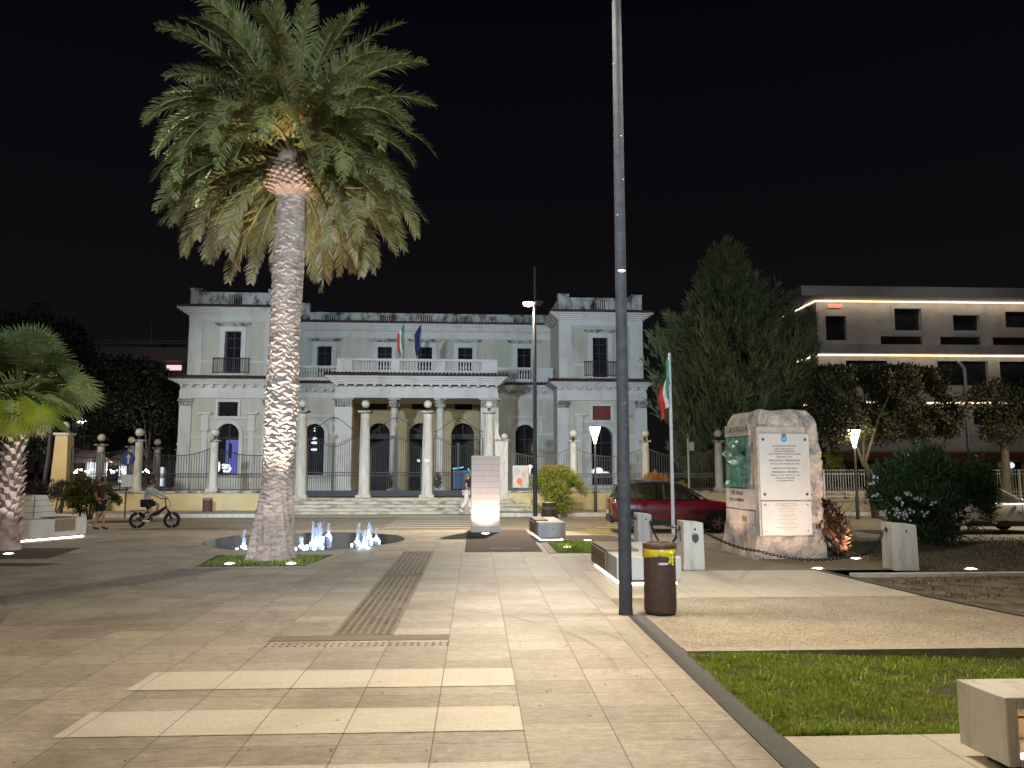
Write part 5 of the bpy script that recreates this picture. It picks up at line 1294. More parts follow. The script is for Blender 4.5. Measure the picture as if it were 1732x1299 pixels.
def foliage(name, blobs, n, leaf, width, mats, parent, seed=0, up=.25, inner=.55, clump=.5, cs=1.2, mi_fn=None, out=.6, zmax=None):
    rng = np.random.default_rng(seed + 99)
    p, d = shell_points(blobs, n, inner, clump, cs, seed)
    if zmax is not None: k_ = p[:, 2] > zmax; p[k_, 2] = zmax - rng.random(k_.sum()) ** 2 * .5 + rng.normal(0, .05, k_.sum())
    dirs = unit(d * out + rng.normal(0, .55, p.shape) + np.array([0, 0, up]))
    nr = unit(rng.normal(size=p.shape) + d * .8)
    v, f = leaf_cards(p, dirs, nr, leaf * rng.uniform(.6, 1.25, n), width * rng.uniform(.7, 1.2, n))
    mi = mi_fn(p, rng) if mi_fn else None
    return np_mesh(name, v, f, mats, parent, mi=mi)
def trunk_limbs(parent, mt, base_r, h, blobs, lean=(0, 0), n_l=None, name='trunk'):
    m = MB(); top = Vector((lean[0], lean[1], h))
    m.tube([(0, 0, -.1), (lean[0] * .2, lean[1] * .2, h * .3), (lean[0] * .6 + .05, lean[1] * .6, h * .7), top], [base_r * 1.25, base_r, base_r * .85, base_r * .7], 10)
    for c, r in blobs[:n_l or len(blobs)]:
        c = Vector(c); mid = top.lerp(c, .5) + Vector((random.uniform(-.2, .2), random.uniform(-.2, .2), .1))
        m.tube([top - Vector((0, 0, h * .12)), mid, c], [base_r * .5, base_r * .32, base_r * .12], 7)
        for q in range(3):
            e = c + Vector([random.uniform(-1, 1) * k * .75 for k in r]); m.tube([mid.lerp(c, .6), c.lerp(e, .5), e], [base_r * .18, base_r * .1, base_r * .04], 5)
    return m.build(name, mt, parent)
# pine behind the railings: tiers of upswept sprays
pb = at(1238, 830, 42); pine = thing('pine_tree', 'tall dense pine with upswept dark needles, between villa and hotel', 'pine tree', (pb.x, 42, 0))
MB().tube([(0, 0, 0), (.1, 0, 5), (0, 0, 13)], [.32, .22, .05], 10).build('trunk', M['bark'], pine)
def needle_tufts(name, tufts, mt, parent, per=26, ln=.5, wd=.05, seed=3):
    rng = np.random.default_rng(seed); T = np.array([t[0] for t in tufts]); D = unit(np.array([t[1] for t in tufts])); S = np.array([t[2] for t in tufts])
    n = len(T); p = np.repeat(T, per, 0); d0 = np.repeat(D, per, 0); s = np.repeat(S, per)
    off_ = rng.random(n * per) * s * 1.1; p = p + d0 * (off_ - s * .35)[:, None] + rng.normal(0, .05, p.shape) * s[:, None]
    dd = unit(d0 * 1.0 + rng.normal(0, .33, p.shape)); v, f = leaf_cards(p, dd, rng.normal(size=p.shape), ln * s * rng.uniform(.6, 1.1, n * per), np.full(n * per, wd) * s)
    return np_mesh(name, v, f, mt, parent, mi=np.repeat((rng.random(n) < .38).astype(int), per))
tufts = []
outline = [(13.7, .15), (13.0, .5), (12, 1.1), (11, 1.75), (10, 2.4), (9, 2.9), (8, 3.7), (7, 4.5), (6, 4.75), (5, 4.6), (4, 4.6), (3, 4.3), (2, 3.9), (1, 3.4)]
oz = np.array([o[0] for o in outline])[::-1]; orr = np.array([o[1] for o in outline])[::-1]
for k in range(105):                                 # branches
    zb_ = 0.8 + 12.6 * (k / 105) ** .95; az = k * 2.39996 + random.uniform(-.3, .3); R_ = float(np.interp(zb_ + .3, oz, orr)) * random.uniform(.66, 1.0)
    if math.cos(az) > .4 and zb_ > 7: R_ *= 1.12
    nb = int(9 + R_ * 8)
    for q in range(nb):
        u = (q + .5) / nb; u = u ** .6; sp = .34 * R_ * (1 - u * .5)
        p = np.array([math.cos(az) * R_ * u + random.gauss(0, sp * .5), math.sin(az) * R_ * u + random.gauss(0, sp * .5), zb_ + .55 * R_ * u * u - .15 * R_ * u + random.gauss(0, .22)])
        dr = np.array([math.cos(az) * .7, math.sin(az) * .7, 1.1]) + RNG.normal(0, .25, 3)
        tufts.append((p, dr, random.uniform(.75, 1.25)))
for q in range(26): tufts.append((np.array([random.gauss(0, .2), random.gauss(0, .2), 12.3 + 1.5 * random.random()]), np.array([random.gauss(0, .2), random.gauss(0, .2), 1]), .9))
M['pine_light'] = leafmat('pine_needles_young', (0.24, 0.27, 0.12), (0.13, 0.155, 0.065), scale=1, transl=.1)
needle_tufts('crown', tufts, [M['pine'], M['pine_light']], pine, per=26, ln=.55, wd=.07)
m = MB()
for k in range(40):
    zb_ = 1 + 10 * k / 40; az = k * 2.4; R_ = float(np.interp(zb_, oz, orr)) * .8
    m.tube([(0, 0, zb_), (math.cos(az) * R_ * .5, math.sin(az) * R_ * .5, zb_ + .02 * R_), (math.cos(az) * R_, math.sin(az) * R_, zb_ + .35 * R_)], [.07, .045, .015], 5)
m.build('limb', M['bark'], pine)
M['bark_dark'] = mat('dark_bark', (0.07, 0.055, 0.042), (0.035, 0.028, 0.022), scale=6, rough=0.9, bump=0.6, bscale=25, stretch=(2, 2, 0.4))
# clipped street trees before the hotel
def street_tree(px, Y, crown, base_r, label, n, leafm, lean=(0, 0), th=2.4, leaf=.15, clump=.5, grp='clipped trees before the hotel', name='street_tree', bark=None, cat='tree', py_ref=800, zmax=None, n_l=None):
    b = at(px, py_ref, Y); t = thing(name, label, cat, (b.x, Y, -.4), group=grp)
    blobs = []
    for x0, x1, y0, y1, dy in crown:
        c = at((x0 + x1) / 2, (y0 + y1) / 2, Y + dy); rx = (x1 - x0) / 2 * Y / FPX; rz = (y1 - y0) / 2 * Y / FPX
        blobs.append(((c.x - b.x, dy, c.z + .4), (rx, max(rx * .8, rz * .8), rz)))
    trunk_limbs(t, bark or M['bark'], base_r, th, blobs, lean, n_l)
    foliage('crown', blobs, n, leaf, leaf * .55, leafm, t, seed=int(px), clump=clump, inner=.35, out=.3, zmax=zmax)
    return t
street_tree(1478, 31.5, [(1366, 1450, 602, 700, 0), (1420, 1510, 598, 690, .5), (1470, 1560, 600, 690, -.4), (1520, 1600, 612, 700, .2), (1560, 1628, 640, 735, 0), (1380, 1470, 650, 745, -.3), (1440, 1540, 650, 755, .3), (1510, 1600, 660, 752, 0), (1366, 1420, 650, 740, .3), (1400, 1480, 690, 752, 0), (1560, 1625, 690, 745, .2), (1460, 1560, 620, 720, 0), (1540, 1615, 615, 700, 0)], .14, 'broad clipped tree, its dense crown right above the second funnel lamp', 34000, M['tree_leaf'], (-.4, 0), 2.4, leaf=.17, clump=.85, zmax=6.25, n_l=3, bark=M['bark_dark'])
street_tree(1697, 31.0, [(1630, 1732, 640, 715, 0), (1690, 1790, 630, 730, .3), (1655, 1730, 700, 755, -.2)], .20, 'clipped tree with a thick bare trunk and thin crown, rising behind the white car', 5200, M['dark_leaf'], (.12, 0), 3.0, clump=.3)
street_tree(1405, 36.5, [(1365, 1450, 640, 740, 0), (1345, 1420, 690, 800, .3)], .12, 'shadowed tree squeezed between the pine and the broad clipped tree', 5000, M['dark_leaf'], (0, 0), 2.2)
street_tree(1432, 34.6, [(1385, 1425, 762, 795, 0)], .05, 'small bright green sapling beside the monument, leaning over the rough wall', 900, M['photinia'], (-.4, 0), 1.6, leaf=.13, clump=.6, grp=None, name='sapling')
# dark trees in the west
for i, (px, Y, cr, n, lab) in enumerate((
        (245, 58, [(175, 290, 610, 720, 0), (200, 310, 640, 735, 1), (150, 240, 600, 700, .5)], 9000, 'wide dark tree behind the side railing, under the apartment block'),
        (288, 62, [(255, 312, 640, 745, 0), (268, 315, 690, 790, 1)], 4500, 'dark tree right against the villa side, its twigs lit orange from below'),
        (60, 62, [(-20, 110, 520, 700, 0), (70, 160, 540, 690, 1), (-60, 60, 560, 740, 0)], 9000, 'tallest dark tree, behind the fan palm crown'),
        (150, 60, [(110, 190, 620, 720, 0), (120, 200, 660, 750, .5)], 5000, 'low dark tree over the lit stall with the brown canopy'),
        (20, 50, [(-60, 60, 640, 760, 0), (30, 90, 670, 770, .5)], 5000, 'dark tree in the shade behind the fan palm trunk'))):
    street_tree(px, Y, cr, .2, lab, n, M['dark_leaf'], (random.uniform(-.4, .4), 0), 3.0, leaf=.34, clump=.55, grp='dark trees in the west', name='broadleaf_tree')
lamp('tree_uplight', 'SPOT', (at(283, 800, 57).x, 57.5, .1), 900, (1, .42, .22), aim=(at(290, 730, 61).x, 61, 4.2), angle=60, blend=.6, radius=.1)

# ------------------------------------------------------------------ shrubs
def shrub(name, px, Y, blobs_px, label, n, leaf, width, mats, seed, z0, group=None, mi_fn=None, clump=.75, up=.4, stems=6, inner=.5, cat='bush'):
    b = at(px, 800, Y); t = thing(name, label, cat, (b.x, Y, z0), group=group); blobs = []
    for x0, x1, y0, y1, dy in blobs_px:
        c = at((x0 + x1) / 2, (y0 + y1) / 2, Y + dy); rx = (x1 - x0) / 2 * Y / FPX; rz = (y1 - y0) / 2 * Y / FPX
        blobs.append(((c.x - b.x, dy, c.z - z0), (rx, max(rx, rz) * .8, rz)))
    foliage('crown', blobs, n, leaf, width, mats, t, seed, up=up, clump=clump, mi_fn=mi_fn, inner=inner, cs=.8)
    m = MB()
    for k in range(stems):
        c, r = blobs[k % len(blobs)]; e = Vector(c) + Vector((random.uniform(-.5, .5) * r[0], random.uniform(-.5, .5) * r[1], random.uniform(-.2, .5) * r[2]))
        x = random.uniform(-.25, .25) + c[0] * .3; m.tube([(x, random.uniform(-.1, .1), 0), Vector((x, 0, 0)).lerp(e, .5) + Vector((0, 0, .1)), e], [.035, .025, .008], 6)
    m.build('stem', M['bark'], t)
    return t, blobs
def top_red(h0, h1, pr=.8):
    def fn(p, rng):
        u = np.clip((p[:, 2] - h0) / (h1 - h0), 0, 1); return (rng.random(len(p)) < u * pr).astype(int)
    return fn
shrub('photinia_bush', 944, 33.2, [(893, 948, 800, 862, 0), (930, 992, 798, 864, 0), (905, 975, 788, 835, .2), (915, 980, 815, 866, -.4)], 'large round bush with red young shoots on top, beside the black lamp post', 17000, .105, .05, [M['photinia'], M['photinia_red']], 21, -.28, 'red-tipped bushes along the wall', top_red(1.7, 2.3, .6), .9)
shrub('photinia_bush', 1115, 34.2, [(1084, 1122, 800, 850, 0), (1100, 1140, 803, 850, 0)], 'smaller red-tipped bush rising just behind the roof of the red car', 3600, .12, .05, [M['photinia'], M['photinia_red']], 22, -.28, 'red-tipped bushes along the wall', top_red(.7, 1.4, .75), .8)
shrub('photinia_bush', 1148, 34.4, [(1136, 1164, 815, 855, 0)], 'thin yellow-leaved bush between the flagpole and the slim grey pole', 1000, .11, .045, [M['photinia'], M['photinia_red']], 23, -.28, 'red-tipped bushes along the wall', top_red(.9, 1.6, .3), .6)
t, obl = shrub('oleander', 1575, 17.6, [(1470, 1560, 772, 905, 0), (1500, 1630, 752, 900, .2), (1575, 1680, 772, 868, 0), (1485, 1640, 820, 918, -.4), (1580, 1678, 800, 905, .1)], 'big dark oleander bush with scattered white flowers, on the dim lawn', 24000, .17, .034, M['oleander'], 31, 0, None, None, 1.0, .7, 14, .45)
fl = MB()
for px, py in ((1478, 838), (1534, 835), (1514, 844), (1515, 862), (1493, 867), (1530, 866), (1543, 864), (1537, 876), (1524, 875), (1560, 867), (1618, 871), (1630, 882), (1555, 843), (1645, 858), (1480, 808), (1475, 817), (1527, 850), (1578, 850)):
    q = at(px, py, 16.35 if 1500 < px < 1650 else 16.9) - Vector((t.location.x, 17.6, 0))
    for j in range(random.randint(3, 7)):
        e = q + Vector((random.gauss(0, .05), random.gauss(0, .03), random.gauss(0, .03)))
        for s in range(5):
            a = s * 1.257 + random.random(); fl.add([e, e + Vector((.022 * math.cos(a), -.01, .022 * math.sin(a))), e + Vector((.03 * math.cos(a + .5), -.004, .03 * math.sin(a + .5))), e + Vector((.018 * math.cos(a + 1), -.012, .018 * math.sin(a + 1)))], [(0, 1, 2, 3)])
fl.build('flowers', M['petal'], t)['kind'] = 'stuff'
shrub('round_bush', 148, 30.5, [(112, 165, 815, 868, 0), (135, 188, 812, 868, 0), (125, 175, 806, 845, .2), (170, 202, 835, 862, 0)], 'round dark green bush on the pavement beyond the pale tiled bench', 5200, .13, .06, M['bush_leaf'], 41, -.3, None, None, .7, .3, 7)
for i, (px, Y, bl_, lab) in enumerate(((60, 23.5, [(35, 80, 815, 850, 0), (60, 100, 812, 850, .2)], 'grey lavender-like shrub directly behind the pale tiled bench'), (105, 34.5, [(92, 128, 812, 850, 0)], 'pale twiggy shrub at the foot of the square corner pillar'), (22, 24.5, [(-5, 40, 800, 850, 0)], 'dark shrub behind the shaggy fan palm trunk'))):
    shrub('low_shrub', px, Y, bl_, lab, 2200, .14, .02, M['lavender'] if i != 2 else M['bush_leaf'], 50 + i, -.3, 'low shrubs in the west', None, .7, .9, 5)
# small weeds along wall foot and climbing greens behind the pale railing
for i, (px, py0, py1, lab) in enumerate(((1175, 812, 832, 'small leafy plant behind the railing near the slim grey pole'),)):
    shrub('garden_plant', px, 37.4, [(px - 16, px + 16, py0, py1, 0)], lab, 700, .12, .05, M['bush_leaf'], 60 + i, .25, None, None, .5, .5, 3)

# ------------------------------------------------------------------ grass
def blades(name, pts, hmin, hmax, w, mt, lean=.5, seed=5):
    rng = np.random.default_rng(seed); n = len(pts); a = rng.random(n) * 6.283; d = np.stack([np.cos(a), np.sin(a), np.zeros(n)], 1)
    h = rng.uniform(hmin, hmax, n)[:, None]; b = rng.random(n) * 6.283; l = np.stack([np.cos(b), np.sin(b), np.zeros(n)], 1) * lean * rng.random((n, 1))
    up = np.array([0, 0, 1.0])
    p0 = pts - d * w / 2; p1 = pts + d * w / 2; q0 = pts + (up * .6 + l * .35) * h - d * w * .35; q1 = pts + (up * .6 + l * .35) * h + d * w * .35; t = pts + (up * (1 - .3 * lean) + l) * h
    v = np.stack([p0, p1, q1, q0, t], 1).reshape(-1, 3); o = np.arange(n)[:, None] * 5
    F = np.concatenate([np.concatenate([o, o + 1, o + 2, o + 3], 1), np.concatenate([o + 3, o + 2, o + 4, o + 4], 1)])
    return tag(mixed_mesh(name, v, F, np.zeros(len(F)), [mt], None), kind='stuff')
n = 100000
xs = 1.93 + 5.2 * RNG.random(n) ** 1.15; ys = 5.02 + 2.22 * RNG.random(n)
dens = np.array([noise.noise(Vector((x * 1.7, y * 2.2, 4))) + .6 * noise.noise(Vector((x * 5, y * 6, 1))) for x, y in zip(xs, ys)])
kp = dens + RNG.normal(0, .22, n) > -.2; xs, ys = xs[kp], ys[kp]; n = len(xs)
zs = np.array([lawn_z(x, y) for x, y in zip(xs, ys)])
blades('grass', np.stack([xs, ys, zs], 1), .022, .05, .006, M['grass'], .8)
n = 1500
xs = 1.9 + 5.0 * RNG.random(n); ys = 5.0 + 2.2 * RNG.random(n)
blades('weeds', np.stack([xs, ys, [lawn_z(x, y) for x, y in zip(xs, ys)]], 1), .05, .10, .009, M['grass'], 1.2, 16)
n = 2600                                             # taller tufts along the near edge
xs = 2.02 + 2.6 * RNG.random(n); ys = 5.03 + .22 * RNG.random(n) ** 2
blades('edge_grass', np.stack([xs, ys, [lawn_z(x, y) for x, y in zip(xs, ys)]], 1), .05, .11, .008, M['grass'], 1.0, 6)
n = 16000
xs = 7.2 + 13 * RNG.random(n); ys = 12.2 + 6.1 * RNG.random(n)
blades('rough_grass', np.stack([xs, ys, np.full(n, -.01)], 1), .03, .09, .012, M['grass_dry'], .9, 7)
n = 3600; c = np.stack([6.3 + 8 * RNG.random(45), 8.6 + 3.3 * RNG.random(45) ** .7], 1); k = RNG.integers(0, 45, n)
P = c[k] + RNG.normal(0, .12, (n, 2)) * np.array([2.2, .8]); P = P[(P[:, 1] < 11.95) & (P[:, 1] > 8.5)]
blades('dry_tufts', np.concatenate([P, np.full((len(P), 1), -.012)], 1), .02, .06, .01, M['grass_dry'], 1.1, 8)
n = 2600; xs = -4.75 + 1.9 * RNG.random(n); ys = 13.62 + 1.7 * RNG.random(n)
blades('bed_grass', np.stack([xs, ys, np.full(n, .006)], 1), .02, .07, .008, M['grass'], .9, 9)
n = 2400; xs = 1.66 + 1.15 * RNG.random(n); ys = 15.5 + 2.0 * RNG.random(n)
blades('bed_grass', np.stack([xs, ys, np.full(n, .006)], 1), .04, .13, .01, M['grass'], .8, 10)
# fallen leaves and grit on the paving
m = MB()
for k in range(420):
    x, y = random.uniform(-7, 6), random.uniform(3.2, 14) ; s = random.uniform(.006, .02); a = random.random() * 6.28
    if 1.95 < x and y < 7.3: continue
    u = Vector((math.cos(a), math.sin(a), 0)) * s; w_ = Vector((-u.y, u.x, 0)) * random.uniform(.25, .6); c = Vector((x, y, .0075))
    m.add([c - u, c - w_ + Vector((0, 0, .004)), c + u, c + w_ + Vector((0, 0, .003))], [(0, 1, 2, 3)])
tag(m.build('leaf_litter', mat('dead_leaf', (.12, .085, .05), (.06, .045, .03), scale=30, rough=.9)), kind='stuff')

# ------------------------------------------------------------------ ground uplights
def uplight(p, label, power, aim, angle=70, col=ROSE, r=.085, z=0.012, lift=.03, spill=0, narrow=0):
    t = thing('uplight', label, 'ground light', (p[0], p[1], z), group='lamps set into the ground')
    MB().lathe([(r + .03, -.02), (r + .03, .006), (r, .008), (r, .004)], (0, 0, 0), 18).build('rim', M['alloy'], t)
    m = MB(); m.lathe([(r, .0045), (r * .7, .012), (.01, .016)], (0, 0, 0), 16); m.build('glass', M['spot_glass'], t)
    a = Vector(aim)
    lamp('uplight_beam', 'SPOT', (p[0], p[1], z + lift + .03), power, col, aim=a, angle=angle, blend=.7, radius=.05)
    if narrow: lamp('uplight_narrow', 'SPOT', (p[0], p[1], z + lift + .035), narrow, col, aim=a + Vector((0, 0, 1.2)), angle=36, blend=1.0, radius=.05)
    if spill: lamp('uplight_spill', 'SPOT', (p[0], p[1], z + lift + .04), spill, col, aim=(a.x, a.y, z + 1.0), angle=150, blend=.9, radius=.05)
    return t
pU = onz(388, 955); uplight(pU, 'glowing ground light in the palm bed, on the outer corner away from the fountain jets', 50, (-3.72, 14.8, 5.2), 84, spill=8, narrow=1900)
pU = onz(492, 955); uplight(pU, 'glowing ground light in the palm bed, beside the trunk foot next to the tactile strip', 75, (-3.72, 14.8, 5.2), 84, spill=12, narrow=2500)
uplight(onz(14, 938), 'glowing ground light at the foot of the shaggy fan palm', 130, (FX + .15, FYp, 3.4), 84, (.92, .88, 1.0), spill=7, narrow=420)
pT = onz(821, 903.5); uplight(pT, 'glowing ground light at the foot of the tiled stele', 85, (pT.x, pT.y + .7, 2.1), 125, (1, .78, .64), .1)
uplight(onz(960, 927), 'glowing ground light in the small grass bed, out in its middle', 9, (1.9, 16.9, .5), 120, (1, .95, .85))
uplight(onz(994, 915), 'glowing ground light in the small grass bed, hidden partly by the slatted bench', 6, (2.6, 18.2, .5), 120, (1, .95, .85))
pA = onz(1383, 963); uplight(pA, 'glowing ground light on the gravel before the inscribed plaques', 125, (5.75, 14.6, 1.9), 105, (1, .76, .60), .08)
pB = onz(1447, 946); uplight(pB, 'glowing ground light beside the brown wreath', 60, (6.9, 14.6, .8), 90, (1, .62, .40), .08)
uplight((4.3, 15.0), 'added ground light out on the gravel, to brighten the green bronze relief', 70, (5.2, 15.1, 1.5), 80, (1, .76, .62), .06)  # added fixture that brightens the west face, no such lamp known there
uplight(onz(1643, 964), 'glowing ground light in the grass near the oleander', 10, (8.4, 13.2, .5), 120, (1, .95, .85))

# ------------------------------------------------------------------ fountain jets
for i, (px, py, h, lab) in enumerate(((412, 925, 27, 'glowing fountain jet standing alone, on the outer side of the palm trunk'), (510, 924, 14, 'shortest glowing fountain jet, nearest the palm trunk foot'), (529, 920, 36, 'tall slim glowing fountain jet, next after the shortest one'),
        (541, 922, 38, 'brightest and widest glowing fountain jet, in the thick of the group'), (535, 915, 22, 'small glowing fountain jet tucked behind the brightest one'), (555.5, 906, 20, 'thin glowing fountain jet set back behind the brightest one'), (604, 917, 31, 'leaning ragged fountain jet, dimmer than its neighbours'),
        (617, 925, 27, 'broad white fountain jet, frontmost of the eastern pair'), (624, 909, 25, 'arching fountain jet behind the broad white one'), (636.5, 912, 18, 'faint thin fountain jet nearest the tactile strip'))):
    p = onz(px, py); sc = p.y / FPX; H_ = h * sc
    t = thing('fountain_jet', lab, 'fountain jet', (p.x, p.y, .008), group='jets of the ground fountain')
    m = MB(); w = {3: 4.2, 7: 4.6, 8: 3.0}.get(i, 2.4 if i not in (5, 9) else 1.6) * sc
    prof = []
    for k in range(13):
        u = k / 12; r = w * (1.0 - .3 * u + .12 * math.sin(u * 9 + i)) * math.sqrt(max(0, 1 - u ** 6)) * random.uniform(.92, 1.08) + .004
        prof.append((max(r, .004) if k < 12 else .004, u * H_))
    m.lathe([(r_ * .9, z_) for r_, z_ in prof], (0, 0, 0), 10)
    for k in range(60):
        a = random.random() * 6.28; rr_ = w * random.uniform(.7, 1.7); m.ball((rr_ * math.cos(a), rr_ * math.sin(a), H_ * random.random() ** 1.5), random.uniform(.004, .013), 5, 4, (1, 1, random.uniform(1, 2.6)))
    for k in range(0):
        a = random.random() * 6.28; pts = [(w * .5 * math.cos(a) * q, w * .5 * math.sin(a) * q, H_ * (.85 * q * (2.1 - q) - .0)) for q in (.3, .7, 1.1, 1.5)]; m.tube(pts, .008, 5)
    if i == 6: 
        for k, v in enumerate(m.v): m.v[k] = (v[0] + .1 * v[2], v[1], v[2])
    m.build('water_jet', M['water_foam'], t)
    MB().lathe([(.06, 0), (.06, .006), (.01, .008)], (0, 0, 0), 12).build('light_ring', M['led_blue'], t)
    P_ = (1.7 if i in (2, 3, 7, 8) else 1.0) * (.5 if i in (6, 9, 5) else 1)
    for q in range(2):
        lamp('jet_light', 'POINT', (p.x + (-.09, .09)[q], p.y - .16, .05), P_ * 1.5, (.45, .62, 1.0), radius=.03)

# ------------------------------------------------------------------ benches
def bench(label, loc, rotz, L, Wd, wood, H=.40, grp='concrete benches with glowing foot strips'):
    """local x across (Wd), y along (L); wood = (y0, y1, side, x1) slats wrapping over the side"""
    t = thing('bench', label, 'bench', loc, rotz, grp)
    MB().box(0, Wd, 0, L, .075, H).build('concrete_block', M['concrete'], t, bevel=.012)
    MB().box(.09, Wd - .09, .09, L - .09, 0, .075).build('plinth', M['black'], t)
    m = MB(); e = .055
    m.box(e, Wd - e, e, e + .02, .008, .03); m.box(e, Wd - e, L - e - .02, L - e, .008, .03); m.box(e, e + .02, e + .02, L - e - .02, .008, .03); m.box(Wd - e - .02, Wd - e, e + .02, L - e - .02, .008, .03)
    m.build('light_strip', M['led'], t)
    y0, y1, wx = wood
    m = MB(); n = max(2, round((y1 - y0) / .42))
    for k in range(n): a = y0 + k * (y1 - y0) / n; m.box(-.012, wx, a + .008, a + (y1 - y0) / n - .008, H + .003, H + .03)
    for k in range(2): zz = .13 + k * .135; m.box(-.03, -.003, y0 + .008, y1 - .008, zz, zz + .125)
    m.build('slats', M['wood'], t, bevel=.004)
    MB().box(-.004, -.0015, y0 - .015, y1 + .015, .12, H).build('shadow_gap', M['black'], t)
    MB().lathe([(.025, 0), (.02, .004), (.005, .005)], (0, 0, 0), 10).build('socket_cover', M['alloy'], t).location = (Wd * .55, -.002, .27)
    t.children[-1].rotation_euler = (R(90), 0, 0)
    return t
bench('pale concrete bench with wooden slats, between the tall grey post and the bollards', (2.04, 11.25, .002), R(1), 2.25, .95, (.75, 2.05, .5))
bench('small pale concrete bench with a glowing foot, at the foot of the black lamp post', (1.44, 17.95, .006), R(2), 2.0, .64, (.5, 1.7, .3), .42)
# big block at the near right corner: open front with a lit niche
a0, a1 = onz(1617, 1149, .43), onz(1700, 1181, .43)
yaw = math.atan2(a1.x - a0.x, -(a1.y - a0.y))
t = thing('bench', 'big concrete bench block on the pale terrace, cut off by the picture edge', 'bench', (a1.x, a1.y, .002), 0, 'concrete benches with glowing foot strips')
dx, dy = a0.x - a1.x, a0.y - a1.y
def sk(x, y): return (x + dx * y / dy, y)
def skbox(m, x0, x1, y0, y1, z0, z1):
    m.hexa([(*sk(x0, y0), z0), (*sk(x1, y0), z0), (*sk(x1, y1), z0), (*sk(x0, y1), z0)], [(*sk(x0, y0), z1), (*sk(x1, y0), z1), (*sk(x1, y1), z1), (*sk(x0, y1), z1)])
m = MB(); skbox(m, 0, .07, 0, dy, .06, .43); skbox(m, .07, 2.4, 0, dy, .36, .43); skbox(m, .07, 2.4, .35, dy, .06, .36); skbox(m, .07, 2.4, 0, .35, .06, .10)
m.build('concrete_block', M['concrete_old'], t, bevel=.008)
m = MB(); skbox(m, .1, 2.3, .09, dy - .09, 0, .06); m.build('plinth', M['black'], t)
m = MB(); 
for k in range(2): skbox(m, .085, 2.3, .30, .335, .115 + .12 * k, .225 + .12 * k)
m.build('slats', M['wood'], t, bevel=.004)
m = MB(); skbox(m, .072, 2.3, .02, .05, .102, .118); m.build('light_strip', M['led'], t)
lamp('niche_light', 'POINT', (a1.x + .35, a1.y + .12, .16), 1.6, (1, .72, .42), radius=.02)
# tiled bench with a raised back in the west
p0 = onz(30, 918); p1 = onz(145, 908)
ang = math.atan2(p1.y - p0.y, p1.x - p0.x); LL = (p1 - p0).length
t = thing('bench', 'long pale tiled bench with a sloping back and square speaker panel', 'bench', (p0.x, p0.y, .002), ang, 'concrete benches with glowing foot strips')
L0 = LL
MB().box(-.6, L0, 0, 1.2, .07, .48).build('concrete_block', M['concrete'], t, bevel=.012)
MB().box(-.5, L0 - .08, .08, 1.1, 0, .07).build('plinth', M['black'], t)
m = MB(); m.box(-.6, L0 - .03, .03, .06, .008, .035); m.box(L0 - .06, L0 - .03, .06, 1.1, .008, .035); m.build('light_strip', M['led'], t)
bt = slab_mat('pale_wall_tile', .7, .7, 0, 0, (.50, .49, .47), (.58, .57, .55), (.42, .4, .37))
m = MB().plate([(-.6, .48), (L0 * .80, .48), (L0 * .62, 1.02), (L0 * .42, 1.03), (-.6, .92)], .62, 1.15)
m.build('backrest', M['concrete'], t, bevel=.01)
m = MB()
for zz in (.62, .76, .90): m.box(-.6, L0 * (.80 - .18 * (zz - .48) / .54) - .02, .612, .62, zz, zz + .008)
m.box(L0 * .43, L0 * .43 + .012, .612, .62, .48, 1.0); m.build('tile_joint', M['granite'], t)
MB().box(-.4, .36, .4, .618, .482, .85).build('speaker_panel', M['concrete'], t, bevel=.01)
MB().tube([(0, .402, .64), (0, .392, .64)], .15, 20).build('speaker', M['pole_grey'], t)
m = MB()
for k in range(2): m.box(L0 * .52, L0 * .82, -.02, -.003, .19 + .14 * k, .32 + .14 * k)
m.box(L0 * .50, L0 * .83, -.02, .5, .483, .51); m.build('slats', M['wood'], t, bevel=.004)

# ------------------------------------------------------------------ bins
t = thing('litter_bin', 'round brown litter bin with a yellow bag over its rim, by the grey post', 'litter bin', (2.16, 9.12, .003))
m = MB(); m.lathe([(.165, .012), (.185, .03), (.188, .06), (.185, .74)], (0, 0, 0), 40); m.build('drum', M['corten'], t)
MB().lathe([(.17, 0), (.172, .02)], (0, 0, 0), 30).build('foot', M['rubber_black'], t)
MB().lathe([(.19, .745), (.195, .76), (.195, .80), (.185, .815), (.13, .82), (.125, .80), (.12, .70)], (0, 0, 0), 40).build('rim', M['corten'], t)
m = MB(); n = 72; vs, fs = [], []
for j in range(6):
    for k in range(n):
        a = 2 * math.pi * k / n; kn = math.exp(-((((a - R(-60) + math.pi) % (2 * math.pi)) - math.pi) / .35) ** 2)
        sag = .05 + .012 * math.sin(a * 3) + .03 * math.sin(a * 2 + 1)
        z_ = .752 - j / 5 * (sag + .035 + .05 * kn); r_ = .189 + .007 * (j in (1, 2, 3, 4)) + .006 * noise.noise(Vector((math.cos(a) * 6, math.sin(a) * 6, j * 1.3))) + .012 * kn * (j > 1) + .003 * math.sin(a * 40 + j * 2)
        vs.append((r_ * math.cos(a), r_ * math.sin(a), z_ + .006 * noise.noise(Vector((a * 5, j, 2)))))
for j in range(5):
    for k in range(n): fs.append((j * n + k, (j + 1) * n + k, (j + 1) * n + (k + 1) % n, j * n + (k + 1) % n))
m.add(vs, fs, True); c = Vector((.2 * math.cos(R(-60)), .2 * math.sin(R(-60)), .70)); m.ball(c, .03, 8, 6, (1.2, .8, 1.1))
for k in range(5): m.tube([c, c + Vector((random.uniform(-.04, .06), -.012, -.05 - .02 * k))], [.012, .018], 5)
m.build('bin_bag', M['bag'], t)
MB().box(-.055, .055, -.190, -.1865, .575, .60).build('sticker', M['white_label'], t, bevel=.001)
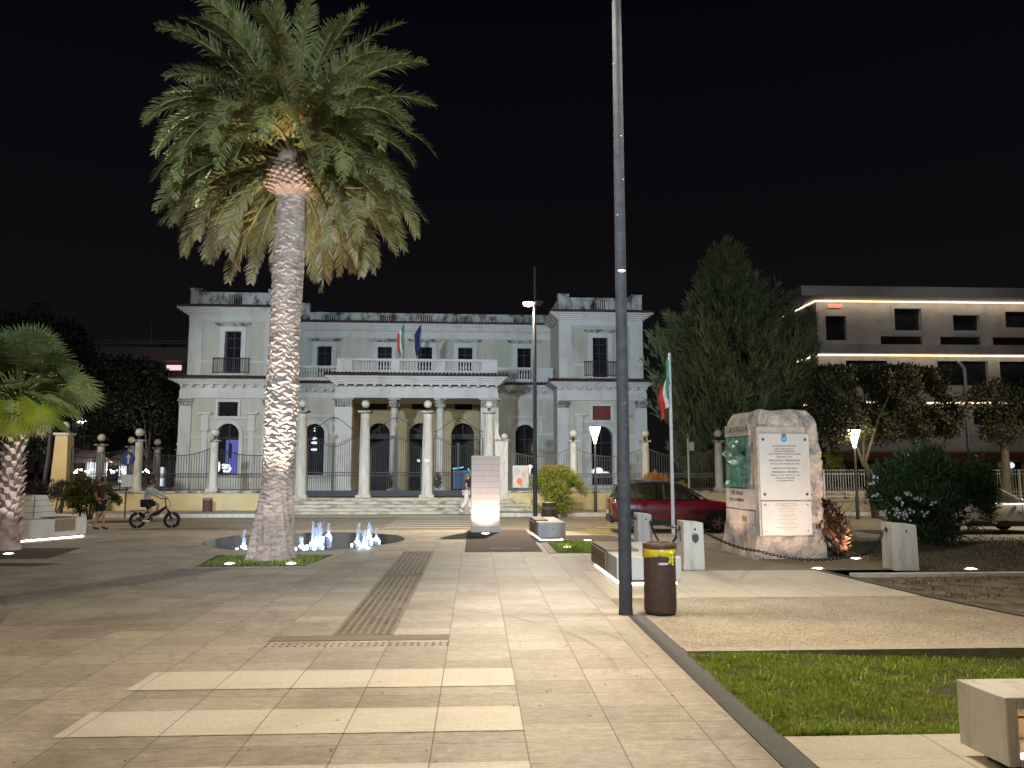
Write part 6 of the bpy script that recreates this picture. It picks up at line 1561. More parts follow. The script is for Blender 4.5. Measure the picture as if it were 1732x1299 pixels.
p = at(930, 880, 20.0); t = thing('litter_bin', 'brown conical litter bin with a darker band, behind the small concrete bench', 'litter bin', (p.x + .03, 20.4, 0))
m = MB(); m.lathe([(.27, 0), (.265, .05), (.19, .72)], (0, 0, 0), 28); m.build('drum', M['corten'], t)
MB().lathe([(.205, .60), (.2, .68), (.195, .68)], (0, 0, 0), 28).build('band', M['wood'], t); MB().lathe([(.19, .72), (.195, .76), (.12, .78)], (0, 0, 0), 28).build('rim', M['corten'], t)
p = at(349.5, 860, 35.2); t = thing('litter_bin', 'brown litter bin with a tan band, standing against the low yellow wall', 'litter bin', (p.x, 35.3, -.27))
MB().lathe([(.21, 0), (.21, .56)], (0, 0, 0), 24).build('drum', M['corten'], t); MB().lathe([(.215, .50), (.215, .58), (.14, .6)], (0, 0, 0), 24).build('band', M['wood'], t)

# ------------------------------------------------------------------ stone bollards with chains
def bollard(px, py, w, h, rot, label, crest=False, hole=True):
    p = onz(px, py); t = thing('stone_bollard', label, 'bollard', (p.x, p.y + w / 2, 0), rot, 'pale stone bollards around the monument')
    m = MB(); a, b = w / 2 * 1.0, w / 2 * .95
    bot = [(-a, -a, 0), (a, -a, 0), (a, a, 0), (-a, a, 0)]; top = [(-b, -b, h), (b, -b, h - .025), (b, b, h - .02), (-b, b, h + .01)]
    m.hexa(bot, top); m.build('block', M['concrete_old'], t, bevel=.014)
    if hole: MB().ball((.02, -b - .012, h * .84), .018, 8, 6, (1, .5, 1)).build('ring_bolt', M['black'], t)
    MB().tube([(-b - .02, -.02 + .035 * math.cos(q), h * .85 + .035 * math.sin(q)) for q in np.linspace(0, 6.28, 10)], .009, 5, cap=False).build('ring', M['black'], t)
    if crest:
        m = MB().plate([(-.055, .06), (.055, .06), (.055, -.02), (0, -.08), (-.055, -.02)], -.006, .004); o = m.build('crest', M['letter'], t); o.location = (.02, -b - .012, h * .65)
        m = MB()
        for k in range(4): m.box(-.045, .045, -.009, -.006, .035 - k * .027, .045 - k * .027)
        o2 = m.build('crest_relief', M['letter_dark'], o)
        m = MB()
        for k in range(3): m.box(-.03 + k * .025, -.015 + k * .025, -.006, .002, .06, .085)
        m.build('crest_crown', M['letter'], o)
        MB().box(-b - .006, -b + .002, -.03, .02, h * .58, h * .76).build('side_lettering', M['letter'], t)
    return t
B1 = bollard(1090.5, 929, .31, .74, R(6), 'pale stone bollard farthest back, in front of the red car door')
B2 = bollard(1174, 965, .36, .80, R(4), 'pale stone bollard with a small carved crest, before the front wheel of the red car', True)
B3 = bollard(1535.5, 966, .42, .77, R(-3), 'widest stone bollard, alone on the grass before the oleander', False)
def chain(a, b, sag, label):
    a, b = Vector(a), Vector(b); t = thing('chain', label, 'chain', a, group='black chains between the bollards'); d = b - a; L = d.length; n = max(8, int(L / .062)); m = MB()
    def P(u): return d * u - Vector((0, 0, sag * 4 * u * (1 - u)))
    for k in range(n):
        c = P((k + .5) / n); tn = (P((k + 1) / n) - P(k / n)).normalized(); up = Vector((0, 0, 1)) if k % 2 else tn.cross(Vector((0, 0, 1))).normalized()
        sdv = up - tn * up.dot(tn); sdv.normalize()
        pts = [c + tn * .045 * math.cos(q) + sdv * .022 * math.sin(q) for q in np.linspace(0, 2 * math.pi, 9)]
        m.tube(pts, .0085, 5, cap=False)
    m.build('links', M['black'], t); return t
b1, b2, b3 = B1.location, B2.location, B3.location
chain((b1.x + .13, b1.y - .05, .63), (b2.x - .16, b2.y + .05, .66), .42, 'black chain hanging slack between the back bollard and the crested one')
chain((b1.x + .13, b1.y + .08, .64), (5.0, 16.8, .35), .10, 'black chain from the back bollard running behind the flagpole')
chain((b2.x + .17, b2.y, .66), (5.15, 14.0, .18), .07, 'black chain from the crested bollard towards the monument corner')
chain((5.15, 14.0, .18), (6.78, 13.55, .16), .12, 'black chain lying low across the front of the monument')
chain((6.78, 13.55, .16), (b3.x - .2, b3.y + .1, .64), .12, 'black chain rising from the wreath to the widest bollard')

# ------------------------------------------------------------------ monument
MX, MY = 5.9, 14.35
mon = thing('monument', 'rough limestone memorial block with two inscribed marble plaques and a green bronze relief', 'monument', (MX, MY, 0), R(4))
mi_ = Matrix.Rotation(-R(4), 3, 'Z')
def ml(px, py, d=0.0):                               # monument coordinates of a pixel on the plane y = d
    o = mi_ @ (Vector((0, 0, EYE)) - Vector((MX, MY, 0))); r = mi_ @ ray(px, py); p = o + r * ((d - o.y) / r.y); return p
# rough block: a lofted stack of outlines, displaced by noise
zs = np.linspace(0, 1, 64); NA_ = 150
Lf = [(931, 1232, 1), (900, 1230, 1), (860, 1229, 1), (800, 1229, 1), (740, 1230, 1), (718, 1231, 1), (700, 1240, 1), (693, 1250, 1)]
ztop = ml(1310, 693).z
xr_pts = [(945, 1402), (900, 1396), (850, 1393), (800, 1391), (760, 1388), (730, 1381), (705, 1378), (696, 1372)]
xl_pts = [(945, 1276), (900, 1282), (850, 1287), (800, 1287), (760, 1285), (730, 1283), (705, 1283), (696, 1284)]
rz_ = np.array([ml(p[1], p[0]).z for p in xr_pts]); rx_ = np.array([ml(p[1], p[0]).x for p in xr_pts])
lz_ = np.array([ml(p[1], p[0]).z for p in xl_pts]); lx_ = np.array([ml(p[1], p[0]).x for p in xl_pts])
vs = []
for zi, u in enumerate(zs):
    z_ = u * ztop; X1 = np.interp(z_, rz_, rx_); X0 = np.interp(z_, lz_, lx_); D = 1.45 - .1 * u
    xb0 = X0 + .10 - .03 * u                          # back-left corner: the west face turns outward
    per = [(X0, 0), (X1, 0.02), (X1 - .05, D), (X0 - .06, D)]
    seg = [Vector((*p, 0)) for p in per]; lens = [(seg[(i + 1) % 4] - seg[i]).length for i in range(4)]; T = sum(lens)
    for k in range(NA_):
        s = k / NA_ * T; i = 0
        while s > lens[i]: s -= lens[i]; i += 1
        p = seg[i].lerp(seg[(i + 1) % 4], s / lens[i]); nr = Vector((seg[(i + 1) % 4].y - seg[i].y, -(seg[(i + 1) % 4].x - seg[i].x), 0)).normalized()
        q = Vector((p.x * 3.0, p.y * 3.0, z_ * 3.0)); dsp = .15 * (noise.voronoi(Vector((q.x * .8, q.y * .8, q.z * 1.3)) + .25 * noise.noise_vector(q))[0][0] - .45) + .035 * noise.fractal(q * 2, .9, 2.1, 6) + .04 * noise.noise(q * .6 + Vector((5, 0, 0))) - .05 * max(0, .12 - abs(noise.noise(q * .9 + Vector((0, 9, 0))))) / .12
        amp = .25 + .75 * min(1, max(0, (z_ - .25) / .3))
        if i == 3: amp *= .35                        # smoother west face
        p = p + nr * dsp * amp
        rnd = max(0, (u - .93) / .07); cen = Vector(((X0 + X1) / 2, D / 2, 0)); p = p.lerp(cen, rnd * rnd * .12)
        vs.append((p.x, p.y, z_ + (.05 * noise.noise(Vector((p.x * 2.2, p.y * 2.2, 0))) - .12 * max(0, (lx_[0] + .25 - p.x)) if u > .9 else 0) * (u - .9) * 10))
V = np.array(vs); nz = len(zs)
i_ = (np.arange(nz - 1)[:, None] * NA_ + np.arange(NA_)[None]); j_ = (np.arange(nz - 1)[:, None] * NA_ + (np.arange(NA_)[None] + 1) % NA_)
F = np.stack([i_, j_, j_ + NA_, i_ + NA_], -1).reshape(-1, 4)
cb = MB(); cb.add([tuple(v) for v in V], [tuple(f) for f in F.tolist()]); L_ = (nz - 1) * NA_
cen = V[L_:].mean(0); cb.add([tuple(v) for v in V[L_:]] + [(cen[0], cen[1], cen[2] + .03)], [(k, (k + 1) % NA_, NA_) for k in range(NA_)])
cb.build('rock', M['rock'], mon)
MB().box(ml(1281, 830).x, ml(1364, 830).x, -.055, .12, ml(1310, 905).z - .02, ml(1310, 722).z).build('sawn_bed', M['rock_cut'], mon, bevel=.01)
yp = -.085
def plaque(px0, px1, py0, py1, mt):
    a, b = ml(px0, py1, yp), ml(px1, py0, yp); c = ml(px0, py0, yp)
    o = MB().box(a.x, b.x, yp, -.056, a.z, b.z).build('plaque', mt, mon, bevel=.004)
    return o, a.x, b.x, a.z, b.z
Pq, x0, x1, z0, z1 = plaque(1287, 1367.5, 734, 846, M['marble'])
lines = [(754.5, 'ASSOCIAZIONE  NAZIONALE', .036), (759.5, 'ARMA  AERONAUTICA', .036), (763.7, 'AVIATORI AEROSILURANTI', .036), (768, 'CADUTI DURANTE LA GUERRA MONDIALE', .036), (773.2, 'CAPITANO  PILOTA', .036), (779, 'BARGAGNA  FRANCESCO', .052), (784.6, 'NATO IL 4 4 1912   MORTO IL 28 11 1940', .034),
         (792.2, 'AVIERE SCELTO MARCONISTA', .036), (798.5, 'MARINUCCI  ERNESTO', .052), (804, 'NATO IL 19 9 1920   MORTO IL 28 11 1940', .034), (808.5, 'MEDAGLIA DI BRONZO', .036), (813, 'AL VALORE MILITARE', .036)]
xc = (x0 + x1) / 2
for py, s_, sz in lines: text('lettering', s_, sz, M['letter'], Pq, (xc, yp - .002, ml(1325, py, yp).z), (R(90), 0, 0), sx=1.0 if len(s_) < 30 else .92)
w_ = x1 - x0
for sx in (.08, .92):
    for py in (743.5, 836):
        zc = ml(1325, py, yp).z; xx = x0 + w_ * sx; MB().plate([(xx - .032, zc), (xx, zc - .032), (xx + .032, zc), (xx, zc + .032)], yp - .012, yp).build('stud', M['stud'], Pq)
zc = ml(1325, 742.5, yp).z
MB().tube([(xc, yp - .004, zc), (xc, yp, zc)], .058, 24).build('crest', M['crest'], Pq)
m = MB()
m.plate([(xc - .04, zc - .005), (xc + .005, zc - .012), (xc + .045, zc + .012), (xc, zc + .003)], yp - .007, yp - .004); m.build('crest_bird', M['white_label'], Pq)
m = MB(); m.box(xc - .045, xc + .045, yp - .005, yp, zc + .06, zc + .075)
for k in range(4): m.box(xc - .045 + k * .025, xc - .03 + k * .025, yp - .005, yp, zc + .075, zc + .095)
m.build('crest_crown', M['stud'], Pq)
Pq2, x0, x1, z0, z1 = plaque(1290, 1372, 847.8, 905.5, M['marble']); xc = (x0 + x1) / 2; w_ = x1 - x0
l2 = mat('ochre_letter', (.42, .30, .20), rough=.6)
for py, s_, sz in ((852, 'LA ASSOCIAZIONE ARMA AERONAUTICA', .022), (855, 'NEL 50 ANNIVERSARIO DELLA FONDAZIONE', .022), (858, 'RICORDA I CADUTI', .020), (861, 'CONSACRANDO I NOMI SUL MARMO', .020), (865, 'Aviere  MATTEI LA NICOLA', .026), (868, 'nato il 2 9 1921 - caduto il 4 12 1942', .016), (871.6, 'Aviere  CANOSSI DOMENICO', .026), (874.5, 'nato il 3 5 1920 - caduto il 1 7 1941', .016), (878.3, 'Primo aviere  DI PIETRO  MARIO', .026), (881.2, 'nato il 8 1 1919 - caduto il 6 3 1943', .016), (885, 'Aviere  RUSSO UGO  ALBERTO', .026), (888, 'nato il 7 6 1922 - caduto il 9 9 1943', .016), (892, 'Aviere scelto  NICOLETTI  DOMENICO', .026), (895, 'nato il 5 2 1920 - caduto il 3 8 1942', .016)):
    text('lettering', s_, sz, l2, Pq2, (xc, yp - .002, ml(1330, py, yp).z), (R(90), 0, 0))
for sx in (.07, .92):
    for py in (853.5, 898):
        zc = ml(1325, py, yp).z; xx = x0 + w_ * sx; MB().plate([(xx - .024, zc - .012), (xx + .024, zc - .012), (xx, zc + .018)], yp - .01, yp).build('stud', M['brass'], Pq2)
# relief and inscriptions on the west face
wang = math.atan2(1.45, -.30)                        # the west face runs from the front corner backwards
zA0, zA1 = ml(1262, 824, .7).z, ml(1262, 740, .7).z
Xw = float(np.interp(1.3, lz_, lx_))
def wf(s, z, o=0.0):                                 # s: 0 front corner .. 1 back corner of the west face
    a = Vector((Xw - .02, .02, z)); b = Vector((Xw - .06, 1.4, z)); d = (b - a); nr = Vector((-d.y, d.x, 0)).normalized(); return a + d * s + nr * o
def on_west(m, s0, s1, z0, z1, o0, o1):
    m.hexa([wf(s1, z0, o0), wf(s0, z0, o0), wf(s0, z0, o1), wf(s1, z0, o1)], [wf(s1, z1, o0), wf(s0, z1, o0), wf(s0, z1, o1), wf(s1, z1, o1)])
m = MB(); nS, nZ = 40, 60; vs, fs = [], []
for j in range(nZ):
    for k in range(nS):
        s = .32 + .66 * k / (nS - 1); z_ = zA0 + (zA1 - zA0) * j / (nZ - 1); u, v_ = k / (nS - 1), j / (nZ - 1)
        wings = .10 * max(0, 1 - abs(v_ - (.52 + .16 * abs(u - .5) * 2)) / .09); body = .09 * max(0, 1 - abs(u - .5) / .16) * (v_ < .6)
        leg = .06 * max(0, 1 - abs(abs(u - .5) - .22 * (1 - v_)) / .07) * (v_ < .42); sea = .05 * max(0, .16 - v_) / .16
        face = .05 * max(0, 1 - math.hypot((u - .5) * 2.2, (v_ - .78) * 3.2) / .6)
        vs.append(wf(s, z_, .045 + wings + body + leg + sea + face + .02 * noise.noise(Vector((u * 7, v_ * 11, 0)))))
for j in range(nZ - 1):
    for k in range(nS - 1): fs.append((j * nS + k, j * nS + k + 1, (j + 1) * nS + k + 1, (j + 1) * nS + k))
m.add(vs, fs, False); on_west(m, .31, .99, zA0 - .01, zA1 + .01, -.06, .04); m.build('relief', M['verdigris'], mon)
m = MB(); on_west(m, .22, 1.02, ml(1262, 738, .7).z, ml(1262, 718, .7).z, -.1, .035); m.build('sawn_bed', M['rock_cut'], mon, bevel=.01)
m = MB(); on_west(m, .05, 1.0, zA0 - .42, zA0 - .02, -.1, .06); m.build('sawn_bed', M['rock_cut'], mon, bevel=.01)
m = MB(); on_west(m, .12, 1.0, .02, ml(1262, 862, .7).z, -.1, .07); m.build('sawn_bed', M['rock_cut'], mon, bevel=.015)
m = MB(); on_west(m, .3, .46, ml(1280, 884, .2).z, ml(1280, 875, .2).z, .06, .075); m.build('small_plate', M['brass'], mon)
dW = (wf(0, 0) - wf(1, 0)).normalized(); azw = math.atan2(dW.y, dW.x)
for s_, z_, sz, mt in (('AI CADUTI D.A.', ml(1262, 727, .7).z, .15, M['letter_dark']), ('E AL VOLO', zA0 - .12, .10, M['letter']), ('IN AZZURRO', zA0 - .25, .09, M['letter'])):
    q = wf(.62, z_, .066); text('lettering', s_, sz, mt, mon, q, (R(90), 0, azw), sx=1.15)
# wreath leaning on the east side
pw = onz(1412, 945); t = thing('wreath', 'large dried brown wreath with bronze leaves, leaning against the monument side', 'wreath', (pw.x + .12, pw.y + .35, 0))
m = MB(); Rw, rw = .30, .21
for k in range(1300):
    a = random.random() * 6.28; b = random.random() * 6.28
    ring = Vector((Rw * math.cos(a) * .75, 0, Rw * math.sin(a))); nrm = Vector((math.cos(a) * math.cos(b) * .9, math.sin(b), math.sin(a) * math.cos(b)))
    p = ring + nrm * rw * random.uniform(.7, 1.05); d = (Vector((-math.sin(a), 0, math.cos(a))) * .7 + nrm * .6 + Vector([random.gauss(0, .3) for _ in range(3)])).normalized()
    s_ = d.cross(nrm).normalized() * random.uniform(.02, .035); L = random.uniform(.07, .13)
    m.add([p, p + d * L * .5 + s_, p + d * L, p + d * L * .5 - s_], [(0, 1, 2, 3)])
o = m.build('leaves', M['wreath'], t, (0, 0, .56)); o.rotation_euler = (R(-14), R(-16), R(38))
m = MB(); m.ball((0, 0, 0), 1, 16, 12, (Rw * .9, .14, Rw * 1.2))
o2 = m.build('core', M['wreath'], t, (0, 0, .56)); o2.rotation_euler = o.rotation_euler
MB().box(-.24, .24, -.05, .05, 0, .05).build('stand', M['black'], t)

# ------------------------------------------------------------------ flagpole, stele, slim poles, signs
t = thing('flagpole', 'white flagpole with a limp tricolour flag, behind the bollards', 'flagpole', (4.40, 17.2, 0))
zt = at(1130, 598, 17.2).z
MB().lathe([(.042, 0), (.040, 1), (.030, zt), (.012, zt + .02)], (0, 0, 0), 14).build('pole', M['white_paint'], t)
vs, fs = [], []; nj, nk = 22, 16; mm = []
for j in range(nj):
    for k in range(nk):
        u, v_ = k / (nk - 1), j / (nj - 1)             # u along the hoist to the fly, hanging in folds
        z_ = zt - .08 - v_ * .62 - u * .86; fold = .05 * math.sin(u * 13 + v_ * 2)
        x_ = -.03 - .03 * math.sin(u * 9) - .13 * u + .04 * math.sin(v_ * 5 + u * 4) * u - .035 * v_ * math.sin(u * 20); y_ = -.02 + fold * (.4 + .6 * u) - .03 * v_
        vs.append((x_ * 1.25 - .05 * v_ * (0.4 + u) + .06 * v_, y_, z_))
m = [MB(), MB(), MB()]
for q, mt in enumerate(('flag_green', 'flag_white', 'flag_red')):
    k0, k1 = q * 5, q * 5 + 6; sub = [vs[j * nk + k] for j in range(nj) for k in range(k0, k1)]
    m[q].add(sub, [(j * 6 + k, j * 6 + k + 1, (j + 1) * 6 + k + 1, (j + 1) * 6 + k) for j in range(nj - 1) for k in range(5)], True)
    m[q].build('cloth', M[mt], t)
SY = 20.4; pS = at(821, 860, SY); t = thing('stele', 'tall pale pink tiled stele, glowing at its lit foot', 'stele', (pS.x, SY, 0))
hw = 24.3 * SY / FPX; hS = at(821, 771, SY).z
MB().box(-hw, hw, 0, .38, 0, hS).build('slab', M['pink_tile'], t, bevel=.008)
m = MB(); rj = random.Random(3)
for k in range(13):
    z_ = .12 + k * (hS - .12) / 12.6; m.box(-hw + .004, hw - .004, -.0025, .001, z_, z_ + .008)
    if k < 12: xx = rj.uniform(-.15, .15); m.box(xx, xx + .004, -.002, .001, z_ + .008, z_ + (hS - .12) / 12.6)
m.box(-hw - .002, -hw + .02, -.003, .001, 0, hS); m.build('tile_joint', mat('pale_joint', (.36, .27, .25), rough=.8), t)
def funnel_lamp(px, Y, z0, py_top, label, power):
    p = at(px, 800, Y); H_ = at(px, py_top, Y).z - z0; t = thing('funnel_lamp', label, 'street lamp', (p.x, Y, z0), group='lit funnel lamps along the pavement')
    m = MB(); m.lathe([(.075, 0), (.07, .9), (.05, .95), (.042, H_ - .72)], (0, 0, 0), 14); m.build('pole', M['steel_dark'], t)
    MB().lathe([(.05, H_ - .74), (.06, H_ - .68), (.10, H_ - .5), (.25, H_ - .03), (.24, H_ - .0)], (0, 0, 0), 20).build('shade', M['lamp_on'], t)
    MB().lathe([(.27, H_ - .005), (.27, H_ + .02), (.15, H_ + .05), (.02, H_ + .06)], (0, 0, 0), 20).build('cap', M['steel_dark'], t)
    lamp('funnel_light', 'POINT', (p.x, Y - .3, z0 + H_ - .45), power, (1, .80, .50), radius=.2)
funnel_lamp(1007, 33.9, -.28, 722, 'lit funnel-shaped lamp on a dark post, near the rear of the red car', 160)
funnel_lamp(1447.5, 31.0, -.4, 727, 'lit funnel-shaped lamp on a dark post, between the wreath and the oleander', 130)
p = at(1166, 800, 35.4); t = thing('sensor_pole', 'slim grey pole with a small tilted panel and a box, before the railing', 'pole', (p.x, 35.5, -.27)); H_ = at(1165, 735, 35.5).z + .27
MB().lathe([(.05, 0), (.045, H_)], (0, 0, 0), 10).build('pole', M['hotel_band'], t)
MB().obox((0.05, -.05, H_), (.5, .35, .03), Matrix.Rotation(R(-45), 3, 'Y')).build('panel', M['steel_dark'], t); MB().box(.05, .25, -.1, .1, H_ - .75, H_ - .35).build('box', M['hotel_band'], t)
p = at(211, 800, 32.6); t = thing('road_sign', 'round blue road sign with a white arrow pointing up, on a slim grey post', 'road sign', (p.x, 32.8, -.4), R(48)); zc = at(215, 776, 32.8).z + .4
MB().lathe([(.032, 0), (.03, zc + .28)], (0, 0, 0), 10).build('post', M['pole_grey'], t)
MB().tube([(0, -.06, zc), (0, -.045, zc)], .29, 28).build('disc', M['sign_blue'], t)
MB().plate([(-.035, zc - .2), (.035, zc - .2), (.035, zc + .06), (.11, zc + .02), (0, zc + .21), (-.11, zc + .02), (-.035, zc + .06)], -.066, -.061).build('arrow', M['white_paint'], t)
MB().box(-.22, .22, -.05, -.035, zc - 1.15, zc - .65).build('notice_board', M['white_label'], t)
p = at(80, 800, 33.5); t = thing('utility_pole', 'dark leaning pole with a bracket, between the fan palm and the square corner pillar', 'pole', (p.x, 33.5, -.3)); zt = at(82, 712, 33.5).z + .3
MB().tube([(-.2, 0, 0), (.0, 0, zt * .6), (.06, 0, zt)], [.10, .08, .06], 10).build('pole', M['pole_grey'], t); MB().tube([(.06, 0, zt), (-.45, -.2, zt + .1), (.2, 0, zt + .5)], .04, 6).build('bracket', M['pole_grey'], t)
p = at(117, 800, 60); t = thing('street_lamp', 'distant street lamp with a white lit head, above the square corner pillar', 'street lamp', (p.x, 60, 0)); zt = at(117, 715, 60).z
MB().tube([(0, 0, 0), (.05, 0, zt), (.5, 0, zt + .15)], [.1, .07, .05], 8).build('pole', M['pole_grey'], t); MB().ball((.66, 0, zt + .1), .2, 10, 6, (1.7, 1, .6)).build('diffuser', M['lamp_cool'], t)
p = at(279, 820, 48); t = thing('utility_pole', 'thin pale post behind the side railing, near the villa corner', 'pole', (p.x, 48, .25)); MB().lathe([(.05, 0), (.05, 1.3)], (0, 0, 0), 8).build('pole', M['white_paint'], t)

# ------------------------------------------------------------------ cars
def car_body(st, nside=9):
    """st: stations (x, z_under, z_sill, z_belt, half_width, half_width_at_belt)"""
    m = MB(); rows = []
    for x, zu, zs_, zb_, w, wb in st:
        prof = [(0, zu), (w * .8, zu), (w * .97, zu + (zs_ - zu) * .5), (w, zs_), (w * 1.005, zs_ + (zb_ - zs_) * .35), (w * .995, zs_ + (zb_ - zs_) * .6), (wb + (w - wb) * .45, zs_ + (zb_ - zs_) * .88), (wb * .96, zb_), (wb * .6, zb_ + .018), (0, zb_ + .025)]
        rows.append([(x, -y, z) for y, z in prof] + [(x, y, z) for y, z in prof[-2:0:-1]])
    n = len(rows[0]); vs = [p for r_ in rows for p in r_]; fs = []
    for j in range(len(rows) - 1):
        for k in range(n): k2 = (k + 1) % n; fs.append((j * n + k, (j + 1) * n + k, (j + 1) * n + k2, j * n + k2))
    fs.append(tuple(range(n - 1, -1, -1))[::-1]); fs.append(tuple(range((len(rows) - 1) * n, len(rows) * n))[::-1])
    m.add(vs, fs, True); return m
def car(name, label, loc, rotz, paint, roof_paint, L, H, wb, clad=True):
    t = thing(name, label, 'car', loc, rotz); k = L / 4.15; W2 = .88; zb = 1.03 * H / 1.62
    x = lambda v: v * k
    st = [(x(-2.06), .46, .55, .80, .70, .66), (x(-2.03), .36, .50, zb - .04, .78, .72), (x(-1.90), .30, .45, zb + .02, .83, .77), (x(-1.3), .24, .42, zb + .03, W2, .80), (x(-.4), .22, .40, zb + .0, W2 + .005, .81), (x(.5), .22, .40, zb - .02, W2, .80),
          (x(1.0), .23, .41, zb - .0, W2, .76), (x(1.35), .24, .43, zb - .03, .87, .74), (x(1.75), .27, .47, zb - .09, .83, .68), (x(1.95), .30, .50, zb - .19, .76, .60), (x(2.06), .36, .53, zb - .36, .66, .52)]
    b = car_body(st).build('body', paint, t)
    sm = b.modifiers.new('sub', 'SUBSURF'); sm.levels = 2; sm.render_levels = 2
    # glasshouse
    G_ = [(x(-1.99), zb + .02, .70, zb + .05, .66), (x(-1.82), zb + .03, .74, H - .12, .57), (x(-1.66), zb + .03, .75, H - .05, .58), (x(-.6), zb + .01, .78, H - .02, .61), (x(.1), zb, .78, H - .05, .60), (x(.30), zb, .77, H - .11, .585), (x(1.05), zb - .02, .72, zb + .01, .68)]
    m = MB(); rows = []
    for X, z0_, w0, z1_, w1 in G_: rows.append([(X, -w0, z0_), (X, -(w0 * .55 + w1 * .45), z0_ * .5 + z1_ * .5), (X, -w1, z1_ - .02), (X, -w1 * .5, z1_ + .015), (X, w1 * .5, z1_ + .015), (X, w1, z1_ - .02), (X, (w0 * .55 + w1 * .45), z0_ * .5 + z1_ * .5), (X, w0, z0_)])
    n = 8; vs = [p for r_ in rows for p in r_]; fs = [(j * n + q, (j + 1) * n + q, (j + 1) * n + q + 1, j * n + q + 1) for j in range(len(rows) - 1) for q in range(n - 1)]
    m.add(vs, fs, True); g = m.build('windows', M['car_glass'], t)
    # roof skin, pillars
    m = MB(); rr_ = [(X, z1_ + .012, w1) for X, _, _, z1_, w1 in G_[1:6]]
    vs = []; 
    for X, z_, w in rr_: vs += [(X, -w - .012, z_ - .045), (X, -w * .96, z_), (X, -w * .5, z_ + .022), (X, w * .5, z_ + .022), (X, w * .96, z_), (X, w + .012, z_ - .045)]
    m.add(vs, [(j * 6 + q, (j + 1) * 6 + q, (j + 1) * 6 + q + 1, j * 6 + q + 1) for j in range(len(rr_) - 1) for q in range(5)], True); m.build('roof', roof_paint, t)
    for s in (-1, 1):
        m = MB()
        def rowpt(X, f):
            Gx = [q[0] for q in G_]; z0_ = np.interp(X, Gx, [q[1] for q in G_]); z1_ = np.interp(X, Gx, [q[3] for q in G_]); w0 = np.interp(X, Gx, [q[2] for q in G_]); w1 = np.interp(X, Gx, [q[4] for q in G_])
            return Vector((X, s * (w0 + (w1 - w0) * f + .012), z0_ + (z1_ - z0_) * f))
        for Xa, fa, Xb, fb, rp in ((x(-.35), 0, x(-.38), .95, .032), (x(-1.25), 0, x(-1.32), .95, .032), (x(1.1), .05, x(.36), .97, .03), (x(-1.9), .15, x(-1.66), .95, .04)):
            MB().tube([rowpt(Xa, fa), rowpt(Xb, fb)], rp, 6).build('door_pillar', M['car_black'] if paint is M['car_red'] else paint, t)
        MB().tube([rowpt(x(-1.6), .97) + Vector((0, 0, .05)), rowpt(x(-1.2), .99) + Vector((0, 0, .07)), rowpt(x(-.2), .99) + Vector((0, 0, .07)), rowpt(x(.2), .97) + Vector((0, 0, .04))], .018, 6).build('roof_rail', M['alloy'], t)
        mi_o = MB().ball((x(.82), s * .93, zb + .06), .1, 10, 8, (.8, 1, .75)).build('mirror', paint, t)
        for X in (x(-wb / 2 - .03), x(wb / 2 + .03)):
            wt = MB().lathe([(.20, -.11), (.30, -.105), (.325, -.06), (.325, .06), (.30, .105), (.20, .11)], (0, 0, 0), 28, cap=False).build('wheel', M['rubber_black'], t, (X, s * .78, .325)); wt.rotation_euler = (R(90), 0, 0)
            m = MB(); fz_ = s * -.108
            m.lathe([(.205, -.01), (.215, .0), (.2, .012)], (0, 0, fz_), 24, cap=False); 
            for q in range(5):
                a = q * 1.2566; d = Vector((math.cos(a), math.sin(a), 0)); n_ = Vector((-d.y, d.x, 0))
                for off in (-.25, .25): m.tube([d * .03 + Vector((0, 0, fz_)), (d + n_ * off).normalized() * .2 + Vector((0, 0, fz_))], [.026, .017], 5)
            m.lathe([(.045, -.012), (.04, .012)], (0, 0, fz_), 12); rm = m.build('rim', M['alloy'], wt)
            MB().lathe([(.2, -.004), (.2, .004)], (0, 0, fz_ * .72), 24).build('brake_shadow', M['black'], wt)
            # arch: a black ring segment proud of the body
            m = MB(); pts_o, pts_i = [], []
            for a in np.linspace(R(-8), R(188), 22): pts_o.append((X + .43 * math.cos(a), .325 + .43 * math.sin(a))); pts_i.append((X + .345 * math.cos(a), .325 + .345 * math.sin(a)))
            m.plate(pts_o + pts_i[::-1], min(s * .80, s * .905), max(s * .80, s * .905)); m.build('wheel_arch', M['car_black'], t)
            m = MB(); m.plate([(X + .35 * math.cos(a), .325 + .35 * math.sin(a)) for a in np.linspace(R(-10), R(190), 22)], min(s * .892, s * .45), max(s * .892, s * .45)); m.build('wheel_well', M['black'], t)
        m = MB(); m.box(x(-wb / 2 + .42), x(wb / 2 - .42), min(s * .80, s * .90), max(s * .80, s * .90), .24, .42); m.build('sill', M['car_black'], t, bevel=.03)
        MB().ball((x(1.80), s * .60, zb - .22), .13, 10, 8, (1.2, 1.1, .5)).build('headlight', M['headlamp'], t)
        MB().ball((x(-1.97), s * .64, zb - .10), .15, 10, 8, (.55, 1.2, .72)).build('taillight', M['tail'], t)
        m = MB()
        for X in (x(-.36), x(-1.28), x(.88)): m.box(X, X + .008, min(s * .878, s * .893), max(s * .878, s * .893), .46, zb - .06)
        m.build('door_seam', M['black'], t)
        for X in (x(-1.12), x(-.2)): MB().box(X, X + .17, min(s * .88, s * .915), max(s * .88, s * .915), zb - .16, zb - .125).build('door_handle', paint, t, bevel=.01)
    m = MB(); m.box(x(-2.10), x(-1.95), -.72, .72, .30, .56); m.build('bumper', M['car_black'], t, bevel=.05)
    m = MB(); m.box(x(1.98), x(2.10), -.55, .55, .30, .50); m.build('bumper', M['car_black'], t, bevel=.05)
    MB().box(x(-2.112), x(-2.105), -.26, .26, .58, .69).build('number_plate', M['white_label'], t)
    return t
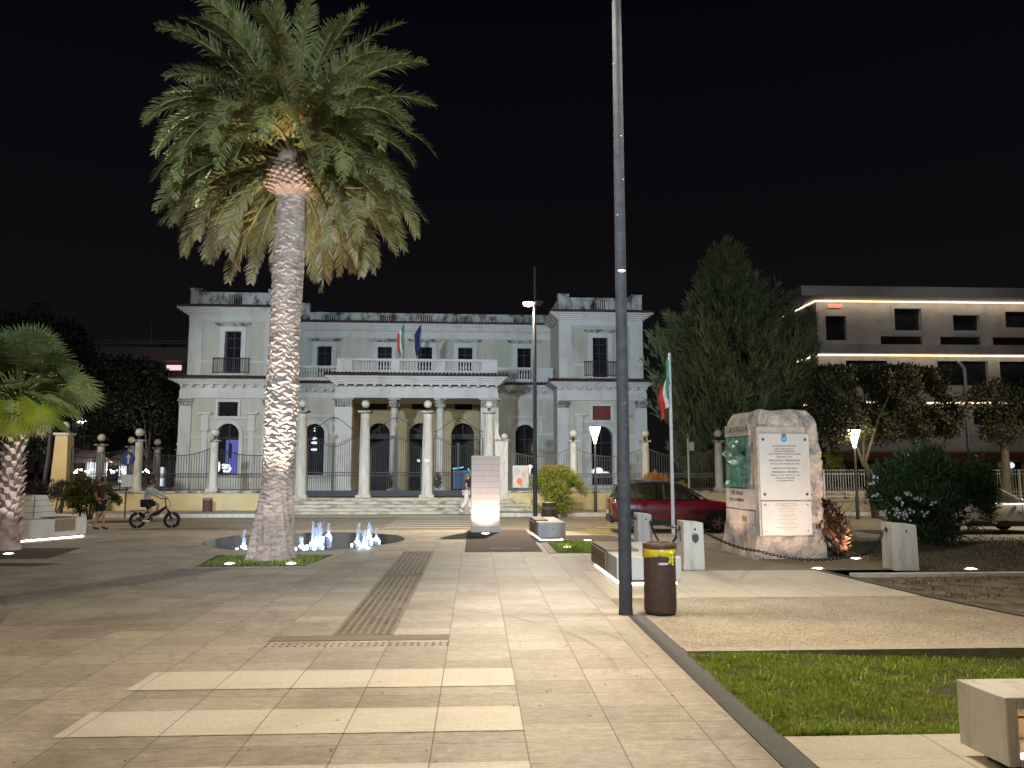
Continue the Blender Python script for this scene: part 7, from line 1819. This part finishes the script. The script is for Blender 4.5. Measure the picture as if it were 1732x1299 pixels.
car('parked_car', 'dark red compact car with a black roof, parked side-on by the kerb', (6.48, 25.55, -.4), R(-3.5), M['car_red'], M['car_black'], 4.15, 1.62, 2.6)
car('parked_car', 'white car half hidden by the oleander, parked facing away from the villa', (16.35, 24.7, -.4), R(0), M['car_white'], M['car_white'], 4.3, 1.56, 2.65)

# ------------------------------------------------------------------ people
def skin_mesh(name, nodes, links, mt, parent, root=0, sub=2):
    """one continuous surface grown over a skeleton: nodes {key: (x, y, z, r[, r2])}"""
    keys = list(nodes); me = bpy.data.meshes.new(name)
    me.from_pydata([nodes[k][:3] for k in keys], [(keys.index(a), keys.index(b)) for a, b in links], [])
    o = bpy.data.objects.new(name, me); COL.objects.link(o); o.parent = parent; me.materials.append(mt)
    sk_ = o.modifiers.new('skin', 'SKIN'); sk_.use_smooth_shade = True
    if not me.skin_vertices: me.attributes  # layer is created with the modifier
    d = me.skin_vertices[0].data
    for i, k in enumerate(keys):
        r1 = nodes[k][3]; r2 = nodes[k][4] if len(nodes[k]) > 4 else r1; d[i].radius = (r1, r2); d[i].use_root = (i == root)
    ss = o.modifiers.new('sub', 'SUBSURF'); ss.levels = sub; ss.render_levels = sub
    return o
def hand(m, wrist, d, side, k=1.0):
    d = Vector(d).normalized(); side = Vector(side).normalized(); n_ = d.cross(side).normalized(); w = Vector(wrist)
    m.ball(w + d * .045, .036, 8, 6, (1, 1, 1))
    for q in range(4):
        b = w + d * .075 + side * (q - 1.5) * .018; L = (.065, .075, .07, .055)[q]
        m.tube([b, b + d * L * .55 + n_ * .006, b + d * L * .85 + n_ * .028], [.009, .008, .006], 6)
    m.tube([w + d * .03 - side * .03, w + d * .06 - side * .05 + n_ * .012, w + d * .085 - side * .05 + n_ * .025], [.011, .010, .007], 6)
def person(label, loc, rotz, J, clothes, hair, shoes, scale=1.0, skinm=None):
    """J: joints in local metres, facing +x. clothes: list of (name, material, keys-links, grow)"""
    t = thing('person', label, 'person', loc, rotz); t.scale = (scale,) * 3
    r = dict(pelvis=(.135, .105), waist=(.12, .09), chest=(.155, .11), neckb=(.07, .06), neck=(.055, .055), skull=(.085, .085), crown=(.07, .07),
             sL=.058, eL=.042, wL=.030, sR=.058, eR=.042, wR=.030, hL=.085, kL=.058, aL=.040, hR=.085, kR=.058, aR=.040, tL=.030, tR=.030)
    N = {k: (*J[k], *(r[k] if isinstance(r[k], tuple) else (r[k],))) for k in J}
    LK = [('pelvis', 'waist'), ('waist', 'chest'), ('chest', 'neckb'), ('neckb', 'neck'), ('neck', 'skull'), ('skull', 'crown'), ('chest', 'sL'), ('sL', 'eL'), ('eL', 'wL'), ('chest', 'sR'), ('sR', 'eR'), ('eR', 'wR'),
          ('pelvis', 'hL'), ('hL', 'kL'), ('kL', 'aL'), ('pelvis', 'hR'), ('hR', 'kR'), ('kR', 'aR'), ('aL', 'tL'), ('aR', 'tR')]
    body = skin_mesh('body', N, LK, skinm or M['skin'], t)
    f = MB(); c = Vector(J['skull']); fd = Vector(J.get('_face', (1, 0, 0)))
    hm = MB()
    for s in ('L', 'R'):
        d = (Vector(J['w' + s]) - Vector(J['e' + s])); sd = Vector((0, 1 if s == 'L' else -1, .3)).cross(d).cross(d); hand(hm, J['w' + s], d, sd if sd.length > .01 else Vector((0, 0, 1)))
    hm.build('hand', skinm or M['skin'], t)
    m = MB(); m.ball(c + Vector((.088, 0, -.005)), .018, 6, 5, (1, .8, 1.4)); m.ball(c + Vector((.0, .088, -.005)), .025, 6, 5, (.7, .35, 1.2)); m.ball(c + Vector((.0, -.088, -.005)), .025, 6, 5, (.7, .35, 1.2)); m.build('nose_and_ears', skinm or M['skin'], t)
    m = MB(); 
    for s in (-1, 1): m.ball(c + Vector((.078, s * .03, .025)), .011, 6, 5)
    m.build('eye', M['black'], t)
    MB().ball(c + Vector((.074, 0, -.05)), .02, 6, 5, (.5, 1.1, .3)).build('mouth', M['tail'], t)
    for nm, mt, lk, g in clothes:
        ks = []; 
        for a, b in lk:
            for q in (a, b):
                if q not in ks: ks.append(q)
        NN = {}
        for q in ks:
            base = N[q.split('@')[0]] if '@' not in q else None
            if base is None:                           # 'kL@aL:.4:.09' a point between two joints with a radius
                a_, rest = q.split('@'); b_, u, rad = rest.split(':'); p = Vector(J[a_]).lerp(Vector(J[b_]), float(u)); NN[q] = (*p, float(rad))
            else: NN[q] = (*base[:3], *[v + g for v in base[3:]])
        skin_mesh(nm, NN, lk, mt, t)
    hair(t, c); 
    for s in ('L', 'R'):
        a, e = Vector(J['a' + s]), Vector(J['t' + s]); d = (e - a); d.z = 0; d = d.normalized() if d.length > .01 else Vector((1, 0, 0)); mm_ = MB()
        mm_.ball(a.lerp(e, .5) + Vector((0, 0, -.02)), .06, 10, 7, (1, 1, .75)); mm_.ball(e + Vector((0, 0, -.005)), .052, 10, 7, (1.1, 1, .65)); mm_.ball(a + Vector((0, 0, -.03)), .055, 10, 7, (1, .9, .9)); mm_.build('shoe', shoes, t)
    return t
def short_hair(mt):
    def f(t, c):
        MB().ball(c + Vector((-.018, 0, .035)), .102, 14, 10, (1.02, .95, .98)).build('hair', mt, t)
    return f
def long_hair(mt):
    def f(t, c):
        m = MB(); m.ball(c + Vector((-.018, 0, .035)), .103, 14, 10, (1.02, .97, 1.0)); m.ball(c + Vector((-.08, 0, -.1)), .08, 12, 9, (.7, 1.1, 1.7)); m.build('hair', mt, t)
    return f
# woman in wide white trousers, walking away to the east, half hidden by the stele
pw = at(789, 868, 33.6)
J = dict(pelvis=(0, 0, .93), waist=(.01, 0, 1.08), chest=(.02, 0, 1.27), neckb=(.03, 0, 1.41), neck=(.04, 0, 1.46), skull=(.06, 0, 1.56), crown=(.05, 0, 1.62), sL=(.02, .17, 1.38), eL=(-.06, .22, 1.13), wL=(.10, .20, .98), sR=(.02, -.17, 1.38), eR=(-.05, -.22, 1.12), wR=(.14, -.17, 1.03),
         hL=(.0, .09, .88), kL=(.10, .09, .48), aL=(.22, .09, .10), hR=(0, -.09, .88), kR=(-.02, -.09, .48), aR=(-.25, -.09, .14), tL=(.33, .09, .04), tR=(-.17, -.09, .05))
person('person in a black top and wide white trousers, walking past the steps behind the stele', (pw.x - .02, 33.9, -.27), R(8), J,
       [('shirt', M['cloth_black'], [('pelvis', 'waist'), ('waist', 'chest'), ('chest', 'neckb'), ('chest', 'sL'), ('sL', 'sL@eL:.5:.06'), ('chest', 'sR'), ('sR', 'sR@eR:.5:.06')], .012),
        ('trousers', M['cloth_white'], [('pelvis', 'hL'), ('hL', 'kL@aL:0:.095'), ('kL@aL:0:.095', 'kL@aL:.85:.125'), ('pelvis', 'hR'), ('hR', 'kR@aR:0:.095'), ('kR@aR:0:.095', 'kR@aR:.85:.12')], .02)], long_hair(M['hair_fair']), M['white_paint'], 1.0)
# pedestrian before the round bush
pp = at(157, 892, 26.8)
J = dict(pelvis=(0, 0, .95), waist=(.0, 0, 1.10), chest=(.0, 0, 1.32), neckb=(.01, 0, 1.47), neck=(.02, 0, 1.53), skull=(.04, 0, 1.63), crown=(.03, 0, 1.70), sL=(0, .19, 1.43), eL=(-.04, .24, 1.16), wL=(.08, .22, .93), sR=(0, -.19, 1.43), eR=(.03, -.24, 1.16), wR=(.14, -.2, .95),
         hL=(.0, .09, .90), kL=(.07, .10, .50), aL=(.10, .10, .09), hR=(0, -.09, .90), kR=(.02, -.10, .5), aR=(-.09, -.10, .09), tL=(.24, .10, .03), tR=(.05, -.1, .03))
person('person in a dark brown shirt and shorts, walking before the round bush', (pp.x, 27.2, -.4), R(-18), J,
       [('shirt', M['cloth_brown'], [('pelvis', 'waist'), ('waist', 'chest'), ('chest', 'neckb'), ('chest', 'sL'), ('sL', 'sL@eL:.8:.062'), ('chest', 'sR'), ('sR', 'sR@eR:.8:.062')], .018),
        ('shorts', M['cloth_black'], [('pelvis', 'hL'), ('hL', 'hL@kL:.85:.09'), ('pelvis', 'hR'), ('hR', 'hR@kR:.85:.09')], .022)], short_hair(M['hair_red']), M['cloth_black'], 1.0)
# electric bicycle and its rider
bw = at(232, 891, 27.35); BL = (bw.x, 27.35, -.4); bs = 1.04
bike = thing('bicycle', 'black fat-tyred electric bicycle with a low step-through frame, rolling along the road', 'bicycle', BL, R(2)); bike.scale = (bs,) * 3
def wheel(X):
    w = MB(); pts = [(X + .225 * math.cos(a), 0, .275 + .225 * math.sin(a)) for a in np.linspace(0, 2 * math.pi, 33)]
    w.tube(pts, .05, 10, cap=False); o = w.build('wheel', M['rubber_black'], bike)
    m = MB(); m.tube([(X + .175 * math.cos(a), 0, .275 + .175 * math.sin(a)) for a in np.linspace(0, 2 * math.pi, 25)], .016, 6, cap=False)
    for q in range(6): a = q * 1.047; m.tube([(X, 0, .275), (X + .17 * math.cos(a), 0, .275 + .17 * math.sin(a))], .014, 5)
    m.tube([(X, -.06, .275), (X, .06, .275)], .045, 12); m.build('rim', M['alloy'], o)
wheel(0.0); wheel(1.10)
m = MB(); m.tube([(0, 0, .275), (.35, 0, .30), (.42, 0, .33)], .028, 8); m.tube([(.30, 0, .58), (.42, 0, .33), (.46, 0, .30)], .03, 8); m.tube([(.36, 0, .42), (.62, 0, .50), (.90, 0, .70)], [.055, .06, .045], 8); m.tube([(0, .05, .275), (.3, .03, .56)], .016, 6); m.tube([(0, -.05, .275), (.3, -.03, .56)], .016, 6); m.build('frame', M['black'], bike)
m = MB(); m.tube([(.88, 0, .78), (.93, 0, .62), (.98, .06, .56), (1.10, .065, .275)], .022, 7); m.tube([(.98, .06, .56), (.98, -.06, .56), (1.10, -.065, .275)], .022, 7); m.build('fork', M['black'], bike)
m = MB(); m.tube([(.89, 0, .74), (.85, 0, .98)], .018, 7); m.tube([(.80, -.28, 1.0), (.85, -.1, .99), (.85, .1, .99), (.80, .28, 1.0)], .014, 6); m.build('handlebar', M['black'], bike)
m = MB(); m.tube([(.86, -.1, .98), (1.0, -.1, .95), (1.06, -.08, .80), (1.0, -.05, .62)], .007, 5); m.build('brake_cable', M['black'], bike)
m = MB(); m.tube([(.30, 0, .58), (.27, 0, .72)], .016, 6); m.ball((.25, 0, .76), .12, 10, 6, (1.2, .75, .3)); m.build('saddle', M['black'], bike)
m = MB(); m.box(-.20, .22, -.07, .07, .575, .595); m.tube([(-.12, .06, .58), (0, .06, .29)], .01, 5); m.tube([(-.12, -.06, .58), (0, -.06, .29)], .01, 5); m.build('rack', M['corten'], bike)
MB().box(-.23, -.20, -.04, .04, .54, .60).build('tail_lamp', M['tail'], bike)
m = MB(); m.tube([(.42, -.09, .33), (.42, .09, .33)], .035, 10); m.tube([(.42, -.1, .33), (.30, -.1, .23)], .014, 6); m.tube([(.42, .1, .33), (.54, .1, .43)], .014, 6); m.box(.24, .36, -.17, -.10, .215, .235); m.box(.48, .60, .10, .17, .42, .44); m.build('pedal', M['black'], bike)
J = dict(pelvis=(.25, 0, .86), waist=(.27, 0, 1.0), chest=(.34, 0, 1.20), neckb=(.39, 0, 1.33), neck=(.42, 0, 1.38), skull=(.46, 0, 1.47), crown=(.45, 0, 1.54), sL=(.36, .17, 1.29), eL=(.60, .24, 1.13), wL=(.76, .27, 1.02), sR=(.36, -.17, 1.29), eR=(.60, -.25, 1.12), wR=(.76, -.27, 1.02),
         hL=(.27, .09, .84), kL=(.62, .11, .78), aL=(.54, .13, .50), hR=(.27, -.09, .84), kR=(.50, -.12, .58), aR=(.26, -.135, .29), tL=(.66, .13, .46), tR=(.38, -.135, .25))
person('person with reddish hair in a grey shirt, riding the electric bicycle', BL, R(2), J,
       [('shirt', M['cloth_grey'], [('pelvis', 'waist'), ('waist', 'chest'), ('chest', 'neckb'), ('chest', 'sL'), ('sL', 'eL'), ('eL', 'eL@wL:.75:.045'), ('chest', 'sR'), ('sR', 'eR'), ('eR', 'eR@wR:.75:.045')], .018),
        ('shorts', M['cloth_black'], [('pelvis', 'hL'), ('hL', 'hL@kL:.8:.088'), ('pelvis', 'hR'), ('hR', 'hR@kR:.8:.088')], .024)], short_hair(M['hair_red']), M['white_paint'], bs)
